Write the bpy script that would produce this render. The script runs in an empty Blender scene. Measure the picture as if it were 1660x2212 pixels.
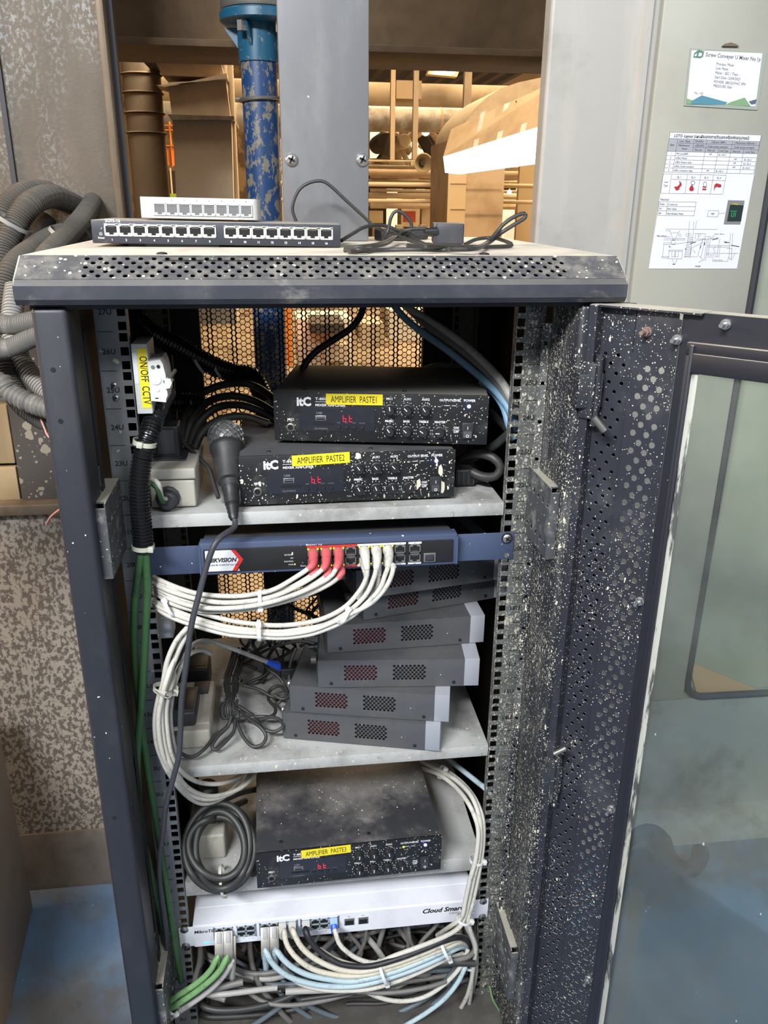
import bpy, bmesh, math, random
from mathutils import Vector, Matrix, Euler
from math import sin, cos, pi, radians
random.seed(7)
SC = bpy.context.scene
COL = SC.collection
# ------------------------------------------------------------------ camera
CAMP = (-0.056654504, -0.967787122, 1.29524395)
CAMR = (1.20806288, -0.00863379983, -0.125208101)
FPX = 1761.69
W, H = 1660, 2212
cd = bpy.data.cameras.new('camera'); cam = bpy.data.objects.new('camera', cd); COL.objects.link(cam)
cam.location = CAMP; cam.rotation_euler = CAMR
cd.sensor_fit = 'VERTICAL'; cd.sensor_height = 36.0; cd.lens = FPX / H * 36.0
cd.clip_start = 0.01; cd.clip_end = 100
SC.camera = cam
# ------------------------------------------------------------------ world, lights, exposure
SC.view_settings.view_transform = 'Standard'; SC.view_settings.look = 'None'
SC.view_settings.gamma = 1.0; SC.view_settings.use_curve_mapping = False
SC.view_settings.exposure = 0.75
wd = bpy.data.worlds.new('world'); SC.world = wd; wd.use_nodes = True
wd.node_tree.nodes['Background'].inputs[0].default_value = (0.90, 0.94, 1.0, 1)
wd.node_tree.nodes['Background'].inputs[1].default_value = 0.20
def area(name, loc, target, sx, sy, power, color):
    l = bpy.data.lights.new(name, 'AREA'); l.shape = 'RECTANGLE'; l.size = sx; l.size_y = sy
    l.energy = power; l.color = color
    o = bpy.data.objects.new(name, l); COL.objects.link(o); o.location = loc
    o.rotation_euler = (Vector(target) - Vector(loc)).to_track_quat('-Z', 'Y').to_euler()
    return o
KEY = area('fluorescent_batten_light', (-1.15, -2.0, 2.75), (0.05, 0.05, 0.7), 1.2, 0.25, 98, (0.95, 0.97, 1.0))
FILL = area('aisle_light', (1.2, -2.6, 3.0), (0.2, 0.2, 0.6), 1.3, 0.4, 30, (0.93, 0.96, 1.0))
HALL = [area('hall_lamp', (x, y, 4.6), (x - 0.8, y, 0), 3.0, 2.0, w, (1.0, 0.72, 0.42)) for x, y, w in
        ((1.8, 3.2, 150), (4.5, 5.5, 260), (1.2, 7.5, 240), (4.0, 10.5, 300))]
HLOW = area('hall_side_lamp', (0.9, 1.7, 3.0), (-0.1, 2.4, 0.6), 0.8, 0.8, 60, (1.0, 0.76, 0.48))
DUCT_FILL = area('duct_fill_light', (-0.1, 1.14, 2.3), (-0.35, 1.5, 1.2), 0.8, 0.12, 9, (1.0, 0.86, 0.68))  # added fill aimed at the left ducts, no fixture known here
PASS = area('passage_lamp', (-1.6, 0.25, 1.6), (-0.85, 0.45, 0.3), 0.4, 0.4, 16, (1.0, 0.66, 0.34))
# ------------------------------------------------------------------ measuring: pixel of the photo + known distance -> place in the room
CM = Euler(CAMR, 'XYZ').to_matrix(); CO = Vector(CAMP)
def ray(x, y): return CM @ Vector(((x - W / 2) / FPX, -(y - H / 2) / FPX, -1.0))
def aY(x, y, Y): d = ray(x, y); return CO + d * ((Y - CO.y) / d.y)
def aZ(x, y, Z): d = ray(x, y); return CO + d * ((Z - CO.z) / d.z)
def aX(x, y, X): d = ray(x, y); return CO + d * ((X - CO.x) / d.x)
U = 0.04445; FL = -0.155
# ------------------------------------------------------------------ materials
def nd(t, kind, **kw):
    n = t.nodes.new(kind)
    for k, v in kw.items(): setattr(n, k, v)
    return n
def lk(t, a, b): t.links.new(a, b)
def mixc(t, fac, a, b):
    m = nd(t, 'ShaderNodeMix', data_type='RGBA')
    for s, v in ((0, fac), (6, a), (7, b)):
        if hasattr(v, 'is_output'): lk(t, v, m.inputs[s])
        else: m.inputs[s].default_value = v if s == 0 else (*v, 1) if len(v) == 3 else v
    return m.outputs[2]
def mth(t, op, a, b=None, clamp=False):
    m = nd(t, 'ShaderNodeMath', operation=op, use_clamp=clamp)
    for i, v in enumerate((a, b)):
        if v is None: continue
        if hasattr(v, 'is_output'): lk(t, v, m.inputs[i])
        else: m.inputs[i].default_value = v
    return m.outputs[0]
def ramp(t, v, lo, hi):
    m = nd(t, 'ShaderNodeMapRange', interpolation_type='SMOOTHSTEP'); lk(t, v, m.inputs[0])
    m.inputs[1].default_value = lo; m.inputs[2].default_value = hi
    return m.outputs[0]
def coords(t, stretch=(1, 1, 1), rot=(0, 0, 0)):
    c = nd(t, 'ShaderNodeTexCoord'); m = nd(t, 'ShaderNodeMapping'); lk(t, c.outputs['Object'], m.inputs[0])
    m.inputs['Scale'].default_value = stretch; m.inputs['Rotation'].default_value = rot
    return m.outputs[0]
def noise(t, vec, scale, detail=4, rough=0.6):
    n = nd(t, 'ShaderNodeTexNoise'); lk(t, vec, n.inputs['Vector'])
    n.inputs['Scale'].default_value = scale; n.inputs['Detail'].default_value = detail; n.inputs['Roughness'].default_value = rough
    return n.outputs['Fac']
ONE = (1, 1, 1)
DK = dict(white_case=1.05, shelf_grey=0.95, cable_white=0.9, cable_cream=0.9, cable_skyblue=0.85, cable_lightgrey=0.85, cable_lime=0.85, cable_green=0.75, cable_blue=0.8, white_plastic=0.9, cream_box=0.95, decoder_silver=0.9, decoder_grey=0.78,
          print_white=0.95, label_yellow=0.85, tie_white=0.95, tie_ivory=0.9, boot_red=0.85, boot_white=0.9, boot_blue=0.9, boot_clear=0.9, boot_blue_clear=0.9, white_plate=0.95, steel=1.0, plug_steel=0.85, plug_grey=0.9, port_metal=0.8, port_bluegrey=0.85,
          floor_paint=0.8, rail_left=0.75, rail_right=0.72, cable_grey=0.75, cable_dusty=0.6, paper=0.82, brown_panel=1.5, red_paint=0.85, splatter_wall=0.92, curb=1.0, conduit_light=0.8, conduit_mid=0.8, pink=1.0, mic_mesh=1.0, sealant=0.9, tape_tan=0.9,
          hall_wall=0.8, hall_floor=0.8, duct_tan=0.8, duct_zinc=0.8, hall_frame=0.8, orange_paint=0.9, lime_board=0.8, hall_white=0.8, led_blue=1, led_red=1, cabinet_grey=0.92, cabinet_green=0.88, cardboard=0.75, bracket=0.8, base_dark=0.9, switch_blue=0.75, amp_case_dusty=1.3, trunk_grey=0.85, cabinet_side=0.86, cabinet_beige=0.80, column_metal=0.72, column_plain=0.72, rack_paint=0.38, lid_paint=0.45, duct_brown=1.5, amp_case=1.2, amp_case_wiped=1.35)
def mat(name, base, rough=0.6, metal=0.0, dirt=(), splat=(), dust=None, emit=None, estr=1.0, bump=0, spec=0.5, coat=0):
    """dirt: (colour, scale, lo, hi, stretch)   splat: (colour, cells per metre, radius, stretch, mask_lo, mask_hi)
    dust: (colour, amount) settled on faces that look up"""
    m = bpy.data.materials.new(name); m.use_nodes = True; t = m.node_tree; b = t.nodes['Principled BSDF']
    q_ = DK.get(name, 0.62); base = tuple(v * q_ for v in base); dirt = [(tuple(v * q_ for v in e[0]),) + tuple(e[1:]) for e in dirt]
    if emit: estr = estr * 0.62
    c = base
    for e in dirt:
        col, sc, lo, hi, st = e[:5]
        f = ramp(t, noise(t, coords(t, st), sc, 6, 0.68), lo, hi)
        if len(e) > 5: f = mth(t, 'MULTIPLY', f, ramp(t, noise(t, coords(t, e[5][3] if len(e[5]) > 3 else ONE), e[5][0], 3), e[5][1], e[5][2]))
        c = mixc(t, f, c, col)
    if dust:
        g = nd(t, 'ShaderNodeNewGeometry'); s = nd(t, 'ShaderNodeSeparateXYZ'); lk(t, g.outputs['Normal'], s.inputs[0])
        n = ramp(t, noise(t, coords(t), 14, 5), 0.25, 0.65)
        f2 = nd(t, 'ShaderNodeMath', operation='MULTIPLY'); lk(t, ramp(t, s.outputs[2], 0.55, 0.95), f2.inputs[0])
        q = mth(t, 'ADD', mth(t, 'MULTIPLY', n, 0.4), 0.6); lk(t, q, f2.inputs[1])
        c = mixc(t, mth(t, 'MULTIPLY', f2.outputs[0], dust[1]), c, dust[0])
    smask = None
    for col, sc, rad, st, lo, hi in splat:
        v = nd(t, 'ShaderNodeTexVoronoi'); vec = coords(t, st, (0.0, 0.35, 0.0) if st[2] != 1 else (0.3, 0.2, 0.1))
        wn = nd(t, 'ShaderNodeTexNoise'); lk(t, vec, wn.inputs['Vector']); wn.inputs['Scale'].default_value = sc * 1.7; wn.inputs['Detail'].default_value = 1
        va = nd(t, 'ShaderNodeVectorMath', operation='SCALE'); lk(t, wn.outputs['Color'], va.inputs[0]); va.inputs['Scale'].default_value = 0.5 / sc
        vb = nd(t, 'ShaderNodeVectorMath', operation='ADD'); lk(t, vec, vb.inputs[0]); lk(t, va.outputs[0], vb.inputs[1])
        lk(t, vb.outputs[0], v.inputs['Vector']); v.inputs['Scale'].default_value = sc
        sp = nd(t, 'ShaderNodeSeparateColor'); lk(t, v.outputs['Color'], sp.inputs[0])
        r = mth(t, 'MULTIPLY', mth(t, 'POWER', sp.outputs[0], 3.0), rad)
        f = mth(t, 'LESS_THAN', v.outputs['Distance'], r)
        if hi > lo: f = mth(t, 'MULTIPLY', f, mth(t, 'GREATER_THAN', noise(t, coords(t), 9, 3), mth(t, 'ADD', mth(t, 'MULTIPLY', sp.outputs[1], hi - lo), lo)))
        c = mixc(t, f, c, col)
    if hasattr(c, 'is_output'): lk(t, c, b.inputs['Base Color'])
    else: b.inputs['Base Color'].default_value = (*c, 1)
    b.inputs['Roughness'].default_value = rough; b.inputs['Metallic'].default_value = metal
    b.inputs['Specular IOR Level'].default_value = spec
    if coat: b.inputs['Coat Weight'].default_value = coat
    if emit: b.inputs['Emission Color'].default_value = (*emit, 1); b.inputs['Emission Strength'].default_value = estr
    if bump:
        bp = nd(t, 'ShaderNodeBump'); bp.inputs['Strength'].default_value = 0.35; bp.inputs['Distance'].default_value = 0.001
        lk(t, noise(t, coords(t), bump, 3), bp.inputs['Height']); lk(t, bp.outputs[0], b.inputs['Normal'])
    return m
CREAM = (0.62, 0.58, 0.44); DUST = (0.36, 0.335, 0.28); ONE = (1, 1, 1)
def spl(dens=1.0, col=CREAM, st=(1, 1, 0.45)):
    """paint specks thrown on a surface"""
    return [(col, 260, 0.42 * dens, ONE, 0.30, 0.62), (col, 95, 0.34 * dens, st, 0.42, 0.70)]
M = {}
def dm(k, *a, **kw): M[k] = mat(k, *a, **kw)
dm('rack_paint', (0.040, 0.044, 0.060), 0.5, dirt=[((0.09, 0.09, 0.10), 12, 0.45, 0.8, (1, 1, 0.5)), ((0.30, 0.30, 0.30), 38, 0.66, 0.78, (1, 1, 0.25))], splat=[(CREAM, 130, 0.16, ONE, 0.45, 0.7)])
dm('lid_paint', (0.050, 0.055, 0.074), 0.55, dirt=[((0.13, 0.13, 0.14), 9, 0.42, 0.75, ONE), ((0.30, 0.29, 0.26), 30, 0.58, 0.75, (0.6, 1, 1))], splat=[(CREAM, 120, 0.20, ONE, 0.45, 0.7)], dust=((0.70, 0.64, 0.53), 0.97))
dm('lid_band', (0.10, 0.10, 0.11), 0.75, dirt=[((0.28, 0.265, 0.23), 55, 0.40, 0.70, ONE)], splat=[(CREAM, 220, 0.45, ONE, 0.34, 0.60)])
dm('rack_black', (0.010, 0.010, 0.013), 0.6, splat=[(CREAM, 160, 0.14, ONE, 0.50, 0.75)])
dm('rack_splat', (0.034, 0.036, 0.045), 0.5, dirt=[((0.24, 0.235, 0.22), 22, 0.5, 0.8, (1, 1, 0.25)), ((0.46, 0.43, 0.34), 150, 0.57, 0.68, (1, 1, 0.25), (7, 0.42, 0.64, (1, 1, 0.35)))], splat=[(CREAM, 700, 0.62, ONE, 0.28, 0.56), (CREAM, 330, 0.50, (1, 1, 0.5), 0.34, 0.60), (CREAM, 120, 0.28, (1, 1, 0.5), 0.46, 0.62)])
dm('door_paint', (0.030, 0.031, 0.043), 0.5, dirt=[((0.11, 0.11, 0.12), 7, 0.5, 0.75, ONE)], splat=[(CREAM, 560, 0.45, ONE, 0.36, 0.62), (CREAM, 260, 0.30, (1, 1, 0.5), 0.44, 0.66)], dust=((0.52, 0.48, 0.39), 0.95))
dm('door_black', (0.020, 0.021, 0.030), 0.45, splat=[(CREAM, 80, 0.12, ONE, 0.5, 0.7)], dust=((0.52, 0.48, 0.39), 0.95))
dm('rail_left', (0.30, 0.315, 0.33), 0.42, 0.35, dirt=[((0.22, 0.23, 0.22), 14, 0.4, 0.8, ONE)], splat=[((0.55, 0.50, 0.36), 95, 0.30, ONE, 0.42, 0.62)])
dm('rail_right', (0.22, 0.225, 0.215), 0.45, 0.35, dirt=[((0.15, 0.145, 0.12), 16, 0.4, 0.75, ONE)], splat=[(CREAM, 560, 0.70, ONE, 0.20, 0.52), (CREAM, 250, 0.55, (1, 1, 0.6), 0.32, 0.6), (CREAM, 110, 0.30, ONE, 0.40, 0.6)])
dm('rail_back', (0.20, 0.19, 0.165), 0.5, 0.2)
dm('shelf_grey', (0.42, 0.42, 0.40), 0.62, dirt=[((0.21, 0.205, 0.19), 9, 0.42, 0.72, ONE), ((0.09, 0.09, 0.085), 34, 0.60, 0.74, ONE, (6, 0.48, 0.62)), ((0.12, 0.12, 0.11), 150, 0.64, 0.72, ONE)], splat=[(CREAM, 150, 0.30, ONE, 0.36, 0.60)], bump=420)
dm('bracket', (0.10, 0.105, 0.11), 0.5, 0.3, dirt=[((0.33, 0.32, 0.30), 30, 0.5, 0.7, ONE)], splat=spl(1.0), dust=((0.50, 0.47, 0.38), 0.95))
dm('amp_face', (0.016, 0.016, 0.018), 0.4, dirt=[((0.09, 0.088, 0.085), 24, 0.50, 0.85, ONE)], splat=[(CREAM, 480, 0.42, ONE, 0.36, 0.64), (CREAM, 210, 0.28, (1, 1, 0.5), 0.42, 0.66)])
dm('amp_face_heavy', (0.016, 0.016, 0.018), 0.4, dirt=[((0.09, 0.088, 0.085), 24, 0.50, 0.85, ONE)], splat=[(CREAM, 470, 0.48, ONE, 0.30, 0.60), (CREAM, 200, 0.36, (1, 1, 0.45), 0.38, 0.64), (CREAM, 75, 0.38, (1, 1, 0.42), 0.40, 0.60)])
dm('amp_case', (0.045, 0.045, 0.047), 0.55, dirt=[((0.13, 0.12, 0.105), 9, 0.45, 0.75, ONE)], splat=[(CREAM, 150, 0.12, ONE, 0.5, 0.7)])
dm('amp_case_dusty', (0.11, 0.104, 0.094), 0.75, dirt=[((0.065, 0.062, 0.06), 5, 0.45, 0.8, ONE)])
dm('amp_case_wiped', (0.022, 0.022, 0.025), 0.45, dirt=[((0.13, 0.122, 0.112), 5, 0.40, 0.66, ONE), ((0.19, 0.18, 0.165), 26, 0.54, 0.78, ONE, (6, 0.45, 0.6))], splat=[(CREAM, 240, 0.28, ONE, 0.42, 0.66)])
dm('smoked_plastic', (0.030, 0.032, 0.042), 0.2, dirt=[((0.10, 0.105, 0.12), 16, 0.5, 0.8, ONE)], splat=[(CREAM, 260, 0.22, ONE, 0.4, 0.7)])
dm('knob_black', (0.022, 0.022, 0.024), 0.45, splat=[(CREAM, 260, 0.22, ONE, 0.4, 0.7)])
dm('print_white', (0.75, 0.75, 0.75), 0.6)
dm('print_black', (0.008, 0.008, 0.01), 0.6)
dm('print_grey', (0.25, 0.25, 0.27), 0.6)
dm('label_yellow', (0.86, 0.70, 0.02), 0.5, emit=None)
dm('led_blue', (0.02, 0.03, 0.9), 0.3, emit=(0.10, 0.13, 1.0), estr=34)
dm('led_red', (0.8, 0.01, 0.02), 0.3, emit=(1.0, 0.01, 0.03), estr=2.4)
dm('led_green', (0.5, 0.8, 0.02), 0.3, emit=(0.6, 0.9, 0.03), estr=2.0)
dm('led_amber', (0.8, 0.6, 0.02), 0.3, emit=(0.9, 0.75, 0.05), estr=1.4)
dm('led_cyan', (0.02, 0.2, 0.9), 0.3, emit=(0.02, 0.25, 1.0), estr=4)
dm('steel', (0.48, 0.48, 0.47), 0.3, 0.9)
dm('steel_dull', (0.36, 0.34, 0.31), 0.45, 0.8)
dm('hole_black', (0.003, 0.003, 0.003), 0.8)
dm('plastic_black', (0.016, 0.016, 0.018), 0.45, dirt=[((0.06, 0.06, 0.062), 20, 0.45, 0.8, ONE)])
dm('plastic_charcoal', (0.045, 0.046, 0.052), 0.5)
dm('decoder_grey', (0.082, 0.084, 0.090), 0.5, dirt=[((0.115, 0.112, 0.108), 12, 0.4, 0.8, ONE)], splat=[((0.6, 0.58, 0.5), 130, 0.16, ONE, 0.45, 0.7)])
dm('decoder_silver', (0.36, 0.37, 0.40), 0.4, 0.2, splat=[((0.7, 0.68, 0.6), 130, 0.14, ONE, 0.45, 0.7)])
dm('board_red', (0.085, 0.004, 0.008), 0.6)
dm('board_dark', (0.018, 0.014, 0.016), 0.6)
dm('switch_blue', (0.068, 0.092, 0.165), 0.45, splat=[((0.65, 0.65, 0.6), 150, 0.26, ONE, 0.42, 0.66)])
dm('switch_top', (0.082, 0.083, 0.087), 0.5)
dm('switch_face', (0.024, 0.024, 0.024), 0.35, splat=[(CREAM, 130, 0.22, (1, 1, 0.5), 0.4, 0.66)])
dm('port_metal', (0.33, 0.31, 0.28), 0.4, 0.6)
dm('red_paint', (0.62, 0.03, 0.025), 0.5)
dm('white_plate', (0.62, 0.63, 0.66), 0.5)
dm('white_case', (0.68, 0.69, 0.74), 0.45, dirt=[((0.55, 0.56, 0.60), 8, 0.45, 0.75, ONE)])
dm('white_plastic', (0.58, 0.58, 0.55), 0.5, dirt=[((0.34, 0.32, 0.27), 14, 0.5, 0.8, ONE)])
dm('cream_box', (0.42, 0.40, 0.34), 0.6, dirt=[((0.20, 0.18, 0.14), 26, 0.52, 0.8, ONE)], dust=((0.30, 0.28, 0.24), 0.7))
dm('navy_case', (0.036, 0.040, 0.056), 0.5, dirt=[((0.12, 0.11, 0.10), 18, 0.55, 0.8, ONE)], splat=[((0.6, 0.58, 0.5), 120, 0.14, ONE, 0.45, 0.7)], dust=((0.35, 0.32, 0.27), 0.9))
CD = lambda c, k=0.6: [(tuple(v * k for v in c), 60, 0.52, 0.74, ONE)]
def cable_mat(k, c, r=0.5, d=0.6, sp=False): dm(k, c, r, dirt=CD(c, d) + ([(tuple(v * 0.45 for v in c), 260, 0.56, 0.68, ONE, (14, 0.42, 0.6))] if sp else []), splat=[(tuple(v * 0.35 for v in c), 420, 0.30, ONE, 0.35, 0.65)] if sp else ())
cable_mat('cable_white', (0.57, 0.545, 0.475), sp=True)
cable_mat('cable_cream', (0.60, 0.55, 0.44), sp=True)
cable_mat('cable_grey', (0.20, 0.19, 0.175))
cable_mat('cable_lightgrey', (0.40, 0.385, 0.355), sp=True)
cable_mat('cable_black', (0.020, 0.020, 0.022), d=3.0)
cable_mat('cable_dusty', (0.048, 0.047, 0.045), d=1.5)
cable_mat('cable_charcoal', (0.065, 0.068, 0.078), d=0.7)
cable_mat('cable_skyblue', (0.44, 0.56, 0.60), sp=True)
cable_mat('cable_steelblue', (0.15, 0.19, 0.215))
cable_mat('cable_blue', (0.20, 0.36, 0.50))
cable_mat('cable_green', (0.045, 0.125, 0.042), d=0.6)
cable_mat('cable_lime', (0.17, 0.33, 0.13), sp=True)
dm('boot_red', (0.62, 0.11, 0.12), 0.5, dirt=[((0.42, 0.09, 0.09), 70, 0.5, 0.7, ONE)])
dm('boot_white', (0.58, 0.56, 0.50), 0.5, dirt=[((0.40, 0.38, 0.33), 70, 0.5, 0.7, ONE)])
dm('boot_blue', (0.03, 0.12, 0.72), 0.35)
dm('boot_clear', (0.55, 0.54, 0.50), 0.3)
dm('plug_steel', (0.33, 0.31, 0.28), 0.42, 0.6)
dm('plug_grey', (0.36, 0.36, 0.37), 0.5)
dm('tie_white', (0.68, 0.68, 0.66), 0.45)
dm('tie_ivory', (0.52, 0.52, 0.42), 0.5)
dm('conduit_black', (0.014, 0.014, 0.015), 0.22)
dm('conduit_dust', (0.115, 0.104, 0.086), 0.8, dirt=[((0.075, 0.067, 0.055), 8, 0.4, 0.7, ONE)])
dm('conduit_light', (0.30, 0.29, 0.275), 0.6, dirt=[((0.19, 0.175, 0.15), 8, 0.4, 0.7, ONE)])
dm('conduit_mid', (0.14, 0.135, 0.12), 0.6, dirt=[((0.33, 0.31, 0.27), 20, 0.5, 0.7, ONE)])
dm('mic_black', (0.030, 0.030, 0.032), 0.5, dirt=[((0.075, 0.072, 0.066), 20, 0.45, 0.8, ONE)])
dm('mic_mesh', (0.26, 0.26, 0.26), 0.35, 0.8)
dm('column_metal', (0.140, 0.112, 0.080), 0.6, 0.1, dirt=[((0.10, 0.078, 0.052), 4, 0.4, 0.7, (1, 1, 0.4)), ((0.27, 0.275, 0.27), 150, 0.50, 0.58, (1, 1, 0.7), (3.6, 0.42, 0.56, (1.6, 1, 0.35)))], bump=160)  # base made warmer, the tint of the hall lamps put into the colour
dm('column_plain', (0.125, 0.110, 0.088), 0.6, 0.1, dirt=[((0.075, 0.065, 0.05), 5, 0.35, 0.7, (1, 1, 0.3)), ((0.30, 0.31, 0.31), 110, 0.56, 0.60, (1, 1, 0.7))])
dm('splatter_wall', (0.115, 0.098, 0.082), 0.7, dirt=[((0.33, 0.295, 0.245), 120, 0.485, 0.515, (1, 1, 0.7)), ((0.33, 0.295, 0.245), 22, 0.60, 0.63, ONE), ((0.26, 0.16, 0.08), 3, 0.55, 0.8, ONE)])
dm('splatter_dark', (0.085, 0.075, 0.065), 0.7, splat=[((0.24, 0.21, 0.16), 60, 0.6, ONE, 0.3, 0.55), ((0.24, 0.21, 0.16), 160, 0.5, ONE, 0.3, 0.55)])
dm('brown_steel', (0.155, 0.092, 0.040), 0.85, dirt=[((0.085, 0.048, 0.02), 7, 0.35, 0.7, ONE)], dust=((0.42, 0.32, 0.2), 0.8))
dm('frame_brown', (0.27, 0.20, 0.13), 0.45, 0.2, dirt=[((0.10, 0.075, 0.05), 12, 0.4, 0.75, (1, 1, 0.2))])
dm('curb', (0.13, 0.115, 0.10), 0.7, dirt=[((0.075, 0.065, 0.055), 8, 0.4, 0.7, ONE)])
dm('trunk_grey', (0.205, 0.208, 0.218), 0.42, 0.25, dirt=[((0.27, 0.27, 0.275), 14, 0.45, 0.75, (1, 1, 0.35))], splat=[((0.55, 0.54, 0.5), 60, 0.10, ONE, 0.5, 0.7)])
dm('pipe_blue', (0.012, 0.060, 0.185), 0.4, dirt=[((0.25, 0.225, 0.18), 75, 0.52, 0.54, (1, 1, 0.6)), ((0.13, 0.115, 0.09), 6, 0.58, 0.72, ONE)])
dm('pipe_teal', (0.012, 0.115, 0.21), 0.35, dirt=[((0.25, 0.225, 0.18), 80, 0.60, 0.63, ONE)])
dm('flange_steel', (0.40, 0.38, 0.35), 0.4, 0.7)
dm('cabinet_beige', (0.43, 0.425, 0.36), 0.45, dirt=[((0.36, 0.35, 0.29), 3, 0.4, 0.7, ONE)])
dm('cabinet_side', (0.42, 0.405, 0.37), 0.42, dirt=[((0.50, 0.47, 0.42), 8, 0.52, 0.72, (1, 1, 0.12)), ((0.33, 0.32, 0.28), 5, 0.5, 0.75, ONE)])
dm('cabinet_green', (0.36, 0.38, 0.30), 0.5, dirt=[((0.28, 0.30, 0.24), 3, 0.4, 0.7, ONE)])
dm('cabinet_grey', (0.34, 0.35, 0.33), 0.6, dirt=[((0.20, 0.20, 0.18), 5, 0.45, 0.7, ONE)])
dm('rubber', (0.035, 0.036, 0.045), 0.6)
dm('floor_paint', (0.15, 0.26, 0.42), 0.5, dirt=[((0.15, 0.16, 0.17), 2.4, 0.44, 0.62, ONE), ((0.22, 0.25, 0.27), 12, 0.55, 0.8, ONE), ((0.07, 0.065, 0.06), 5, 0.62, 0.72, ONE)], splat=[((0.5, 0.5, 0.45), 90, 0.16, ONE, 0.45, 0.7)])
dm('brown_panel', (0.21, 0.165, 0.125), 0.6, dirt=[((0.17, 0.13, 0.10), 3, 0.4, 0.7, ONE)])
dm('wood', (0.55, 0.40, 0.22), 0.6, dirt=[((0.40, 0.28, 0.15), 12, 0.45, 0.7, (1, 1, 0.1))])
dm('cardboard', (0.70, 0.46, 0.26), 0.8)
dm('paper', (0.82, 0.83, 0.88), 0.6)
dm('print_shade', (0.52, 0.53, 0.58), 0.7)
dm('print_red', (0.62, 0.02, 0.03), 0.6)
dm('sleeve', (0.50, 0.56, 0.48), 0.25)
dm('card_blue', (0.12, 0.36, 0.46), 0.4); dm('card_green', (0.30, 0.52, 0.27), 0.4); dm('card_navy', (0.14, 0.17, 0.26), 0.4); dm('card_logo', (0.14, 0.32, 0.25), 0.5)
dm('photo_grey', (0.30, 0.31, 0.30), 0.5); dm('photo_dark', (0.01, 0.03, 0.035), 0.5); dm('photo_green', (0.04, 0.45, 0.10), 0.5); dm('photo_yellow', (0.65, 0.5, 0.02), 0.5)
dm('hose_grime', (0.030, 0.027, 0.023), 0.8, dirt=[((0.10, 0.09, 0.08), 30, 0.5, 0.7, ONE)])
# hall behind
dm('hall_wall', (0.26, 0.18, 0.10), 0.8, dirt=[((0.10, 0.06, 0.03), 1.6, 0.45, 0.55, ONE)])
dm('hall_floor', (0.42, 0.34, 0.24), 0.7, dirt=[((0.20, 0.14, 0.09), 2.5, 0.45, 0.6, ONE)])
dm('hall_ceiling', (0.13, 0.10, 0.07), 0.8, dirt=[((0.30, 0.25, 0.18), 4, 0.5, 0.6, (0.2, 1, 1))])
dm('duct_tan', (0.46, 0.37, 0.25), 0.7, dirt=[((0.34, 0.26, 0.17), 5, 0.45, 0.7, ONE)])
dm('duct_brown', (0.27, 0.205, 0.135), 0.75, dirt=[((0.20, 0.145, 0.09), 5, 0.4, 0.7, ONE)])
dm('duct_zinc', (0.40, 0.37, 0.32), 0.5, 0.3, dirt=[((0.22, 0.18, 0.13), 5, 0.42, 0.6, ONE)])
dm('hall_frame', (0.58, 0.45, 0.28), 0.6); dm('orange_paint', (0.75, 0.22, 0.02), 0.5); dm('lime_board', (0.42, 0.55, 0.08), 0.6)
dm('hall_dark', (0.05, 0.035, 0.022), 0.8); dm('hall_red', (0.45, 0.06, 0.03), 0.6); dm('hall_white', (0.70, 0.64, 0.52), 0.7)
dm('lamp_glow', (1, 1, 1), 0.5, emit=(1.0, 0.93, 0.72), estr=6); dm('lamp_warm', (1, 1, 1), 0.5, emit=(1.0, 0.80, 0.35), estr=5)
dm('tube_glow', (1, 1, 1), 0.5, emit=(1.0, 0.95, 0.88), estr=4.5); dm('reflector', (0.8, 0.75, 0.62), 0.5)
dm('window_day', (1, 1, 1), 0.5, emit=(1.0, 0.72, 0.42), estr=0.42)
dm('horn', (0.55, 0.42, 0.24), 0.6)
def glass_mat():
    m = bpy.data.materials.new('dusty_glass'); m.use_nodes = True; t = m.node_tree; t.nodes.remove(t.nodes['Principled BSDF'])
    out = t.nodes['Material Output']; tr = nd(t, 'ShaderNodeBsdfTransparent'); tr.inputs[0].default_value = (0.90, 0.94, 0.90, 1)
    gl = nd(t, 'ShaderNodeBsdfGlossy'); gl.inputs['Roughness'].default_value = 0.03; df = nd(t, 'ShaderNodeBsdfDiffuse'); df.inputs[0].default_value = (0.62, 0.62, 0.58, 1)
    fr = nd(t, 'ShaderNodeFresnel'); fr.inputs[0].default_value = 1.45
    a = nd(t, 'ShaderNodeMixShader'); lk(t, mth(t, 'MULTIPLY', fr.outputs[0], 0.8), a.inputs[0]); lk(t, tr.outputs[0], a.inputs[1]); lk(t, gl.outputs[0], a.inputs[2])
    b = nd(t, 'ShaderNodeMixShader')
    f = mth(t, 'ADD', mth(t, 'MULTIPLY', ramp(t, noise(t, coords(t), 5, 5), 0.35, 0.75), 0.055), 0.012)
    v = nd(t, 'ShaderNodeTexVoronoi'); lk(t, coords(t, (1, 1, 0.5)), v.inputs['Vector']); v.inputs['Scale'].default_value = 60
    sp = nd(t, 'ShaderNodeSeparateColor'); lk(t, v.outputs['Color'], sp.inputs[0])
    s = mth(t, 'LESS_THAN', v.outputs['Distance'], mth(t, 'MULTIPLY', mth(t, 'POWER', sp.outputs[0], 10.0), 0.10))
    f = mth(t, 'ADD', f, mth(t, 'MULTIPLY', s, 0.5), True)
    lk(t, f, b.inputs[0]); lk(t, a.outputs[0], b.inputs[1]); lk(t, df.outputs[0], b.inputs[2]); lk(t, b.outputs[0], out.inputs[0])
    return m
M['dusty_glass'] = glass_mat()
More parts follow.
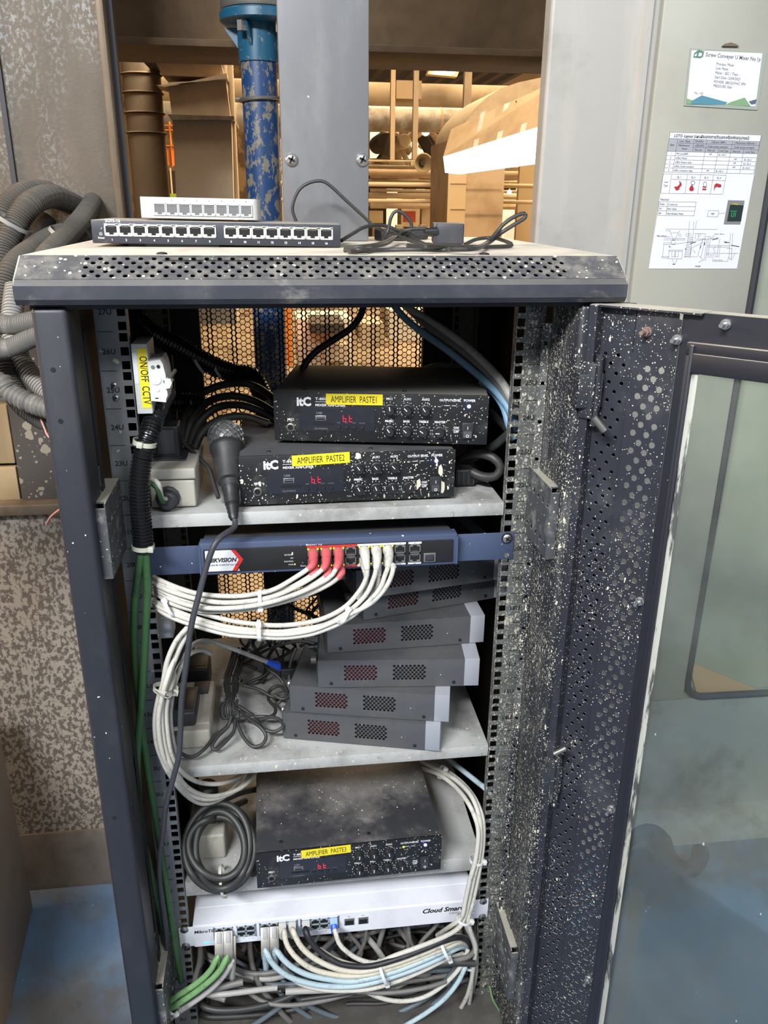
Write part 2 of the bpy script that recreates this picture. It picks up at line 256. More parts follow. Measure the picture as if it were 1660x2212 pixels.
# ------------------------------------------------------------------ mesh builder
class MB:
    def __init__(s): s.v = []; s.f = []; s.mi = []; s.mats = []; s.cur = 0
    def use(s, k):
        if k not in s.mats: s.mats.append(k)
        s.cur = s.mats.index(k); return s
    def add(s, vs, fs, T=None):
        o = len(s.v)
        s.v += [tuple(T @ Vector(v)) if T is not None else tuple(v) for v in vs]
        s.f += [tuple(i + o for i in f) for f in fs]; s.mi += [s.cur] * len(fs); return s
    def box(s, x0, x1, y0, y1, z0, z1, bev=0, T=None, seg=2):
        vs = [(x, y, z) for x in (x0, x1) for y in (y0, y1) for z in (z0, z1)]
        fs = [(0, 1, 3, 2), (4, 6, 7, 5), (0, 4, 5, 1), (2, 3, 7, 6), (0, 2, 6, 4), (1, 5, 7, 3)]
        if bev:
            bm = bmesh.new(); q = [bm.verts.new(v) for v in vs]
            for f in fs: bm.faces.new([q[i] for i in f])
            bmesh.ops.bevel(bm, geom=bm.edges[:], offset=bev, segments=seg, affect='EDGES', profile=0.5)
            bm.verts.index_update(); vs = [v.co[:] for v in bm.verts]; fs = [[v.index for v in f.verts] for f in bm.faces]; bm.free()
        return s.add(vs, fs, T)
    def quad(s, a, b, c, d): return s.add([a, b, c, d], [(0, 1, 2, 3)])
    def prism(s, poly, axis, a, b, T=None):
        """poly: 2-D outline, extruded along axis 'x','y' or 'z' from a to b"""
        def P(p, k): return (k, p[0], p[1]) if axis == 'x' else (p[0], k, p[1]) if axis == 'y' else (p[0], p[1], k)
        n = len(poly); vs = [P(p, a) for p in poly] + [P(p, b) for p in poly]
        fs = [tuple(range(n)), tuple(range(2 * n - 1, n - 1, -1))] + [(i, n + i, n + (i + 1) % n, (i + 1) % n) for i in range(n)]
        return s.add(vs, fs, T)
    def ring(s, c, ax, r, n, ph=0, up=None):
        ax = Vector(ax).normalized(); u = (Vector(up) if up else Vector((0, 0, 1)) if abs(ax.z) < 0.9 else Vector((1, 0, 0)))
        a = ax.cross(u).normalized(); b = a.cross(ax)
        return [tuple(Vector(c) + a * (r * cos(2 * pi * k / n + ph)) + b * (r * sin(2 * pi * k / n + ph))) for k in range(n)]
    def lathe(s, p0, p1, prof, n=20, T=None, caps=True):
        """prof: list of (distance 0..L along the axis in metres, radius)"""
        p0 = Vector(p0); d = (Vector(p1) - p0).normalized(); vs = []; fs = []
        for h, r in prof: vs += s.ring(p0 + d * h, d, max(r, 1e-5), n)
        for j in range(len(prof) - 1):
            for k in range(n): fs.append((j * n + k, j * n + (k + 1) % n, (j + 1) * n + (k + 1) % n, (j + 1) * n + k))
        if caps: fs += [tuple(range(n))[::-1], tuple(range((len(prof) - 1) * n, len(prof) * n))]
        return s.add(vs, fs, T)
    def cyl(s, p0, p1, r, n=16, T=None, r1=None):
        L = (Vector(p1) - Vector(p0)).length; return s.lathe(p0, p1, [(0, r), (L, r if r1 is None else r1)], n, T)
    def tube(s, pts, r, n=10, step=None, rfun=None, flat=None, smooth=True, T=None):
        pts = [Vector(p) for p in pts]; P = catmull(pts, step or max(r * 1.6, 0.002)) if smooth and len(pts) > 2 else pts
        t0 = (P[1] - P[0]).normalized(); u = t0.orthogonal().normalized(); vs = []; fs = []; L = 0
        for i, p in enumerate(P):
            t = (P[min(i + 1, len(P) - 1)] - P[max(i - 1, 0)]).normalized()
            u = (u - t * u.dot(t)).normalized(); w = t.cross(u)
            if i: L += (P[i] - P[i - 1]).length
            rr = rfun(L) if rfun else r
            for k in range(n):
                a = 2 * pi * k / n; vs.append(tuple(p + u * (rr * cos(a)) + w * (rr * (flat or 1) * sin(a))))
        m = len(P)
        for j in range(m - 1):
            for k in range(n): fs.append((j * n + k, j * n + (k + 1) % n, (j + 1) * n + (k + 1) % n, (j + 1) * n + k))
        fs += [tuple(range(n))[::-1], tuple(range((m - 1) * n, m * n))]
        return s.add(vs, fs, T)
    def perf(s, O, Ud, Vd, nu, nv, pu, pv, r, nseg=12, stagger=False, sq=False, mu=0, mv=0):
        """sheet with a grid of holes; mu, mv = plain margins"""
        O = Vector(O); Ud = Vector(Ud).normalized(); Vd = Vector(Vd).normalized()
        def P(a, b): return tuple(O + Ud * a + Vd * b)
        W_ = nu * pu + (pu / 2 if stagger else 0)
        for j in range(nv):
            off = pu / 2 if stagger and j % 2 else 0
            for i in range(nu):
                x0 = i * pu + off; y0 = j * pv; cx = x0 + pu / 2; cy = y0 + pv / 2; out = []; inn = []; q = nseg // 4
                cs = [(x0 + pu, y0), (x0 + pu, y0 + pv), (x0, y0 + pv), (x0, y0)]
                for k in range(nseg):
                    e = k // q; f = (k % q) / q; a = cs[e]; b = cs[(e + 1) % 4]
                    out.append(P(a[0] + (b[0] - a[0]) * f, a[1] + (b[1] - a[1]) * f))
                    an = -pi / 4 + 2 * pi * k / nseg
                    rr = r / max(abs(cos(an)), abs(sin(an))) if sq else r
                    inn.append(P(cx + rr * cos(an), cy + rr * sin(an)))
                s.add(out + inn, [(k, (k + 1) % nseg, nseg + (k + 1) % nseg, nseg + k) for k in range(nseg)])
            if stagger:
                a = 0 if off else nu * pu; s.quad(P(a, j * pv), P(a + pu / 2, j * pv), P(a + pu / 2, (j + 1) * pv), P(a, (j + 1) * pv))
        Hh = nv * pv
        if mu: s.quad(P(-mu, -mv), P(0, -mv), P(0, Hh + mv), P(-mu, Hh + mv)); s.quad(P(W_, -mv), P(W_ + mu, -mv), P(W_ + mu, Hh + mv), P(W_, Hh + mv))
        if mv: s.quad(P(0, -mv), P(W_, -mv), P(W_, 0), P(0, 0)); s.quad(P(0, Hh), P(W_, Hh), P(W_, Hh + mv), P(0, Hh + mv))
        return s
    def text(s, txt, size, T, align='LEFT', shear=0, sx=1.0, ext=0.0, bold=0, sp=1.0):
        """lettering: baseline origin, text runs along local +X, up is local +Y, faces local +Z"""
        c = bpy.data.curves.new('t', 'FONT'); c.body = txt; c.size = size; c.align_x = align; c.shear = shear; c.extrude = ext; c.offset = bold; c.resolution_u = 2; c.space_character = sp
        o = bpy.data.objects.new('t', c); COL.objects.link(o); bpy.context.view_layer.update()
        me = bpy.data.meshes.new_from_object(o.evaluated_get(bpy.context.evaluated_depsgraph_get()))
        s.add([(v.co.x * sx, v.co.y, v.co.z) for v in me.vertices], [tuple(p.vertices) for p in me.polygons], T)
        bpy.data.objects.remove(o); bpy.data.curves.remove(c); bpy.data.meshes.remove(me); return s
    def build(s, name, k=None, parent=None, smooth=40, solid=0, origin=None):
        me = bpy.data.meshes.new(name); vs = s.v
        if origin is not None: vs = [(v[0] - origin[0], v[1] - origin[1], v[2] - origin[2]) for v in vs]
        me.from_pydata(vs, [], s.f)
        for q in (s.mats or [k]): me.materials.append(M[q])
        if s.mats: me.polygons.foreach_set('material_index', s.mi)
        if smooth: me.shade_smooth(); me.set_sharp_from_angle(angle=radians(smooth))
        me.update(); o = bpy.data.objects.new(name, me); COL.objects.link(o)
        if origin is not None: o.location = origin
        if parent: o.parent = parent
        if solid: md = o.modifiers.new('thick', 'SOLIDIFY'); md.thickness = solid; md.offset = 0
        return o
def catmull(pts, step):
    out = []
    for i in range(len(pts) - 1):
        p0 = pts[i - 1] if i else pts[0] * 2 - pts[1]; p1, p2 = pts[i], pts[i + 1]
        p3 = pts[i + 2] if i + 2 < len(pts) else p2 * 2 - p1
        n = max(2, min(400, int((p2 - p1).length / step)))
        # centripetal-ish cubic through the points
        for k in range(n):
            t = k / n
            out.append(0.5 * ((2 * p1) + (p2 - p0) * t + (2 * p0 - 5 * p1 + 4 * p2 - p3) * t * t + (3 * p1 - p0 - 3 * p2 + p3) * t ** 3))
    out.append(pts[-1]); return out
def tag(o, label, cat, group=None, kind=None):
    if label: o['label'] = label
    if cat: o['category'] = cat
    if group: o['group'] = group
    if kind: o['kind'] = kind
    return o
def thing(name, label, cat, loc=(0, 0, 0), rz=0, group=None, rot=None):
    o = bpy.data.objects.new(name, None); COL.objects.link(o); o.location = loc; o.rotation_euler = rot or (0, 0, rz); o.empty_display_size = 0.02
    return tag(o, label, cat, group)
def struct(o): o['kind'] = 'structure'; return o
def FT(x, y, z=0.0): return Matrix.Translation((x, z, y)) @ Matrix.Rotation(pi / 2, 4, 'X')   # lettering on a front face: x along, y up, z = the Y of the face
dm('sealant', (0.42, 0.42, 0.36), 0.6, dirt=[((0.06, 0.06, 0.06), 70, 0.50, 0.60, (1, 1, 0.15))])
dm('tape_tan', (0.30, 0.20, 0.10), 0.7)
dm('bolt_rust', (0.36, 0.24, 0.20), 0.55, 0.2)
dm('port_grey', (0.20, 0.20, 0.20), 0.6)
dm('port_bluegrey', (0.33, 0.39, 0.42), 0.5)
dm('pink', (0.62, 0.26, 0.22), 0.5)
dm('boot_smoke', (0.16, 0.155, 0.15), 0.3)
dm('boot_blue_clear', (0.35, 0.50, 0.78), 0.25)
dm('plastic_adapter', (0.050, 0.052, 0.062), 0.45, dirt=[((0.10, 0.10, 0.105), 16, 0.5, 0.8, ONE)], dust=((0.30, 0.29, 0.27), 0.6))
dm('base_dark', (0.06, 0.055, 0.048), 0.8, dirt=[((0.11, 0.10, 0.085), 12, 0.45, 0.75, ONE)])
# ------------------------------------------------------------------ the place around the rack
def wb(mb, name, k=None, parent=None, **kw):
    """a part whose mesh is laid out in room coordinates"""
    o = mb.build(name, k, parent, **kw)
    if parent is not None and parent.type == 'EMPTY': o.location = -parent.location
    return o
struct(MB().box(-3.2, 3.2, -3.2, 1.25, FL - 0.1, FL).build('floor', 'floor_paint', smooth=0))
YW = 0.60
m = MB()
m.box(-1.7, -0.328, YW, YW + 0.03, 0.74, 3.0)
struct(m.build('wall_left', 'column_metal', smooth=0))
m = MB(); sx = aY(8, 200, YW).x
m.box(sx - 0.006, sx + 0.002, YW - 0.006, YW, 0.95, 3.0); struct(m.build('trim_1', 'rubber', smooth=0))
m = MB().box(-0.327, -0.315, YW - 0.03, YW + 0.03, 0.74, 3.0, 0.002); struct(m.build('trim_2', 'frame_brown'))
struct(MB().box(-0.315, -0.306, YW, YW + 0.02, 0.74, 3.0).build('trim_3', 'rubber', smooth=0))
zl = aY(60, 1108, 0.56).z; zl2 = aY(60, 1085, 0.56).z
x0 = aY(32, 980, 0.57).x
tag(MB().box(x0, -0.27, 0.572, 0.60, zl2, zl2 + 0.30).build('steel_plate', 'splatter_dark', smooth=0), 'dark paint-spotted steel plate under the grey hoses at the left', 'plate')
tag(MB().box(-1.5, x0 - 0.006, 0.580, 0.598, aY(10, 1080, 0.6).z, aY(10, 1003, 0.6).z, 0.002).box(-1.5, x0 - 0.006, 0.583, 0.598, aY(10, 996, 0.6).z, aY(10, 870, 0.6).z, 0.002).build('wooden_pallet', 'wood'), 'pale wooden planks lit warm at the left edge above the ledge', 'pallet')
struct(MB().box(-1.7, -0.27, 0.545, 0.66, zl, zl2, 0.003).build('trim_4', 'frame_brown'))
zc = aY(150, 1797, 0.565).z
struct(MB().box(-1.7, -0.265, 0.565, 0.66, zc, zl).build('wall_back', 'splatter_wall', smooth=0))
m = MB(); m.prism([(0.56, zc + 0.004), (0.66, zc + 0.004), (0.66, FL), (0.528, FL), (0.530, FL + 0.012), (0.548, FL + 0.05), (0.552, zc - 0.02)], 'x', -1.7, -0.265)
struct(m.build('baseboard_back', 'curb', smooth=30))
# brown cabinet at the left edge, standing on the floor
m = MB(); m.box(0, 0.55, -0.75, 0, 0, 0.50, 0.004)
o = m.build('storage_cabinet', 'brown_panel'); o.location = (-1.185, 0.475, FL); o.rotation_euler = (0, 0, 0.09)
tag(o, 'plain brown cabinet side standing at the left edge of the photo', 'cabinet')
o.location = Vector((-0.637, 0.479, FL)) - Matrix.Rotation(0.09, 3, 'Z') @ Vector((0.55, 0, 0))
# steel beams over the opening
bz = aY(520, 87, 0.8).z; bx0, bx1 = -0.42, 0.62
t = thing('steel_beam', 'rusty brown steel beam spanning the top of the opening behind the rack', 'beam', (0.1, 0.85, bz))
wb(MB().box(-1.6, 1.2, 0.86, 0.875, bz, bz + 0.45), 'web', 'brown_steel', t, smooth=0)
m = MB(); m.box(-1.6, 1.2, 0.80, 1.02, bz - 0.012, bz, 0.001); wb(m, 'lower_flange', 'brown_steel', t)
# ---- beige electrical cabinet at the right
t = thing('electrical_cabinet', 'tall beige electrical cabinet standing right of the open rack', 'cabinet', (0.9, 0.7, FL))
YC = 0.565
XL = aY(1153, 420, YC + 0.036).x; q = [(XL + 0.007 * (1 - cos(a)), YC + 0.006 + 0.007 * (1 - sin(a))) for a in [i * pi / 16 for i in range(9)]]
m = MB().prism([(XL, YC + 0.040)] + q + [(0.5825, YC + 0.006), (0.585, YC), (0.597, YC), (0.599, YC + 0.010), (0.612, YC + 0.010), (0.612, YC + 0.040)], 'z', FL, 2.3); wb(m, 'side_panel', 'cabinet_side', t, smooth=25)
m = MB().box(0.612, 0.852, YC - 0.004, YC + 0.03, 0.2135, 2.3, 0.004); wb(m, 'door', 'cabinet_beige', t)
m = MB().box(0.612, 1.9, YC - 0.003, YC + 0.03, FL, 0.213); wb(m, 'plinth', 'cabinet_grey', t, smooth=0)
m = MB().box(0.87, 1.9, YC + 0.02, YC + 0.05, 0.215, 2.3); wb(m, 'inner_panel', 'cabinet_green', t, smooth=0)
g = [(0.859, YC, 2.3), (0.858, YC, 1.0), (0.857, YC, 0.26)] + [(0.857 + 0.045 * (1 - cos(a)), YC, 0.26 - 0.045 * sin(a)) for a in (0.4, 0.8, 1.2, 1.5)] + [(1.05, YC, 0.213), (1.9, YC, 0.213)]
m = MB().tube(g, 0.0090, 8, smooth=False); wb(m, 'rubber_gasket', 'rubber', t)
m = MB(); m.add([tuple(aY(x, y, YC + 0.015)) for x, y in ((1488, 1428), (1648, 1494), (1606, 1516), (1512, 1522))] + [tuple(aY(x, y, YC + 0.018)) for x, y in ((1488, 1428), (1648, 1494), (1606, 1516), (1512, 1522))], [(0, 1, 2, 3), (7, 6, 5, 4), (0, 4, 5, 1), (1, 5, 6, 2), (2, 6, 7, 3), (3, 7, 4, 0)])
tag(m.build('cardboard_scrap', 'cardboard', smooth=0), 'torn tan cardboard scrap stuck in the corner of the cabinet gasket', 'cardboard')
# rounded grey floor curb under the cabinet
struct(MB().prism([(0.566, FL), (0.566, FL + 0.05), (0.53, FL + 0.045), (0.50, FL + 0.02), (0.49, FL)], 'x', 0.60, 1.9).build('baseboard_right', 'cabinet_grey', smooth=60))
P = [(1318, 1850), (1350, 1826), (1385, 1800), (1412, 1800), (1428, 1820), (1438, 1850), (1460, 1876), (1490, 1880), (1510, 1862), (1514, 1838)]
m = MB().tube([aZ(x, y, FL + 0.030) for x, y in P], 0.02, 14, rfun=lambda L: 0.013 + 0.014 * min(1, max(0, (L - 0.10) / 0.08)) - 0.008 * min(1, max(0, (L - 0.26) / 0.04)) + 0.0012 * sin(L * 900))
tag(m.build('flexible_hose', 'hose_grime', smooth=70), 'grimy dark flexible hose lying on the floor seen through the door glass', 'hose')
# ---- papers on the electrical cabinet
YS = YC - 0.0045
def sh(x, y, d=0.0): return aY(1380 + x / 5.93, 260 + y / 5.93, YS - 0.0008 - d)
TT = thing('instruction_sheet', 'white lockout sheet with tables, red lock icons and a machine drawing', 'sign', tuple(aY(1403, 580, YS)))
m = MB(); c = [sh(408, 148), sh(1575, 185), sh(1262, 1900), sh(132, 1900)]
m.add([tuple(p) for p in c] + [(p.x, p.y + 0.0008, p.z) for p in c], [(0, 1, 2, 3), (7, 6, 5, 4), (0, 4, 5, 1), (1, 5, 6, 2), (2, 6, 7, 3), (3, 7, 4, 0)]); wb(m, 'paper', 'paper', TT, smooth=0)
def line(m, a, b, w=3.0, d=0.0004):
    A = Vector((*a, 0)); B = Vector((*b, 0)); n = (B - A).normalized(); n = Vector((-n.y, n.x, 0)) * w / 2
    m.quad(*[tuple(sh(p.x, p.y, d)) for p in (A + n, B + n, B - n, A - n)])
m = MB(); 
for q in (((395, 232), (1560, 272), (1530, 425), (370, 395)),): m.quad(*[tuple(sh(x, y, 0.0002)) for x, y in q])
wb(m, 'shaded_header', 'print_shade', TT, smooth=0)
m = MB()
def rows(xl, xr, yl, yr, n):      # horizontal rules
    for i in range(n): line(m, (xl[i], yl[i]), (xr[i], yr[i]))
line(m, (408, 150), (1575, 188)); line(m, (398, 230), (1562, 272)); line(m, (408, 150), (328, 660)); line(m, (1575, 188), (1475, 684))
for yl, yr, xl, xr in ((290, 322, 500, 1550), (345, 378, 695, 1538), (395, 428, 370, 1520), (450, 480, 360, 1512), (502, 530, 350, 1500), (556, 582, 342, 1492), (608, 634, 335, 1483), (660, 684, 328, 1475)): line(m, (xl, yl), (xr, yr))
for xt, xb, yt, yb in ((505, 435, 235, 665), (712, 695, 240, 395), (880, 805, 248, 672), (1030, 968, 355, 676), (1210, 1130, 258, 680), (1350, 1297, 370, 683)): line(m, (xt, yt), (xb, yb))
for a, b in (((318, 685), (1125, 702)), ((425, 755), (1115, 772)), ((285, 935), (1080, 945)), ((318, 685), (285, 935)), ((425, 690), (392, 938)), ((630, 695), (595, 940)), ((798, 698), (758, 942)), ((962, 700), (920, 944)), ((1125, 702), (1080, 945)),
             ((265, 1042), (740, 1045)), ((258, 1102), (730, 1106)), ((252, 1158), (722, 1162)), ((246, 1216), (712, 1222)), ((265, 1042), (246, 1216)), ((375, 1043), (352, 1218)), ((740, 1045), (712, 1222)),
             ((895, 1155), (1030, 1158)), ((885, 1232), (1018, 1236)), ((895, 1155), (885, 1232)), ((1030, 1158), (1018, 1236)), ((1030, 1195), (1110, 1185))): line(m, a, b)
# machine drawing
dr = [((345, 1392), (1015, 1396)), ((345, 1412), (410, 1412)), ((400, 1412), (445, 1525)), ((530, 1410), (470, 1525)), ((415, 1440), (515, 1440)), ((655, 1290), (640, 1480)), ((712, 1292), (700, 1480)), ((745, 1290), (730, 1390)),
      ((325, 1510), (600, 1515)), ((325, 1530), (600, 1532)), ((325, 1570), (440, 1570)), ((325, 1590), (470, 1590)), ((325, 1570), (310, 1745)), ((290, 1745), (400, 1748)), ((290, 1760), (380, 1762)), ((390, 1660), (565, 1660)), ((385, 1675), (560, 1675)),
      ((395, 1660), (380, 1765)), ((565, 1660), (555, 1770)), ((430, 1680), (425, 1745)), ((470, 1680), (465, 1745)), ((475, 1680), (470, 1745)), ((512, 1680), (508, 1745)), ((425, 1745), (510, 1748)), ((375, 1770), (555, 1775)), ((435, 1775), (455, 1835)), ((495, 1775), (470, 1835)),
      ((640, 1480), (590, 1760)), ((700, 1480), (655, 1765)), ((440, 1590), (1030, 1500)), ((670, 1640), (830, 1560)), ((720, 1450), (860, 1452)), ((735, 1520), (855, 1520)), ((735, 1455), (725, 1520)), ((860, 1452), (850, 1520)), ((770, 1470), (765, 1510)),
      ((870, 1490), (930, 1492)), ((830, 1500), (760, 1730)), ((860, 1500), (800, 1760)), ((880, 1520), (840, 1800)), ((900, 1500), (860, 1800)), ((925, 1500), (890, 1730)), ((770, 1730), (830, 1790)), ((830, 1790), (770, 1820)),
      ((890, 1600), (1180, 1605)), ((880, 1620), (1170, 1625)), ((1180, 1440), (1160, 1780)), ((1210, 1440), (1190, 1780)), ((1045, 1515), (1010, 1700)), ((1050, 1605), (1035, 1700)), ((870, 1700), (1290, 1705)), ((870, 1720), (940, 1722)), ((940, 1722), (935, 1750)), ((880, 1750), (935, 1750)),
      ((960, 1700), (950, 1805)), ((950, 1805), (1145, 1806)), ((1145, 1806), (1150, 1770)), ((975, 1720), (1045, 1722)), ((975, 1745), (1040, 1746)), ((990, 1625), (960, 1640)), ((960, 1640), (985, 1700)), ((1130, 1640), (1200, 1640)), ((1200, 1640), (1190, 1750)), ((1240, 1700), (1190, 1790)), ((1150, 1750), (1190, 1790)), ((975, 1465), (930, 1520)), ((235, 1488), (405, 1492)), ((680, 1640), (665, 1730)), ((700, 1660), (730, 1700)), ((590, 1745), (760, 1748))]
for a, b in dr: line(m, a, b, 2.6)
for k in range(12): line(m, (640 - 4 * k, 1500 + 22 * k), (697 - 4 * k, 1503 + 22 * k), 3.2)
for cx, cy, r in ((532, 1474, 16), (625, 1466, 18), (660, 1466, 18), (780, 1466, 16), (445, 1560, 28), (770, 1790, 0)):
    if r:
        for k in range(10): line(m, (cx + r * cos(k * .628), cy + r * sin(k * .628)), (cx + r * cos(k * .628 + .628), cy + r * sin(k * .628 + .628)), 2.4)
for a, b in (((665, 1575), (735, 1560)), ((945, 1530), (1022, 1512)), ((1190, 1600), (1292, 1618)), ((390, 1610), (410, 1625)), ((600, 1640), (608, 1655)), ((438, 1535), (460, 1530)), ((438, 1842), (470, 1842)), ((1100, 1565), (1165, 1565)), ((800, 1600), (790, 1640)), ((850, 1560), (845, 1600))): line(m, a, b, 9)
wb(m, 'printed_lines', 'print_black', TT, smooth=0)
m = MB()
def st(s, x, y, size, rot=0.0, al='LEFT', **kw):
    p = sh(x, y, 0.0005); m.text(s, size, Matrix.Translation(p) @ Matrix.Rotation(pi / 2, 4, 'X') @ Matrix.Rotation(rot, 4, 'Z'), al, **kw)
k = 0.95 / 5930 * 1.02    # metres per zoomed pixel on the sheet, about
k = (sh(1575, 185) - sh(408, 148)).length / 1167
st('LOTO -Layout (แผนผังแสดงการตัดแยกเครื่องจักร/อุปกรณ์)', 455, 214, 46 * k, -0.012, sx=0.86, bold=0.00012)
for s, x, y, z in (('Item', 402, 325, 34), ('Line : Paste', 525, 278, 33), ('ชื่อเครื่อง', 725, 280, 33), ('( Electric ไฟฟ้า )', 930, 290, 33), ('( Mechanical เครื่องกล )', 1225, 300, 32), ('Maintenance', 508, 330, 32), ('Work', 552, 375, 32), ('เครื่องจักร', 722, 335, 32), ('Code screw conveyor', 880, 345, 33), ('Code screw conveyor', 1222, 355, 33),
                   ('Main sub', 715, 388, 30), ('Main sub', 882, 394, 30), ('Lock Type', 1035, 400, 30), ('Main sub', 1205, 408, 30), ('Lock Type', 1372, 414, 30), ('1', 412, 436, 30), ('PM ระบบไฟฟ้า', 482, 438, 30), ('MP', 905, 445, 28), ('EL-1,EL-2', 1025, 450, 28),
                   ('2', 403, 490, 30), ('เปลี่ยน Motor', 472, 492, 30), ('MP', 1225, 508, 28), ('EL-1,EL-2', 1352, 514, 28), ('3', 394, 543, 30), ('เปลี่ยน Rotary valve', 464, 545, 30), ('MP', 1215, 560, 28), ('EL-1,EL-2', 1342, 566, 28),
                   ('4', 386, 595, 30), ('เปลี่ยน Screw conveyor', 455, 598, 30), ('MP', 1205, 612, 28), ('EL-1,EL-2', 1332, 618, 28), ('5', 378, 648, 30), ('เปลี่ยน contactor relay', 445, 650, 30), ('MP', 868, 655, 28), ('EL-1,EL-2', 985, 660, 28),
                   ('Lock', 325, 800, 30), ('Type', 320, 845, 30), ('EL-1', 495, 738, 32), ('EL-2', 675, 742, 32), ('EL-3', 842, 745, 32), ('EL-4', 1005, 748, 32), ('Main/Sub', 278, 1025, 34), ('ตัวย่อ', 268, 1085, 32), ('ความหมาย', 375, 1088, 32), ('MV', 262, 1142, 30), ('Main Valve', 366, 1144, 31), ('MP', 254, 1202, 30), ('Main Breaker Panel', 360, 1204, 31), ('MP', 928, 1212, 36),
                   ('Mixer 1100 mm', 232, 1484, 22), ('Screw 1100 mm', 975, 1462, 22), ('Screw 1100 mm', 965, 1796, 20), ('Tank', 1095, 1560, 22), ('MIXER', 722, 1880, 30)):
    st(s, x, y, z * k, -0.012, shear=0.12, sx=0.9)
wb(m, 'printed_text', 'print_black', TT, smooth=0)
def poly(k_, pts, name, d=0.0006):
    q = MB().add([tuple(sh(x, y, d)) for x, y in pts], [tuple(range(len(pts)))]); return wb(q, name, k_, TT, smooth=0)
m = MB()
for pts in ([(455, 850), (500, 845), (530, 815), (518, 768), (550, 800), (555, 830), (525, 865), (525, 885), (485, 900)], [(650, 880), (665, 845), (700, 845), (712, 885), (695, 905), (660, 905)], [(822, 845), (872, 848), (872, 862), (822, 860)], [(820, 872), (870, 872), (868, 895), (818, 893)], [(975, 825), (1000, 805), (1062, 822), (1060, 855), (1030, 860), (1010, 848), (985, 862), (965, 905)]):
    m.add([tuple(sh(x, y, 0.0006)) for x, y in pts], [tuple(range(len(pts)))])
wb(m, 'lock_icons', 'print_red', TT, smooth=0)
m = MB()
for cx, cy, rx, ry in ((698, 800, 26, 24), (852, 820, 20, 34)):
    for i in range(12): line(m, (cx + rx * cos(i * .5236), cy + ry * sin(i * .5236)), (cx + rx * cos(i * .5236 + .5236), cy + ry * sin(i * .5236 + .5236)), 6, 0.0006)
line(m, (690, 822), (680, 850), 22, 0.0006); wb(m, 'lock_shackles', 'print_grey', TT, smooth=0)
poly('photo_grey', [(1148, 1022), (1362, 1028), (1305, 1335), (1092, 1332)], 'printed_photo', 0.0004)
poly('photo_dark', [(1175, 1080), (1348, 1088), (1315, 1295), (1135, 1295)], 'photo_panel', 0.0006)
poly('photo_yellow', [(1190, 1075), (1220, 1062), (1280, 1066), (1275, 1086)], 'photo_knob', 0.0008)
m = MB(); [line(m, a, b, 9, 0.0008) for a, b in (((1178, 1162), (1262, 1164)), ((1200, 1175), (1188, 1230)), ((1228, 1175), (1218, 1230)), ((1192, 1232), (1218, 1232)), ((1245, 1180), (1238, 1235)))]; wb(m, 'photo_marks', 'photo_green', TT, smooth=0)
# card in a clear case (its code square is left out)
def cs(x, y, d=0.0): return aY(1440 + x / 7.545, 80 + y / 7.545, YC - 0.006 - d)
TT = thing('card_holder', 'clear plastic case with a blue and green printed card above the white sheet', 'sign', tuple(cs(290, 1130)))
m = MB(); c = [cs(395, 180), cs(1640, 245), cs(1490, 1190), cs(290, 1120)]
vs = [tuple(p) for p in c] + [(p.x, YC - 0.0042, p.z) for p in c]
m.add(vs, [(3, 2, 1, 0), (4, 5, 6, 7), (0, 1, 5, 4), (1, 2, 6, 5), (2, 3, 7, 6), (3, 0, 4, 7)]); wb(m, 'case', 'sleeve', TT, smooth=0)
m = MB().add([tuple(cs(x, y, 0.0006)) for x, y in ((415, 215), (1570, 265), (1455, 1130), (330, 1090))], [(0, 1, 2, 3)]); wb(m, 'card', 'paper', TT, smooth=0)
for nm, kk, pts in (('blue_hill', 'card_blue', [(415, 1040), (580, 950), (1000, 1065), (960, 1105), (400, 1095)]), ('green_hill', 'card_green', [(960, 1105), (1050, 1060), (1280, 985), (1375, 1125)]), ('green_hill', 'card_green', [(335, 1000), (425, 1030), (395, 1094), (328, 1090)]), ('navy_hill', 'card_navy', [(1345, 1050), (1475, 1012), (1455, 1090), (1390, 1100)]), ('logo', 'card_logo', [(440, 335), (455, 265), (525, 205), (620, 235), (600, 320), (560, 345)])):
    wb(MB().add([tuple(cs(x, y, 0.0010)) for x, y in pts], [tuple(range(len(pts)))]), nm, kk, TT, smooth=0)
m = MB(); kc = (cs(1640, 245) - cs(395, 180)).length / 1247
for s, x, y, z in (('Screw Conveyer U Mixer No.1p', 640, 312, 78), ('Process: Mixer', 815, 455, 56), ('Line: Paste', 805, 525, 54), ('Maker : SEC / Thais', 795, 598, 54), ('Start Date 12/04/2023', 785, 670, 54), ('POWER: 380/220VAC 3PH', 772, 745, 54), ('PRESSURE: 5bar', 765, 812, 54), ('No. 1-02', 455, 925, 46)):
    m.text(s, z * kc, Matrix.Translation(cs(x, y, 0.0012)) @ Matrix.Rotation(pi / 2, 4, 'X') @ Matrix.Rotation(-0.05, 4, 'Z'), sx=0.88, bold=0.0001 if z > 60 else 0)
wb(m, 'printed_text', 'print_grey', TT, smooth=0)
m = MB().add([tuple(cs(x, y, 0.0012)) for x, y in ((460, 300), (495, 262), (500, 300), (470, 315))], [(0, 1, 2, 3)]); m.add([tuple(cs(x, y, 0.0012)) for x, y in ((520, 310), (540, 255), (585, 262), (575, 312))], [(0, 1, 2, 3)]); wb(m, 'logo_mark', 'paper', TT, smooth=0)
m = MB().prism([(p.x, p.z) for p in (cs(905, 150), cs(960, 110), cs(1040, 92), cs(1120, 115), cs(1180, 155))], 'y', YC - 0.009, YC - 0.005); wb(m, 'hang_tab', 'frame_brown', TT, smooth=0)
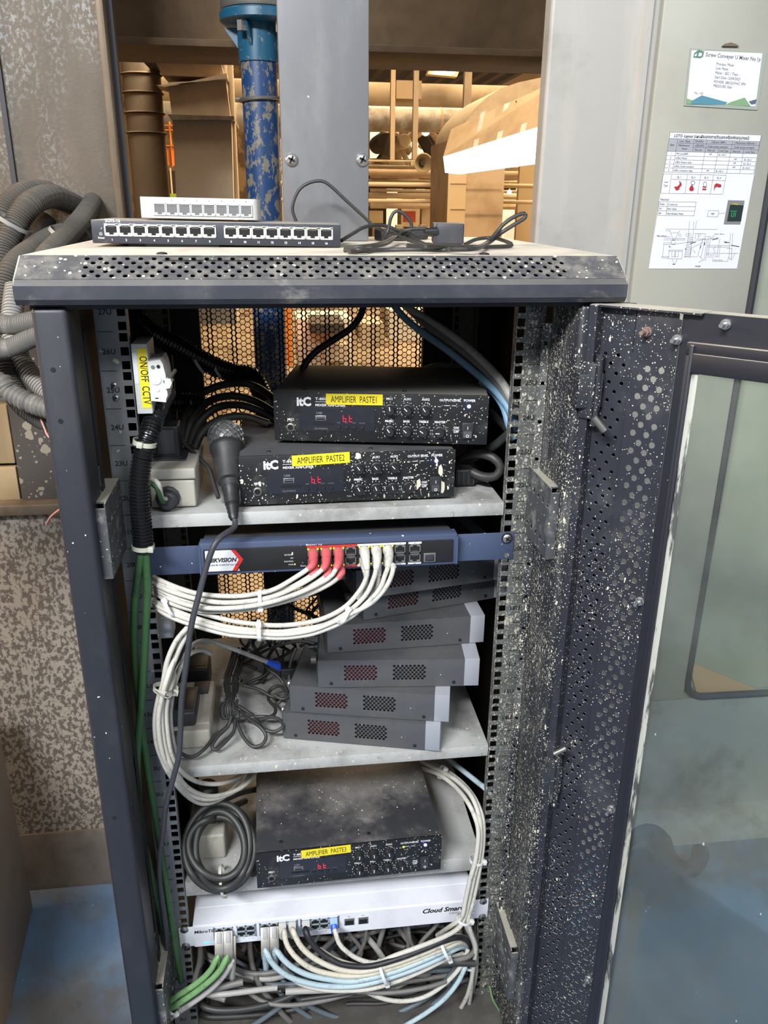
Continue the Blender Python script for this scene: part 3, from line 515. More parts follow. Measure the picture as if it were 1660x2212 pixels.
# ---- blue process pipe
YP = 0.72
t = thing('process_pipe', 'blue painted steel pipe with flange, flaking to grey beige', 'pipe', tuple(aY(566, 470, YP)))
px = lambda x, y: aY(x, y, YP)
c0 = (px(527, 200).x + px(601, 200).x) / 2; r = (px(601, 200).x - px(527, 200).x) / 2
c0 = px(566, 300).x; r = 0.0325
zt = lambda y: px(566, y).z
wb(MB().cyl((c0, YP, FL), (c0, YP, zt(136)), r, 32), 'pipe_body', 'pipe_blue', t)
m = MB().lathe((c0, YP, zt(136)), (c0, YP, 2.3), [(0, r + 0.003), (zt(60) - zt(136), r + 0.004), (zt(50) - zt(136), r + 0.004)], 32); wb(m, 'pipe_neck', 'pipe_teal', t)
fr = 0.072
wb(MB().lathe((c0 + 0.006, YP, zt(55)), (c0 + 0.006, YP, 2.4), [(0, fr - 0.006), (0.004, fr), (zt(32) - zt(55), fr), (zt(28) - zt(55), fr - 0.003)], 40), 'flange', 'pipe_teal', t)
wb(MB().lathe((c0 + 0.006, YP, zt(26)), (c0 + 0.006, YP, 2.4), [(0, fr - 0.004), (0.003, fr - 0.002), (zt(0) - zt(26), fr - 0.002), (zt(-60) - zt(26), fr - 0.004)], 40), 'steel_flange', 'flange_steel', t)
for an in (-2.2, -0.9, 0.4, 1.8): wb(MB().cyl((c0 + 0.006 + 0.055 * cos(an), YP + 0.055 * sin(an), zt(62) - 0.012), (c0 + 0.006 + 0.055 * cos(an), YP + 0.055 * sin(an), zt(50)), 0.009, 6), 'flange_nut', 'flange_steel', t, smooth=20)
for an in (-1.9, -0.2, 1.3, 2.9):
    m = MB(); d = Vector((cos(an), sin(an), 0)); n = Vector((-d.y, d.x, 0)) * 0.003; a = Vector((c0, YP, 0)) + d * r; b = a + d * 0.028; zz = (zt(60), zt(112))
    m.add([tuple(a + n + Vector((0, 0, zz[0]))), tuple(b + n + Vector((0, 0, zz[0]))), tuple(a + n + Vector((0, 0, zz[1]))), tuple(a - n + Vector((0, 0, zz[0]))), tuple(b - n + Vector((0, 0, zz[0]))), tuple(a - n + Vector((0, 0, zz[1])))], [(0, 1, 2), (5, 4, 3), (0, 3, 4, 1), (1, 4, 5, 2)])
    wb(m, 'gusset', 'pipe_teal', t, smooth=0)
m = MB(); zz = zt(216); m.tube([(c0 + (r + 0.004) * cos(a), YP + (r + 0.004) * sin(a), zz + 0.002 * cos(a)) for a in [i * 2 * pi / 28 for i in range(29)]], 0.0035, 8, smooth=False); m.cyl((c0 - r - 0.012, YP - 0.002, zz), (c0 - r, YP - 0.002, zz), 0.0035, 8); wb(m, 'pipe_clamp', 'steel_dull', t)
# ---- grey cable trunking coming down on the rack top
t = thing('cable_trunking', 'grey painted steel trunking standing on the rack top behind the switches', 'trunking', (0.015, 0.29, 1.243))
x0, x1 = aY(613, 450, 0.25).x, aY(797, 345, 0.25).x
wb(MB().box(x0, x1, 0.255, 0.345, 1.243, 2.4, 0.003).box(x0 - 0.0, x1 + 0.0, 0.25, 0.255, 1.2435, 2.4, 0.0015), 'trunking_body', 'trunk_grey', t)
for x in (630, 783):
    p = aY(x, 345, 0.25); T = Matrix.Translation(p)
    m = MB().lathe(p, p + Vector((0, -0.01, 0)), [(-0.002, 0.009), (0.002, 0.0088), (0.0045, 0.0065), (0.0055, 0.003)], 20); s = wb(m, 'screw', 'steel', t)
    m = MB().box(-0.0012, 0.0012, -0.0072, -0.0050, -0.005, 0.005, T=T @ Matrix.Rotation(0.5, 4, 'Y')).box(-0.005, 0.005, -0.0072, -0.0050, -0.0012, 0.0012, T=T @ Matrix.Rotation(0.5, 4, 'Y')); wb(m, 'cross_slot', 'hole_black', s, smooth=0)
# ------------------------------------------------------------------ the factory hall behind
HX0, HX1, HY1, HZ = -6.0, 9.0, 14.0, 5.2
struct(MB().box(HX0, HX1, 1.25, HY1, FL - 0.1, FL).build('floor', 'hall_floor', smooth=0))
struct(MB().box(HX0, HX1, 1.0, HY1, HZ, HZ + 0.1).build('ceiling', 'hall_ceiling', smooth=0))
struct(MB().box(HX0, HX1, HY1, HY1 + 0.1, FL, HZ).build('wall_far', 'hall_wall', smooth=0))
struct(MB().box(HX0 - 0.1, HX0, 1.0, HY1, FL, HZ).build('wall_left', 'hall_wall', smooth=0))
struct(MB().box(HX1, HX1 + 0.1, 1.0, HY1, FL, HZ).build('wall_right', 'hall_wall', smooth=0))
# wall over and beside the opening
struct(MB().box(HX0, -1.0, 1.22, 1.30, FL, HZ).box(0.80, HX1, 1.22, 1.30, FL, HZ).box(-1.0, 0.80, 1.22, 1.30, 2.4, HZ).build('wall_front', 'hall_wall', smooth=0))
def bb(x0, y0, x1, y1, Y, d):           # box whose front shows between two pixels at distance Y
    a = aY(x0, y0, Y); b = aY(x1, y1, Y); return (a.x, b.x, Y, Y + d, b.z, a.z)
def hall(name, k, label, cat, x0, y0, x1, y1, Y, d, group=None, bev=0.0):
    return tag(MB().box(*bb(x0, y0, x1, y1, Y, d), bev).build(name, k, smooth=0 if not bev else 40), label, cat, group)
# round jointed duct near the left column
Y = 1.5; a = aY(302, 118, Y); b = aY(322, 420, Y)
t = thing('round_duct', 'brown dusty round duct with joint bands, right of the left column', 'duct', (a.x, Y, b.z))
rr = (aY(344, 260, Y).x - aY(262, 260, Y).x) / 2
m = MB().lathe((a.x, Y, 0.6), (a.x, Y, 3), [(0, rr * 1.5), (0.35, rr * 1.3), (0.62, rr * 1.02), (0.70, rr), (2.0, rr)], 28); wb(m, 'duct_body', 'duct_brown', t)
for yy in (162, 202, 245, 288): zz = aY(300, yy, Y).z; wb(MB().lathe((a.x, Y, zz - 0.003), (a.x, Y, 3), [(0, rr + 0.001), (0.003, rr + 0.005), (0.006, rr + 0.001)], 28), 'joint_band', 'brown_steel', t)
# square duct
Y = 1.3
t = thing('square_duct', 'large brown square duct with flanged joint behind the white switch', 'duct', tuple(aY(430, 450, Y)))
def fr4(pts, Y0, d): q = [aY(x, y, Y0) for x, y in pts]; return [tuple(p) for p in q] + [(p.x, Y0 + d, p.z) for p in q]
F6 = [(0, 1, 2, 3), (7, 6, 5, 4), (0, 4, 5, 1), (1, 5, 6, 2), (2, 6, 7, 3), (3, 7, 4, 0)]
m = MB().add(fr4([(372, 252), (500, 258), (512, 700), (395, 700)], Y, 0.25), F6); wb(m, 'lower_duct', 'duct_brown', t, smooth=0)
m = MB().add(fr4([(362, 178), (488, 172), (498, 252), (372, 250)], Y + 0.01, 0.25), F6); wb(m, 'upper_duct', 'duct_brown', t, smooth=0)
m = MB().add(fr4([(362, 247), (506, 251), (506, 259), (370, 259)], Y - 0.02, 0.3), F6); wb(m, 'flange', 'frame_brown', t, smooth=0)
m = MB().add(fr4([(336, 134), (478, 138), (486, 168), (350, 162)], Y + 0.02, 0.3), F6); m.add(fr4([(338, 184), (355, 188), (490, 158), (492, 170), (366, 186), (340, 192)][:4], Y - 0.01, 0.1), F6); wb(m, 'hood', 'duct_brown', t, smooth=0)
m = MB().add(fr4([(304, 124), (476, 126), (478, 134), (306, 130)], Y, 0.2), F6); wb(m, 'bracket', 'hall_dark', t, smooth=0)
tag(MB().cyl(aY(496, 112, 1.36), aY(513, 470, 1.36), 0.008, 10).cyl(aY(483, 110, 1.40), aY(496, 250, 1.40), 0.007, 10).build('pipe_pair', 'hall_frame'), 'pair of thin yellow-lit tubes along the right edge of the square duct', 'pipe')
# long horizontal ducts
def hduct(name, label, y0, y1, Y, k, xa, xb, rib=0):
    a = aY(xa, y0, Y); b = aY(xa, y1, Y); r = (a.z - b.z) / 2; z = (a.z + b.z) / 2; X0 = aY(xa, y0, Y).x; X1 = aY(xb, y0, Y).x
    t = thing(name, label, 'duct', ((X0 + X1) / 2, Y, z)); wb(MB().cyl((X0, Y + r, z), (X1, Y + r, z - 0.0), r, 32), 'duct_body', k, t)
    if rib:
        x = X0 + rib / 2
        while x < X1: wb(MB().lathe((x, Y + r, z), (x + 1, Y + r, z), [(0, r), (0.008, r * 1.025), (0.016, r)], 32), 'joint_band', 'duct_brown', t); x += rib
hduct('spiral_duct', 'grey zinc round duct with close joint bands crossing the hall', 214, 272, 4.6, 'duct_zinc', 300, 1075, 0.16)
hduct('spiral_duct', 'plain tan round duct crossing the hall above the zinc one', 160, 218, 5.2, 'duct_tan', 300, 1120)
Y = 3.4
t = thing('curved_duct', 'wide tan bent duct curving down behind the hanging lamp', 'duct', tuple(aY(1030, 500, Y)))
cc = aY(1180, 335, Y); R1 = (aY(1180, 165, Y) - cc).length; vs = []; n = 20
prof = [(1180, 165), (1120, 178), (1080, 192), (1050, 212), (1022, 240), (1002, 270), (995, 300), (992, 340)]
m = MB(); P = [aY(x, y, Y) for x, y in prof]
m.add([tuple(p) for p in P] + [(p.x, Y + 0.7, p.z) for p in P] + [tuple(aY(1180, 340, Y)), tuple(aY(1180, 340, Y + 0.7))], [(i, i + 1, 9 + i - 0, 8 + i) for i in range(7)] + [tuple(list(range(8)) + [16])])
wb(m, 'bend', 'duct_tan', t, smooth=30)
m = MB().add(fr4([(978, 300), (1094, 300), (1082, 560), (972, 560)], Y, 0.6), F6); wb(m, 'drop', 'duct_brown', t, smooth=0)
m = MB().box(*bb(972, 300, 1001, 560, Y - 0.03, 0.03)); wb(m, 'corner_strip', 'hall_frame', t, smooth=0)
for yy in (396, 451): wb(MB().box(*bb(974, yy, 1088, yy + 2, Y - 0.035, 0.01)), 'seam', 'duct_brown', t, smooth=0)
# hanging fluorescent lamp
a0, a1 = aY(960, 352, 2.3), aY(1200, 330, 1.75)
t = thing('hanging_lamp', 'dusty fluorescent lamp hanging in front of the bent duct', 'lamp', tuple(a0))
def seg(pts, Ys): return [tuple(aY(x, y, Y)) for (x, y), Y in zip(pts, Ys)]
N, Fp = 2.30, 1.72
top = seg([(1000, 272), (1162, 228), (1240, 190), (1040, 250)], [N, Fp, Fp + .2, N + .2])
ba = aY(958, 338, N); bb_ = aY(1200, 262, Fp); d = (bb_ - ba).normalized(); side = Vector((0.12, 0.22, 0)); up = Vector((0, 0, 1))
def P4(a, s, h): return tuple(a + side * s + up * h)
m = MB(); m.add([P4(ba, 0, 0), P4(bb_, 0, 0), P4(bb_, 0.35, 0.13), P4(ba, 0.35, 0.10), P4(ba, 1, 0), P4(bb_, 1, 0), P4(bb_, 0.65, 0.13), P4(ba, 0.65, 0.10)], [(0, 1, 2, 3), (5, 4, 7, 6), (3, 2, 6, 7), (0, 3, 7, 4), (1, 5, 6, 2)])
wb(m, 'housing', 'duct_brown', t, smooth=0)
m = MB(); m.add([P4(ba, 0.0, -0.001), P4(bb_, 0.0, -0.001), P4(bb_, 1, -0.001), P4(ba, 1, -0.001), P4(ba, 0.12, -0.055), P4(bb_, 0.12, -0.10), P4(bb_, 0.88, -0.10), P4(ba, 0.88, -0.055)], [(0, 1, 5, 4), (1, 2, 6, 5), (2, 3, 7, 6), (3, 0, 4, 7), (4, 5, 6, 7)])
wb(m, 'diffuser', 'tube_glow', t, smooth=0)
for f in (0.3, 0.45, 0.52, 0.72):
    q = ba.lerp(bb_, f) - Vector((0.0, 0.004, 0)); w = d * 0.03
    wb(MB().add([tuple(q), tuple(q + w), tuple(q + w + side * .35 + up * .118), tuple(q + side * .35 + up * .118)], [(0, 1, 2, 3)]), 'dust_streak', 'white_plastic' if f != .45 else 'duct_tan', t, smooth=0)
wb(MB().box(*bb(1116, 218, 1170, 236, 2.0, 0.06)), 'mounting_block', 'hall_dark', t, smooth=0)
# square high-bay lamp
t = thing('skylight_lamp', 'bright square ceiling lamp with brown frame above the tan duct', 'lamp', tuple(aY(965, 155, 5.0)))
m = MB().add(fr4([(948, 136), (990, 136), (984, 158), (938, 158)], 5.0, 0.05), F6); wb(m, 'diffuser', 'lamp_glow', t, smooth=0)
m = MB().add(fr4([(934, 132), (1000, 134), (988, 166), (924, 160)], 5.06, 0.08), F6); wb(m, 'frame', 'hall_frame', t, smooth=0)
# small lamps
for x, y, r, k, lab in ((896, 312, 0.030, 'lamp_warm', 'small warm hanging bulb right above the horn speaker'), (920, 284, 0.032, 'lamp_warm', 'small warm bulb beside the duct end'), (961, 411, 0.045, 'lamp_glow', 'large white glowing lamp over the lower rails'), (975, 414, 0.026, 'lamp_glow', 'small white lamp just right of the large glowing one'), (1101, 415, 0.018, 'lamp_glow', 'tiny white lamp at the far right rails')):
    p = aY(x, y, 6); t = thing('hall_bulb', lab, 'lamp', tuple(p)); wb(MB().lathe(p - Vector((0, 0, r)), p + Vector((0, 0, r)), [(0, r * .3), (r * .4, r * .85), (r, r), (r * 1.6, r * .8), (r * 2, r * .3)], 14), 'globe', k, t); wb(MB().cyl(p + Vector((0, 0, r)), p + Vector((0, 0, r * 4)), r * .25, 8), 'stem', 'hall_frame', t)
# horn loudspeaker
p = aY(915, 352, 4.2)
t = thing('horn_speaker', 'tan horn loudspeaker mounted on the pipes left of the lamp', 'speaker', tuple(p))
wb(MB().lathe(p + Vector((0, 0.12, 0)), p, [(0, 0.015), (0.04, 0.02), (0.09, 0.045), (0.12, 0.056), (0.122, 0.05), (0.1, 0.04), (0.05, 0.015)], 24, caps=False), 'horn', 'horn', t)
wb(MB().cyl(p + Vector((0, 0.02, 0)), p + Vector((0, 0.12, 0)), 0.014, 12), 'driver', 'hall_dark', t); wb(MB().box(*bb(888, 350, 902, 358, 4.25, 0.05)), 'bracket', 'hall_frame', t, smooth=0)
# horizontal pipes and rails
for i, (y0, y1, Y, k, lab) in enumerate(((394, 404, 4.0, 'hall_frame', 'upper of the two thick cream rails crossing behind the adapters'), (430, 439, 4.0, 'hall_frame', 'lower of the two thick cream rails crossing behind the adapters'), (346, 351, 4.6, 'hall_frame', 'thin tan pipe level with the horn speaker'), (357, 361, 4.8, 'duct_tan', 'thin tan pipe just under the horn speaker'), (366, 380, 5.0, 'duct_brown', 'broad brown tray below the thin pipes'))):
    a = aY(600, y0, Y); b = aY(1150, y1 + 14, Y); a.z = aY(880, y0, Y).z; zb = aY(880, y1, Y).z; r = (a.z - zb) / 2
    tag(MB().cyl((a.x, Y, (a.z + zb) / 2), (b.x, Y, (a.z + zb) / 2), r, 14).build('hall_pipe', k), lab, 'pipe')
for x0, x1, k in ((1128, 1142, 'hall_frame'), (846, 853, 'hall_frame'), (896, 902, 'duct_tan'), (1007, 1013, 'duct_tan')):
    top_ = 110 if x0 != 1128 else 300
    tag(MB().box(*bb(x0, top_, x1, 345 if x0 != 1128 else 560, 4.4, 0.04)).build('steel_post', k, smooth=0), {1128: 'cream steel post at the right end of the opening', 846: 'tan hanger strut left of the duct hatch', 896: 'tan hanger strut right of the duct hatch', 1007: 'thin hanger strut right of the square ceiling lamp'}[x0], 'post')
hall('duct_hatch', 'duct_brown', 'square brown hatch on the tan duct', 'hatch', 857, 173, 911, 214, 5.15, 0.04)
# dark gaps, machinery and coloured panels far away
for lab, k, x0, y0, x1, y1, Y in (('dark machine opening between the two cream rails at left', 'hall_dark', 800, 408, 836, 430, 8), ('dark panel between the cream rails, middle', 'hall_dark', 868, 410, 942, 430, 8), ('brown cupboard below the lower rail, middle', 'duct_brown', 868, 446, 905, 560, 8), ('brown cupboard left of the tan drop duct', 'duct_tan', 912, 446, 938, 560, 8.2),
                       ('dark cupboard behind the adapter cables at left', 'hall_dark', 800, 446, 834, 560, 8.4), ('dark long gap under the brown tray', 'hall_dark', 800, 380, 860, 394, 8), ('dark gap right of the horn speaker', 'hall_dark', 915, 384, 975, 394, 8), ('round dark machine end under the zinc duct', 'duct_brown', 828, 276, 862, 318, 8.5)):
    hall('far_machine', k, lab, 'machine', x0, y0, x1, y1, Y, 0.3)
for lab, x0, y0, x1, y1 in (('red sign board left behind the adapter cables', 872, 456, 898, 480), ('red sign board next to the tan drop duct', 954, 455, 974, 478), ('red sign board behind the black cable loop at right', 1114, 452, 1136, 474), ('long red banner under the zinc duct', 800, 272, 840, 280)):
    hall('sign_board', 'hall_red', lab, 'sign', x0, y0, x1, y1, 7.6, 0.02)
hall('notice_board', 'hall_frame', 'cream notice board with a red mark behind the trunking cables', 'sign', 798, 455, 828, 482, 7.5, 0.02)
for i, (x0, y0, x1, y1) in enumerate(((836, 404, 868, 560), (900, 404, 915, 560), (940, 404, 975, 560), (1090, 404, 1128, 560), (800, 285, 840, 345), (955, 290, 1000, 345), (1092, 468, 1118, 560), (870, 318, 930, 345), (606, 300, 618, 560))):
    struct(MB().box(*bb(x0, y0, x1, y1, 9.5, 0.05)).build('window_%d' % (i + 1), 'window_day', smooth=0))
for i in range(9):
    x = 806 + i * 17 + (i % 3) * 3
    hall('stacked_box', 'hall_white' if i % 2 else 'duct_tan', '%s carton far behind the black cables, %s of nine in a row' % (['white', 'tan'][(i + 1) % 2], ['leftmost', 'second from left', 'third from left', 'fourth from left', 'middle one', 'fourth from right', 'third from right', 'second from right', 'rightmost'][i]), 'box', x, 486 + (i % 3) * 6, x + 13, 540, 7.0, 0.1, 'cartons far behind the cables on the rack top')
# orange scaffold and lime board seen left of the square duct
Y = 3.6
t = thing('orange_railing', 'bright orange steel railing left of the square duct', 'railing', tuple(aY(345, 360, Y)))
for x in (318, 336, 366): wb(MB().box(*bb(x, 262, x + 6, 360, Y, 0.04)), 'post', 'orange_paint', t, smooth=0)
for y in (268, 278, 312): wb(MB().box(*bb(300, y, 395, y + 4, Y, 0.04)), 'rail', 'orange_paint', t, smooth=0)
wb(MB().box(*bb(300, 318, 395, 358, Y + 0.02, 0.02)), 'toe_board', 'orange_paint', t, smooth=0)
hall('lime_board', 'lime_board', 'lime green board behind the white switch', 'board', 346, 418, 392, 450, 2.6, 0.02)
for x in (350, 366): hall('machine_post', 'hall_frame', {350: 'cream post under the orange railing, left of two', 366: 'cream post under the orange railing, right of two'}[x], 'post', x, 362, x + 6, 425, 3.5, 0.05)
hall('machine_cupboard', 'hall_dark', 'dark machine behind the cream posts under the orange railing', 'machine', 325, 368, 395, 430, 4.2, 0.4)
# things seen low through the honeycomb door
for lab, k, x0, y0, x1, y1, Y in (('cream machine block seen through the honeycomb panel', 'hall_white', 640, 690, 760, 790, 2.6), ('orange-brown crate seen through the honeycomb panel, left', 'orange_paint', 610, 660, 632, 790, 2.4), ('tan drum behind the honeycomb panel', 'duct_tan', 780, 700, 830, 740, 2.8), ('brown machine foot behind the honeycomb panel', 'duct_brown', 700, 745, 750, 780, 2.5), ('dark machine base behind the honeycomb panel', 'hall_dark', 670, 700, 745, 720, 2.45), ('pale step behind the honeycomb panel, right', 'hall_white', 840, 670, 925, 735, 2.9)):
    hall('machine_block', k, lab, 'machine', x0, y0, x1, y1, Y, 0.3)

# roof purlins, braces and clutter high in the hall
rnd = random.Random(3)
for i in range(9):
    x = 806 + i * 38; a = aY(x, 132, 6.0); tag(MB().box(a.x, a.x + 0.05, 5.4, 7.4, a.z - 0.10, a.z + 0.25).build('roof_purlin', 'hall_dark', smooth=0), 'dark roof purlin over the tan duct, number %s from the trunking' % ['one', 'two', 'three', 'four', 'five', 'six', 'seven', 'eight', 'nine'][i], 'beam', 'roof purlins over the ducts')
for i in range(12):
    x = 804 + rnd.random() * 150; y = 276 + rnd.random() * 20; x2 = x + rnd.choice((-1, 1)) * (12 + 40 * rnd.random()); y2 = 300 + rnd.random() * 60; Y = 5.6 + rnd.random() * 2
    tag(MB().cyl(aY(x, y, Y), aY(x2, y2, Y), 0.02 + 0.03 * rnd.random(), 8).build('roof_brace', ('duct_brown', 'hall_dark', 'duct_tan')[i % 3]), '%s slanting brace in the clutter under the zinc duct' % ('brown', 'dark', 'tan')[i % 3], 'brace', '%s braces under the zinc duct' % ('brown', 'dark', 'tan')[i % 3])
for lab, x0, y0, x1, y1, Y, k in (('dark ventilation drum under the zinc duct, left', 812, 280, 850, 330, 6.4, 'hall_dark'), ('brown ventilation drum under the zinc duct, right', 860, 286, 890, 322, 6.0, 'duct_brown')):
    a, b = aY(x0, y0, Y), aY(x1, y1, Y); c_ = (a + b) / 2; r_ = (b.x - a.x) / 2; tag(MB().lathe(c_, c_ + Vector((0, 1, 0)), [(0, r_ * .8), (0.05, r_), (0.5, r_)], 24).build('ventilation_drum', k), lab, 'drum')
for i in range(10):
    y = 345 + i * 11; a = aY(800, y, 6.6); b = aY(1128, y + 8, 6.6)
    tag(MB().cyl((a.x, 6.6 + 0.1 * (i % 3), a.z), (b.x, 6.6 + 0.1 * (i % 3), a.z), 0.012 + 0.012 * (i % 2), 8).build('hall_pipe', ('duct_brown', 'hall_frame', 'hall_dark')[i % 3]), '%s thin pipe far behind the cream rails' % ('brown', 'cream', 'dark')[i % 3], 'pipe', '%s thin pipes far behind the cream rails' % ('brown', 'cream', 'dark')[i % 3])
# ------------------------------------------------------------------ the open rack
RK = thing('server_rack', 'open black network rack, dusty and speckled with cream paint, glass door swung right', 'rack', (0, 0.15, FL))
RW = 0.300; YF = -0.11; YB = 0.43; ZT = 1.198
# lid
m = MB().use('lid_paint')
A = (-0.085, 1.243); B = (-0.116, 1.2225)
m.box(-0.308, 0.308, A[0], YB, 1.2405, 1.243)
m.prism([B, (-0.1205, 1.217), (-0.1205, 1.204), (-0.116, 1.1985), (-0.10, 1.1985), (-0.10, 1.202), (-0.114, 1.204), (-0.114, 1.2215)], 'x', -0.308, 0.308)
for s in (-1, 1):
    x = 0.308 * s; m.prism([(A[0], 1.243), B, (-0.1205, 1.217), (-0.1205, 1.204), (-0.116, 1.1985), (YB, 1.1985), (YB, 1.243)], 'x', x, x + 0.0015 * s)
m.box(-0.308, 0.308, YB - 0.002, YB, 1.1985, 1.243)
lid = wb(m, 'lid', None, RK, smooth=35)
d = Vector((0, B[0] - A[0], B[1] - A[1])); L = d.length; u = d.normalized()
m = MB().use('lid_band').perf(Vector((-0.25, *A)) + u * 0.002, (1, 0, 0), u, 38, 5, 0.0130, (L - 0.004) / 5, 0.0026, 12, True, mu=0.058, mv=0.002)
wb(m, 'perforated_band', None, lid, smooth=0, solid=0.0012)
wb(MB().box(-0.30, 0.30, -0.082, 0.41, 1.207, 1.209), 'lid_inner_plate', 'rack_black', lid, smooth=0)
for x, y in ((350, 549), (1047, 550)): p = aZ(x, y, 1.243); wb(MB().lathe(p, p + Vector((0, 0, 0.01)), [(0, 0.006), (0.0015, 0.005), (0.0022, 0.002)], 14), 'rivet', 'rack_black', lid)
p0, p1 = aZ(345, 554, 1.2432), aZ(1065, 556, 1.2432)
wb(MB().box(p0.x, p1.x, p0.y, p0.y + 0.0025, 1.2430, 1.2434), 'lid_seam', 'rack_black', lid, smooth=0)
# top cross bar and base
wb(MB().box(-0.30, 0.30, -0.105, -0.085, 1.1930, 1.1985).box(-RW, RW, -0.08, YB, 1.193, 1.196), 'top_frame', 'rack_black', RK, smooth=0)
wb(MB().box(-RW, RW, -0.105, YB, 0.035, 0.05), 'base_plate', 'base_dark', RK, smooth=0)
wb(MB().box(-RW, RW, -0.112, -0.10, FL + 0.06, 0.035).box(-RW, RW, 0.42, YB, FL + 0.06, 0.035), 'base_frame', 'rack_paint', RK, smooth=0)
for x in (-0.26, 0.26):
    for y in (-0.07, 0.39): wb(MB().cyl((x, y, FL), (x, y, FL + 0.012), 0.03, 16).cyl((x, y, FL + 0.012), (x, y, FL + 0.065), 0.008, 10), 'levelling_foot', 'steel_dull', RK)
# posts, side panels
for s in (-1, 1):
    k = 'rack_paint' if s < 0 else 'rack_splat'
    m = MB().box(min(s * 0.264, s * RW), max(s * 0.264, s * RW), YF, -0.055, FL + 0.05, ZT - 0.002, 0.006, seg=3)
    post = wb(m, 'front_post', k, RK)
    if s > 0:
        m = MB().box(0.2625, 0.275, -0.060, -0.022, FL + 0.06, ZT - 0.01, 0.003); wb(m, 'post_return', 'rack_splat', post)
        m = MB().perf((0.2630, -0.022, 0.06), (-0.9, 0.45, 0), (0, 0, 1), 1, 23, 0.010, 0.048, 0.0022, 8, sq=True)
        wb(m, 'slotted_edge', 'rack_splat', post, smooth=0, solid=0.001)
    else:
        m = MB().perf((-0.2635, -0.055, 0.06), (0, 1, 0), (0, 0, 1), 1, 23, 0.014, 0.048, 0.0024, 8, sq=True)
        wb(m, 'slotted_edge', 'rack_black', post, smooth=0, solid=0.001)
        m = MB()
        for x, y in ((115, 799), (131, 910), (247, 1767)): p = aY(x, y, YF); m.cyl(p + Vector((0, -0.0004, 0)), p + Vector((0, 0.002, 0)), 0.0026, 12)
        wb(m, 'rivet_hole', 'hole_black', post)
    wb(MB().box(min(s * 0.297, s * RW), max(s * 0.297, s * RW), -0.054, YB, 0.05, ZT - 0.004), 'side_panel', 'rack_black', RK, smooth=0)
    wb(MB().box(min(s * 0.255, s * RW), max(s * 0.255, s * RW), 0.385, YB, 0.05, ZT - 0.004), 'rear_post', 'rack_black', RK, smooth=0)
# rear honeycomb door
m = MB(); HXA, HXB = -0.19, 0.192; pitch = 0.0090; cp = pitch * 0.866; R = pitch / 1.732; ri = R - 0.00075; YH = 0.428
nc = int((HXB - HXA) / cp); zlo, zhi = 0.10, 1.165; nr = int((zhi - zlo) / pitch)
for i in range(nc):
    for j in range(nr):
        cx = HXA + cp * (i + 0.5); cz = zlo + pitch * (j + 0.5 + 0.5 * (i % 2))
        if cz > zhi: continue
        if 0.62 < cz < 0.95 and cx > -0.10: continue
        if i % 5 == 2: k = 0.62
        else: k = 1
        o = [(cx + R * cos(a * pi / 3), YH, cz + R * sin(a * pi / 3)) for a in range(6)]; n = [(cx + ri * k * cos(a * pi / 3), YH, cz + ri * sin(a * pi / 3)) for a in range(6)]
        m.add(o + n, [(a, (a + 1) % 6, 6 + (a + 1) % 6, 6 + a) for a in range(6)])

m2 = MB().box(-0.255, HXA + 0.004, YH - 0.006, YH + 0.012, 0.05, ZT - 0.004).box(HXB - 0.004, 0.255, YH - 0.006, YH + 0.012, 0.05, ZT - 0.004).box(HXA, HXB, YH - 0.006, YH + 0.012, 0.05, zlo + 0.004).box(HXA, HXB, YH - 0.006, YH + 0.012, zhi, ZT - 0.004)
m2.box(-0.102, HXB, YH + 0.001, YH + 0.004, 0.615, 0.955)
rdo = wb(m2, 'rear_door', 'rack_black', RK, smooth=0); wb(m, 'honeycomb_mesh', 'hole_black', rdo, smooth=0, solid=0.001)
# mounting rails with square holes and printed unit numbers
ZH = [n * U + dz for n in range(1, 27) for dz in (0.00635, 0.022225, 0.0381)]
def rail(s, y, k, numbers, ftxt):
    m = MB(); xi, xo, hc, hw = 0.2265, 0.2610, 0.2326, 0.00475
    a, b = hc - hw, hc + hw; zs = 0.05; 
    def q(x0, x1, z0, z1): m.quad((s * x0, y, z0), (s * x1, y, z0), (s * x1, y, z1), (s * x0, y, z1))
    q(xi, a, zs, 1.192); q(b, xo, zs, 1.192)
    z = zs
    for h in ZH + [27 * U - 0.022225 - 0.0, ]:
        if h - hw > z: q(a, b, z, h - hw); z = h + hw
    q(a, b, z, 1.192)
    r = wb(m, 'mounting_rail', k, RK, smooth=0, solid=0.0018)
    m = MB(); dy = 0.032 if y < 0.2 else -0.03
    m.box(min(s * xo, s * (xo + 0.0018)), max(s * xo, s * (xo + 0.0018)), min(y, y + dy), max(y, y + dy), zs, 1.192)
    m.box(min(s * xi, s * (xi + 0.0015)), max(s * xi, s * (xi + 0.0015)), min(y, y + dy * 0.35), max(y, y + dy * 0.35), zs, 1.192)
    wb(m, 'rail_flange', k, r, smooth=0)
    if numbers:
        m = MB()
        for n in range(2, 28):
            z = (n - 0.5) * U
            m.text('%dU' % n, 0.0088, FT(s * 0.2500, z - 0.003, y - 0.0012), 'CENTER', bold=0.00015)
            if n < 27: m.box(min(s * 0.243, s * 0.2608), max(s * 0.243, s * 0.2608), y - 0.0013, y - 0.0010, n * U - 0.0003, n * U + 0.0003)
        wb(m, 'unit_numbers', 'print_black', r, smooth=0)
    return r
RL = rail(-1, 0, 'rail_left', True, 1); RR = rail(1, 0, 'rail_right', True, 1)
rail(-1, 0.37, 'rail_back', False, 0); rail(1, 0.37, 'rail_back', False, 0)
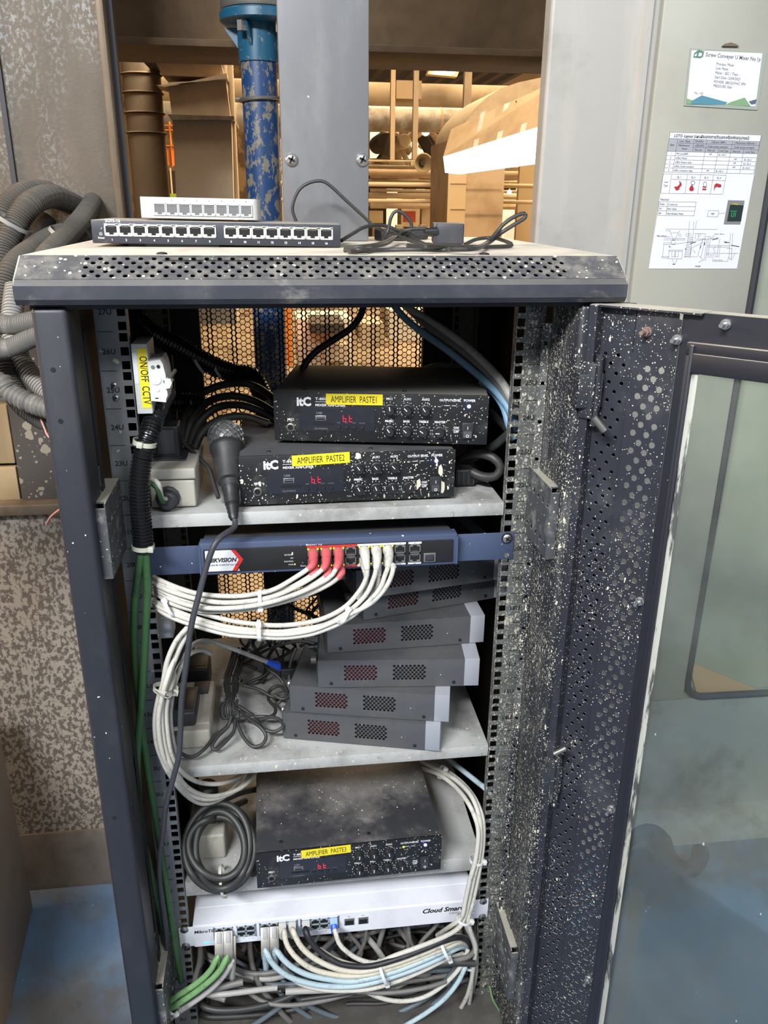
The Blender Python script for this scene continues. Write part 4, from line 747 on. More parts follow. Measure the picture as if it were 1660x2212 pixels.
def screw(p, r, parent, k='steel', T0=None, name='screw'):
    p = Vector(p); T = Matrix.Translation(p)
    s = wb(MB().lathe(p, p + Vector((0, -0.01, 0)), [(-0.002, r), (0.0012, r * .96), (0.0026, r * .7), (0.003, r * .3)], 18), name, k, parent)
    wb(MB().box(-r * .12, r * .12, -0.0036, -0.0024, -r * .55, r * .55, T=T @ Matrix.Rotation(0.6, 4, 'Y')).box(-r * .55, r * .55, -0.0036, -0.0024, -r * .12, r * .12, T=T @ Matrix.Rotation(0.6, 4, 'Y')), 'cross_slot', 'hole_black', s, smooth=0)
    return s
for x, y in ((247, 832), (251, 859)): screw(aY(x, y, -0.001), 0.0042, RL)
# side brackets joining post and rail
def bracket(s, z0, z1, ya=-0.096, yb=-0.006):
    xo, xi = s * 0.2720, s * 0.2540
    m = MB()
    def bx(x0, x1, *a): m.box(min(x0, x1), max(x0, x1), *a)
    def pf(x, y0_, n_, za, zb__): m.perf((x, y0_, za), (0, 1, 0), (0, 0, 1), n_, 1, (yb - y0_) / n_, zb__ - za, 0.0034, 8, sq=True)
    bx(xo, xi, ya + 0.006, yb, z1 - 0.0012, z1)                     # dusty ledge
    bx(xo, xi, ya, ya + 0.0015, z0, z1 - 0.006)
    pf(xo, ya + 0.014, 3, z1, z1 + 0.020)
    h = z1 - z0; zs = [z0, z0 + h * .08, z0 + h * .32, z0 + h * .62, z0 + h * .86, z1]
    for i in (0, 2, 4): m.quad((xi, ya, zs[i]), (xi, yb, zs[i]), (xi, yb, zs[i + 1]), (xi, ya, zs[i + 1]))
    pf(xi, ya, 5, zs[1], zs[2]); pf(xi, ya, 5, zs[3], zs[4])
    b = wb(m, 'side_bracket', 'bracket', RK, smooth=0, solid=0.0012); wb(MB().lathe((xo, ya + 0.026, z1 + 0.010), (xo - s, ya + 0.026, z1 + 0.010), [(0, 0.005), (0.002, 0.0045), (0.003, 0.002)], 12), 'bracket_bolt', 'steel_dull', b)
    return b
bracket(-1, 0.893, 0.983); bracket(1, 0.893, 0.983)
bracket(-1, 0.155, 0.255); bracket(1, 0.155, 0.255)
# shelves
def shelf(z, lip, depth=0.36):
    m = MB().box(-0.2255, 0.2255, 0.0, depth, z - 0.0015, z).box(-0.2255, 0.2255, -0.0015, 0.0, z - lip, z, 0.0007).box(-0.2255, 0.2255, 0.0, 0.02, z - lip, z - lip + 0.0015)
    for x in (-0.2255, 0.224): m.box(x, x + 0.0015, 0.002, depth, z - lip, z - 0.0015)
    m.box(-0.2255, 0.2255, depth - 0.0015, depth, z - lip, z)
    s = wb(m, 'shelf', 'shelf_grey', RK, smooth=30); return s
shelf(0.932, 0.017); S2 = shelf(0.554, 0.018); S3 = shelf(0.347, 0.026)
for x, y in ((533, 1634), (553, 1632), (625, 1612), (565, 1606)): p = aZ(x, y, 0.554); wb(MB().lathe(p, p + Vector((0, 0, 0.01)), [(0, 0.0028), (0.0005, 0.0024)], 12), 'shelf_rivet', 'shelf_grey', S2)
p = aZ(997, 1716, 0.347); wb(MB().cyl(p + Vector((0, 0, -0.001)), p + Vector((0, 0, 0.0004)), 0.004, 14), 'shelf_hole', 'hole_black', S3)
# ---- the front door, swung open to the right
DH = Vector((0.283, -0.11, 0)); DA = radians(47); DU = Vector((cos(DA), -sin(DA), 0)); DN = Vector((-sin(DA), -cos(DA), 0))
def dp(u, w, z): return DH + DU * u + DN * w + Vector((0, 0, z))
TD = Matrix(((DU.x, -DN.x, 0, DH.x), (DU.y, -DN.y, 0, DH.y), (0, 0, 1, 0), (0, 0, 0, 1)))      # local: x = along the door, -y = towards the viewer, z up
def onDoor(x, y, w=0.0):
    d_ = ray(x, y); o = DH + DN * w; tt = (o - CO).dot(DN) / d_.dot(DN); q = CO + d_ * tt - o; return q.dot(DU), CO.z + d_.z * tt
DZ0, DZ1 = FL + 0.05, 1.1965
m = MB().use('door_paint')
def db(u0, u1, w0, w1, z0, z1, bev=0): m.box(u0, u1, -w1, -w0, z0, z1, bev, T=TD)
db(-0.002, 0.0075, 0.0, 0.016, DZ0, DZ1, 0.001)
db(-0.002, 0.115, -0.022, 0.012, DZ1 - 0.0015, DZ1)                 # top edge
rows_ = 113
m.perf(dp(0.0070, 0.0, 0.02), DU, (0, 0, 1), 2, rows_, 0.0145, 0.010, 0.0021, 12, True, mu=0.0005)
m.quad(tuple(dp(0.0070, 0, 0.02 + rows_ * 0.01)), tuple(dp(0.0455, 0, 0.02 + rows_ * 0.01)), tuple(dp(0.0455, 0, DZ1)), tuple(dp(0.0070, 0, DZ1)))
m.quad(tuple(dp(0.0435, 0, 0.02)), tuple(dp(0.0455, 0, 0.02)), tuple(dp(0.0455, 0, DZ1)), tuple(dp(0.0435, 0, DZ1)))
m.quad(tuple(dp(0.0455, 0, DZ0)), tuple(dp(0.0465, 0.003, DZ0)), tuple(dp(0.0465, 0.003, DZ1)), tuple(dp(0.0455, 0, DZ1)))
m.perf(dp(0.0490, 0.003, 0.02), DU, (0, 0, 1), 2, 112, 0.0150, 0.010, 0.0034, 12, True, mu=0.0025)
m.quad(tuple(dp(0.0465, 0.003, 1.14)), tuple(dp(0.0890, 0.003, 1.14)), tuple(dp(0.0890, 0.003, DZ1)), tuple(dp(0.0465, 0.003, DZ1)))
m.quad(tuple(dp(0.0070, 0, DZ0)), tuple(dp(0.0890, 0, DZ0)), tuple(dp(0.0890, 0, 0.02)), tuple(dp(0.0070, 0, 0.02)))
m.perf(dp(0.0890, 0.004, 0.02), DU, (0, 0, 1), 1, 57, 0.0048, 0.0205, 0.0010, 8, sq=True)
m.quad(tuple(dp(0.0890, 0.0, DZ0)), tuple(dp(0.0890, 0.004, DZ0)), tuple(dp(0.0890, 0.004, DZ1)), tuple(dp(0.0890, 0.0, DZ1)))
DOOR = wb(m, 'front_door', None, RK, smooth=0, solid=0.0007)
m = MB().use('door_black')
db(0.0938, 0.1035, 0.001, 0.003, DZ0, DZ1); db(0.1035, 0.1075, 0.003, 0.010, DZ0, 1.160, 0.001); db(0.1080, 0.1125, 0.003, 0.014, DZ0, 1.166, 0.0012)
db(0.1000, 0.56, 0.001, 0.004, 1.166, DZ1); db(0.1040, 0.56, 0.004, 0.012, 1.156, 1.168, 0.001); db(0.108, 0.56, 0.003, 0.0135, 1.138, 1.158, 0.002); db(0.1, 0.56, -0.02, 0.002, DZ1 - 0.001, DZ1)
db(0.1, 0.56, 0.001, 0.012, DZ0, 0.0); db(0.44, 0.56, 0.001, 0.004, DZ0, DZ1)
wb(m, 'window_frame', None, DOOR)
m = MB().use('rack_black'); db(0.000, 0.030, -0.030, -0.028, DZ0, DZ1); db(-0.002, 0.0, -0.03, 0, DZ0, DZ1); wb(m, 'outer_shell', None, DOOR, smooth=0)
m = MB(); m.box(0.1125, 0.46, -0.0085, -0.0045, 0.0, 1.145, T=TD); GL = wb(m, 'glass_pane', 'dusty_glass', DOOR, smooth=0)
m = MB(); m.box(0.1125, 0.1195, -0.0105, -0.0090, 0.0, 1.150, 0.0006, T=TD); wb(m, 'dirty_sealant_edge', 'sealant', DOOR)
m = MB(); m.box(0.1250, 0.1450, -0.0040, -0.0036, 0.0, 0.475, T=TD); wb(m, 'tape_residue', 'tape_tan', DOOR, smooth=0)
def nut(x, y, w, pink=False):
    u_, z = onDoor(x, y, w); p = dp(u_, w, z); q = MB().cyl(p, p + DN * 0.003, 0.0052, 16).cyl(p + DN * 0.003, p + DN * 0.0075, 0.0042, 6).cyl(p + DN * 0.0075, p + DN * (0.016 if not pink else 0.017), 0.0022, 10)
    wb(q, 'nut', 'bolt_rust' if pink else 'steel', DOOR, smooth=25)
for x, y, w, pk in ((1400, 716, 0.003, True), (1465, 733, 0.003, False), (1570, 700, 0.004, False), (1385, 1297, 0.003, False), (1323, 1745, 0.003, False), (1274, 2112, 0.003, False)): nut(x, y, w, pk)
for ya, yb_ in ((806, 880), (1650, 1705)):
    za, zb_ = aY(1270, ya, -0.125).z, aY(1270, yb_, -0.125).z
    m = MB(); m.box(0.262, 0.290, -0.130, -0.108, zb_, za, 0.002); m.box(-0.002, 0.014, -0.020, -0.004, zb_ - 0.012, za + 0.012, 0.002, T=TD); m.cyl((0.284, -0.127, zb_ - 0.02), (0.284, -0.127, za + 0.02), 0.0045, 12)
    wb(m, 'hinge', 'rack_splat', DOOR)
p = aY(1293, 917, -0.15); wb(MB().cyl(p + Vector((-0.006, 0, 0.008)), p + Vector((0.006, -0.004, -0.006)), 0.004, 10), 'hinge_pin', 'steel_dull', DOOR)
p = aY(1208, 1622, -0.15); wb(MB().cyl(p + Vector((-0.006, 0, -0.004)), p + Vector((0.008, -0.002, 0.005)), 0.0035, 10), 'hinge_pin', 'steel_dull', DOOR)
# ------------------------------------------------------------------ equipment
def knob(p, r, parent, ang, k='knob_black', depth=0.010):
    p = Vector(p); o = MB().lathe(p, p + Vector((0, -1, 0)), [(0, r * 1.05), (0.002, r * 1.05), (0.0025, r * .9), (depth - 0.001, r * .84), (depth, r * .74)], 22).build('knob', k, parent)
    T = Matrix.Translation(p) @ Matrix.Rotation(ang, 4, 'Y')
    MB().box(-0.0005, 0.0005, -depth - 0.0004, -depth + 0.0002, r * 0.05, r * 0.82, T=T).build('pointer', 'print_white', o, smooth=0); return o
def amplifier(label, loc, rz, txt, model, face, top, angs, lx, lz, lrot, green=False):
    Wd, Ht, Dp = 0.275, 0.064, 0.19
    t = thing('mixer_amplifier', label, 'amplifier', loc, rz, 'mixer amplifiers in the rack')
    def X(u): return u / 1000 - Wd / 2
    def Z(v): return v / 1000
    MB().box(-Wd / 2 + 0.001, Wd / 2 - 0.001, 0.003, Dp, 0.001, Ht - 0.0008, 0.0012).build('case', top, t)
    MB().box(-Wd / 2, Wd / 2, 0, 0.0035, 0, Ht, 0.0006).build('front_panel', face, t)
    for x in (-0.11, 0.11):
        for y in (0.03, 0.16): MB().cyl((x, y, -0.004), (x, y, 0.0012), 0.010, 16).build('foot', 'plastic_black', t)
    m = MB().box(X(34), X(131), -0.0008, 0.001, Z(14), Z(45), 0.0004); m.build('display_window', 'smoked_plastic', t)
    m = MB()
    m.text('itC', 0.0155, FT(X(30), Z(47), -0.0003), bold=0.0007, sx=0.95).text(model, 0.0048, FT(X(54), Z(54.5), -0.0003), sx=1.25, bold=0.0001).text('MIXER AMPLIFIER', 0.0044, FT(X(54), Z(46.5), -0.0003), sx=1.15, bold=0.0001)
    m.box(X(54), X(92), -0.0002, 0, Z(52.0), Z(52.5))
    for s, u, v, z in (('MIC1', 15, 27, 4.2), ('MIC1', 149, 56.5, 4), ('AUX1', 172, 56.5, 4), ('AUX2', 195, 56.5, 4), ('MUSIC', 149, 27.5, 4), ('BASS', 171, 27.5, 4), ('TREBLE', 193, 27.5, 4), ('MASTER', 214, 27.5, 4), ('OUTPUT LEVEL', 226, 56, 4.2), ('POWER', 250.5, 56, 4.4), ('ON/', 235, 20.5, 4), ('OFF', 235, 15, 4)):
        m.text(s, z / 1000, FT(X(u + (7 if u == 15 else 0)), Z(v), -0.0003), 'CENTER', sx=0.95, bold=0.0001)
    for u, v in ((150, 44), (172, 44), (195, 44), (150, 16), (171.7, 16), (193, 16), (214, 16)):
        for q in range(11):
            a = radians(-135 + 27 * q); cx, cz = u + 9.6 * sin(a), v + 9.6 * cos(a); m.box(X(cx - .45), X(cx + .45), -0.0002, 0, Z(cz - .45), Z(cz + .45))
    m.box(X(216), X(234), -0.0002, 0, Z(50.2), Z(50.8)).box(X(230.5), X(239.5), -0.0002, 0, Z(18.6), Z(19.1))
    m.build('printed_lettering', 'print_white', t, smooth=0)
    m = MB().text('USB', 0.0038, FT(X(59), Z(36.5), -0.0011), 'CENTER', sx=1.2, bold=0.0001).text('SD/MEDIA', 0.003, FT(X(61), Z(16.2), -0.0011), 'CENTER', sx=1.3)
    for i, s in enumerate(('PRE', 'P/P', 'NXT', 'MODE')): m.text(s, 0.0022, FT(X(84 + 10 * i), Z(24.8), -0.0011), 'CENTER', sx=1.2)
    m.build('window_lettering', 'print_grey', t, smooth=0)
    m = MB()
    def segs(cx, cz, on):
        w, h, th = 2.6, 2.8, 0.75
        R = {'a': (-w, w, 2 * h, 2 * h + th), 'g': (-w, w, h * 0 + 0, th), 'd': (-w, w, -2 * h, -2 * h + th), 'f': (-w - th, -w, 0.6, 2 * h), 'e': (-w - th, -w, -2 * h + .3, 0), 'b': (w, w + th, .6, 2 * h), 'c': (w, w + th, -2 * h + .3, 0)}
        for k_ in on: x0, x1, z0, z1 = R[k_]; m.box(X(cx + x0 * .6), X(cx + x1 * .6), -0.0013, -0.0008, Z(cz + z0 * .75), Z(cz + z1 * .75))
    segs(91.5, 31, 'fgedc'); segs(99.5, 31, 'fged'); m.build('display_digits', 'led_red', t, smooth=0)
    MB().box(X(54), X(68), -0.0022, -0.0006, Z(28), Z(34.5), 0.0006).build('usb_port', 'steel', t); MB().box(X(55.5), X(66.5), -0.0024, -0.0020, Z(29), Z(31.2)).box(X(55.5), X(66.5), -0.0024, -0.0020, Z(32.4), Z(33.4)).build('usb_opening', 'hole_black', t, smooth=0)
    MB().box(X(50), X(77), -0.0012, -0.0006, Z(22), Z(25.0)).build('card_slot', 'hole_black', t, smooth=0)
    for i in range(4): MB().cyl((X(84 + 10 * i), -0.0005, Z(20.5)), (X(84 + 10 * i), -0.0030, Z(20.5)), 0.0026, 14).build('button', 'knob_black', t)
    p = Vector((X(21.5), 0, Z(18))); j = MB().lathe(p, p + Vector((0, -1, 0)), [(0, 0.0058), (0.002, 0.0056), (0.0026, 0.0046), (0.0026, 0.0036)], 20, caps=False).build('microphone_jack', 'steel_dull', t); MB().cyl(p, p + Vector((0, -0.0012, 0)), 0.0038, 16).build('jack_opening', 'hole_black', j)
    for (u, v), a in zip(((150, 44), (172, 44), (195, 44), (150, 16), (171.7, 16), (193, 16), (214, 16)), angs): knob((X(u), -0.0002, Z(v)), 0.0068, t, radians(a))
    for i, u in enumerate((217, 227, 237)): MB().cyl((X(u), -0.0001, Z(50.5)), (X(u), -0.0012, Z(50.5)), 0.0014, 10).build('level_light', 'led_green' if green and i == 0 else 'plastic_charcoal', t)
    MB().lathe((X(250), 0, Z(50)), (X(250), -1, Z(50)), [(0, 0.0023), (0.001, 0.0022), (0.002, 0.0012)], 14).build('power_light', 'led_blue', t)
    w = MB().box(X(242), X(257), -0.0020, 0, Z(7), Z(29), 0.0008).build('power_switch', 'plastic_black', t)
    m = MB(); m.prism([(-0.0020, Z(9.5)), (-0.0045, Z(9.8)), (-0.0024, Z(18)), (-0.0036, Z(26.5)), (-0.0020, Z(26.8))], 'x', X(244.2), X(254.8)); m.build('rocker', 'plastic_charcoal', w, smooth=0)
    m = MB().box(X(249.2), X(249.8), -0.0040, -0.0034, Z(20.5), Z(24.5)); T = FT(X(249.5), Z(12.2), -0.0042)
    for i in range(10): a = i * .628; m.box(-0.0003, 0.0003, -0.00045, 0.00045, 0, 0.0003, T=T @ Matrix.Translation((0.0016 * cos(a), 0.0016 * sin(a), 0)) @ Matrix.Rotation(a, 4, 'Z'))
    m.build('switch_marks', 'print_white', w, smooth=0)
    T = FT(X(lx), Z(lz), -0.0007) @ Matrix.Rotation(lrot, 4, 'Z')
    lb = MB().box(0, 0.0725, 0, 0.0140, 0, 0.0005, T=T).build('yellow_label', 'label_yellow', t, smooth=0); MB().text(txt, 0.0120, T @ Matrix.Translation((0.0362, 0.0030, 0.0007)), 'CENTER', sx=0.60).build('label_text', 'print_black', lb, smooth=0)
    for x in (-0.10, 0.03): MB().lathe((x, 0.02, Ht - 0.001), (x, 0.02, 1), [(0, 0.0030), (0.0014, 0.0026), (0.0018, 0.0010)], 12).build('top_screw', 'plastic_black', t)
    return t
def place_front(bl, br, z):             # pose of a box front from the two bottom corners of its front
    a, b = aZ(*bl, z), aZ(*br, z); return (a + b) / 2, math.atan2(b.y - a.y, b.x - a.x)
c, r = place_front((521, 1092), (981, 1073), 0.936)
amplifier('dusty black mixer amplifier labelled AMPLIFIER PASTE2, resting on the top shelf', (c.x, c.y, 0.936), r, 'AMPLIFIER  PASTE2', 'T-860', 'amp_face_heavy', 'amp_case', (-35, -38, -42, -30, -22, -15, 20), 66, 49.5, 0.035)
c, r = place_front((594, 951), (1052, 961), 1.0045)
amplifier('black mixer amplifier labelled AMPLIFIER PASTE1, topmost, stacked on another amplifier', (c.x, c.y, 1.0045), r, 'AMPLIFIER  PASTE1', 'T-860', 'amp_face', 'amp_case_dusty', (-8, -45, -35, -35, -48, -55, -88), 68, 49, 0.005)
c, r = place_front((560, 1919), (949, 1878), 0.351)
amplifier('black mixer amplifier labelled AMPLIFIER PASTE3 with smeared dusty lid, on the bottom shelf', (c.x, c.y, 0.351), r, 'AMPLIFIER  PASTE3', 'T-860', 'amp_face', 'amp_case_wiped', (5, -3, -10, 2, 2, -5, 2), 66, 49, 0.03, True)

# ---- stacked decoders, vented side towards us, silver front to the right
DL, DW, DHt = 0.230, 0.19, 0.0440
def decoder(label, loc, rz):
    t = thing('video_decoder', label, 'decoder', loc, rz, 'grey decoder boxes stacked on the middle shelf')
    m = MB(); X1 = 0.2085
    vz0, vz1 = 0.0115, 0.0355; V = ((0.036, 0.085), (0.1055, 0.1545)); cols, rows = 8, 7
    xs = [0, V[0][0], V[0][1], V[1][0], V[1][1], X1]
    for a, b in ((xs[0], xs[1]), (xs[2], xs[3]), (xs[4], xs[5])): m.quad((a, 0, 0), (b, 0, 0), (b, 0, DHt), (a, 0, DHt))
    for a, b in V:
        m.quad((a, 0, 0), (b, 0, 0), (b, 0, vz0), (a, 0, vz0)); m.quad((a, 0, vz1), (b, 0, vz1), (b, 0, DHt), (a, 0, DHt))
        pu = (b - a) / 8.5; m.perf((a, 0, vz0), (1, 0, 0), (0, 0, 1), 8, 7, pu, (vz1 - vz0) / 7, 0.0020, 12, True)
    m.quad((0, 0, DHt), (X1, 0, DHt), (X1, DW, DHt), (0, DW, DHt)); m.quad((0, 0, 0), (0, DW, 0), (X1, DW, 0), (X1, 0, 0))
    m.quad((0, 0, 0), (0, 0, DHt), (0, DW, DHt), (0, DW, 0)); m.quad((0, DW, 0), (0, DW, DHt), (X1, DW, DHt), (X1, DW, 0))
    m.build('case', 'decoder_grey', t, smooth=0)
    MB().box(X1, DL, 0, DW, 0, DHt + 0.0004, 0.0008).build('silver_front', 'decoder_silver', t)
    MB().quad((V[0][0] - .002, 0.004, vz0 - .002), (V[0][1] + .002, 0.004, vz0 - .002), (V[0][1] + .002, 0.004, vz1 + .002), (V[0][0] - .002, 0.004, vz1 + .002)).build('circuit_board', 'board_red', t, smooth=0)
    MB().quad((V[1][0] - .002, 0.004, vz0 - .002), (V[1][1] + .002, 0.004, vz0 - .002), (V[1][1] + .002, 0.004, vz1 + .002), (V[1][0] - .002, 0.004, vz1 + .002)).build('circuit_board', 'board_dark', t, smooth=0)
    for x in (0.0185, 0.194): MB().lathe((x, 0, 0.0065), (x, -1, 0.0065), [(-0.001, 0.0026), (0.0010, 0.0024), (0.0013, 0.0014)], 12).build('screw', 'plastic_black', t)
    MB().box(-0.0025, 0.0002, 0.006, DW - 0.006, 0.004, DHt - 0.004).box(-0.004, -0.002, 0.03, 0.06, 0.012, 0.03).box(-0.004, -0.002, 0.08, 0.10, 0.012, 0.026).build('rear_panel', 'plastic_charcoal', t, smooth=0)
    MB().cyl((-0.012, 0.045, 0.018), (0, 0.045, 0.018), 0.006, 12).build('rear_connector', 'port_metal', t)
    return t
dz = 0.0453; z = 0.556
D = [('lowest grey decoder box of the stack, resting on the middle shelf', (613, 1594), (948, 1623)), ('grey decoder box lying directly on the lowest one, its silver end further right', (613, 1536), (970, 1560)),
     ('grey decoder box third from the shelf, jutting right over the two below', (688, 1485), (1036, 1481)), ('grey decoder box fourth from the shelf, nearly square to us', (708, 1411), (1045, 1387)),
     ('grey decoder box second from the top, turned with its left end forward', (786, 1340), (1078, 1290)), ('topmost grey decoder box, tucked right under the blue switch', (800, 1290), (1078, 1247))]
for i, (lab, bl, br) in enumerate(D):
    a, b = aZ(*bl, z), aZ(*br, z); rz = math.atan2(b.y - a.y, b.x - a.x)
    if i == 1: a = b - Vector((cos(rz), sin(rz), 0)) * DL
    if i == 5: a = aZ(770, 1296, z); rz = 0.20
    decoder(lab, (a.x, a.y, z), rz); z += dz

# ---- network ports
def jack(mf, md, mp, x, z, y, w=0.0138, h=0.0115, flip=False, fw=0.0011):
    """housing frame (mf), dark opening (md), contacts (mp); flip = latch notch at the top"""
    mf.box(x - w / 2, x - w / 2 + fw, y - 0.0012, y, z - h / 2, z + h / 2).box(x + w / 2 - fw, x + w / 2, y - 0.0012, y, z - h / 2, z + h / 2).box(x - w / 2, x + w / 2, y - 0.0012, y, z + h / 2 - fw, z + h / 2).box(x - w / 2, x + w / 2, y - 0.0012, y, z - h / 2, z - h / 2 + fw)
    s = 1 if flip else -1; n0 = (z + s * (h / 2 - fw)); n1 = z + s * (h / 2 - fw - 0.0022)
    for q in (-1, 1): mf.box(min(x + q * (w / 2 - fw), x + q * 0.0026), max(x + q * (w / 2 - fw), x + q * 0.0026), y - 0.0012, y, min(n0, n1), max(n0, n1))
    md.box(x - w / 2 + fw * .5, x + w / 2 - fw * .5, y - 0.0004, y - 0.0001, z - h / 2 + fw * .5, z + h / 2 - fw * .5)
    if mp:
        a, b = (z - s * (h / 2 - fw), z - s * (h / 2 - fw - 0.0022))
        for i in range(6): xx = x - 0.0034 + i * 0.00136; mp.box(xx - 0.0003, xx + 0.0003, y - 0.0009, y - 0.0003, min(a, b), max(a, b))
# black sixteen port switch on the lid
a, b = aZ(208, 536, 1.2445), aZ(730, 543, 1.2445); a = aY(208, 534, 0.085); b = aY(730, 543, 0.075)
SW = (b - a).length; rz = math.atan2(b.y - a.y, b.x - a.x); tilt = 0.0
t = thing('network_switch', 'dark grey sixteen-port network switch lying on the rack lid', 'network switch', ((a.x + b.x) / 2, (a.y + b.y) / 2, 1.2455), 0, None, (0, 0.012, rz))
SH, SD = 0.0262, 0.12; SW = 0.294
MB().box(-SW / 2, SW / 2, 0, SD, 0, SH, 0.0010).build('case', 'navy_case', t)
MB().box(-SW / 2 + 0.04, 0.0, 0.006, SD - 0.01, -0.0035, 0.0002).box(-SW / 2 + 0.04, -SW / 2 + 0.06, 0.006, 0.03, -0.0040, 0).build('foot_pad', 'plastic_black', t, smooth=0)
mf, md, mp = MB(), MB(), MB()
for g, x0 in ((0, 0.0420), (1, 0.1810 - 0.0265)):
    for i in range(8):
        x = -SW / 2 + (0.0230 if g == 0 else 0.1625) + i * 0.0163 + 0.0
        jack(mf, md, mp, x, 0.0152, 0, 0.0160, 0.0138, False, 0.0016); mf.box(x - 0.008, x - 0.0045, -0.0010, 0, 0.0195, 0.0225).box(x + 0.0045, x + 0.008, -0.0010, 0, 0.0195, 0.0225)
md.build('port_openings', 'hole_black', t, smooth=0); mf.build('port_frames', 'white_plastic', t, smooth=0); mp.build('port_contacts', 'steel_dull', t, smooth=0)
m = MB(); 
for g in (0, 1):
    for i in range(8): x = -SW / 2 + (0.0230 if g == 0 else 0.1625) + i * 0.0163; m.box(x + 0.005, x + 0.0075, -0.0013, -0.0009, 0.0203, 0.0218)
m.build('port_lights', 'cable_green', t, smooth=0)
m = MB().text('SG95-16', 0.0050, FT(-SW / 2 + 0.0215 - 0.005, 0.0238, -0.0002), sx=1.0, bold=0.0001).text('Power', 0.0028, FT(-SW / 2 + 0.0070, 0.0052, -0.0002), bold=0.0001)
for g in (0, 1):
    for i in range(8): m.text(str(g * 8 + i + 1), 0.0034, FT(-SW / 2 + (0.0230 if g == 0 else 0.1625) + i * 0.0163, 0.0030, -0.0002), 'CENTER', bold=0.0001)
m.build('printed_lettering', 'print_white', t, smooth=0)
MB().cyl((-SW / 2 + 0.0105, 0.0003, 0.0105), (-SW / 2 + 0.0105, -0.0006, 0.0105), 0.0022, 12).build('power_light', 'rail_left', t)
# white eight port switch on top of it
a = aY(314, 486, 0.12); b = aY(540, 489, 0.12)
t = thing('network_switch', 'small white eight-port network switch on top of the dark sixteen-port one', 'network switch', ((a.x + b.x) / 2 + 0.004, 0.115, 1.2745), 0.0, None, (0, 0.013, -0.02))
w8 = 0.141; h8 = 0.0240
m = MB(); o = []
for k_ in range(9): a_ = pi / 2 * k_ / 8; o.append((w8 / 2 - 0.010 + 0.010 * sin(a_), 0.010 - 0.010 * cos(a_)))
out = [(-w8 / 2, 0)] + o + [(w8 / 2, 0.075), (-w8 / 2, 0.075)]
m.prism(out, 'z', 0, h8); m.build('case', 'white_plastic', t, smooth=30)
mf, md, mp = MB(), MB(), MB()
mf.box(-w8 / 2 + 0.014, w8 / 2 - 0.013, -0.0004, 0, 0.0025, 0.0190)
for i in range(8): jack(mf, md, mp, -w8 / 2 + 0.0225 + i * 0.01485, 0.0103, -0.0003, 0.0142, 0.0140, False, 0.0010)
md.build('port_openings', 'port_grey', t, smooth=0); mf.build('port_frames', 'white_plastic', t, smooth=0); mp.build('port_contacts', 'steel', t, smooth=0)
m = MB()
for i in range(8): m.text(str(i + 1), 0.0030, FT(-w8 / 2 + 0.0225 + i * 0.01485, 0.0200, -0.0004), 'CENTER')
m.build('printed_lettering', 'print_grey', t, smooth=0)

# ---- blue rack switch with power over its ports
YFp = -0.020
pl = lambda x, y, Y=YFp: aY(x, y, Y)
zb, zt_ = 0.8555, 0.8985; xl, xr = -0.1645, 0.1615
t = thing('rack_switch', 'slate blue rack network switch bolted under the top shelf, red and white cables plugged in', 'network switch', (0, 0, 0.855))
m = MB().box(xl, xr, YFp + 0.002, 0.0, zb, zt_, 0.0012); wb(m, 'front_bezel', 'switch_blue', t)
m = MB(); m.prism([(0.0, zb + 0.001), (0.0, zt_ - 0.003), (0.085, zt_ - 0.0155), (0.085, zb - 0.010)], 'x', xl + 0.003, xr - 0.003); wb(m, 'case', 'switch_top', t, smooth=0)
fx0 = pl(440, 1210).x; fx1 = pl(980, 1190).x
wb(MB().box(fx0, fx1, YFp, YFp + 0.0025, zb + 0.0045, zt_ - 0.0075, 0.0010), 'face_plate', 'switch_face', t)
for s, ex in ((-1, xl), (1, xr)):
    a_, b_ = (-0.2415, xl) if s < 0 else (xr, 0.2415)
    zo = -0.004 if s < 0 else -0.003
    ear = MB().box(a_, b_, -0.0035, -0.0012, zb + zo, zt_ + zo - 0.0045, 0.0009).box(ex - 0.001 if s > 0 else ex - 0.0015, ex + 0.0015, -0.018, -0.0015, zb, zt_ - 0.004); ear = wb(ear, 'rack_ear', 'switch_blue', t)
    if s > 0: wb(MB().cyl((0.2326, -0.0036, zb + 0.003), (0.2326, -0.0040, zb + 0.003), 0.0034, 14), 'ear_hole', 'rail_right', ear)
screw(aY(1096, 1163, -0.0035), 0.0062, t)
wb(MB().lathe(aY(1096, 1163, -0.0035), aY(1096, 1163, -0.0035) + Vector((0, -1, 0)), [(-0.0005, 0.0078), (0.0008, 0.0076), (0.0010, 0.006)], 20), 'cup_washer', 'plastic_black', t)
z0, z1 = zb + 0.0058, zt_ - 0.0090; zm = (z0 + z1) / 2; Y1 = YFp - 0.0004
X_ = lambda x: pl(x, 1210).x
wb(MB().prism([(X_(444), z0), (X_(507), z0), (X_(520), zm + 0.001), (X_(507), z1), (X_(444), z1)], 'y', Y1, Y1 + 0.0006), 'brand_plate', 'white_plate', t, smooth=0)
wb(MB().prism([(X_(501), z0), (X_(510), z0), (X_(526), zm + 0.001), (X_(510), z1), (X_(501), z1), (X_(516), zm + 0.001)], 'y', Y1 - 0.0003, Y1 + 0.0003), 'red_chevron', 'red_paint', t, smooth=0)
m = MB().text('HIKVISION', 0.0078, FT(X_(449), zm - 0.0015, Y1 - 0.0004), shear=0.25, sx=0.93, bold=0.00025).text('DS-3E0318P 10/100M PoE Value Series', 0.0031, FT(X_(449), zm - 0.0065, Y1 - 0.0004), sx=0.78)
wb(m, 'brand_lettering', 'print_black', t, smooth=0)
cols = [677, 705, 732, 758, 787, 812.5, 837.5, 864]; PX = [X_(c_) for c_ in cols]; PXB = PX; zu, zd = zb + 0.0262, zb + 0.0128
mf, md, mp = MB(), MB(), MB()
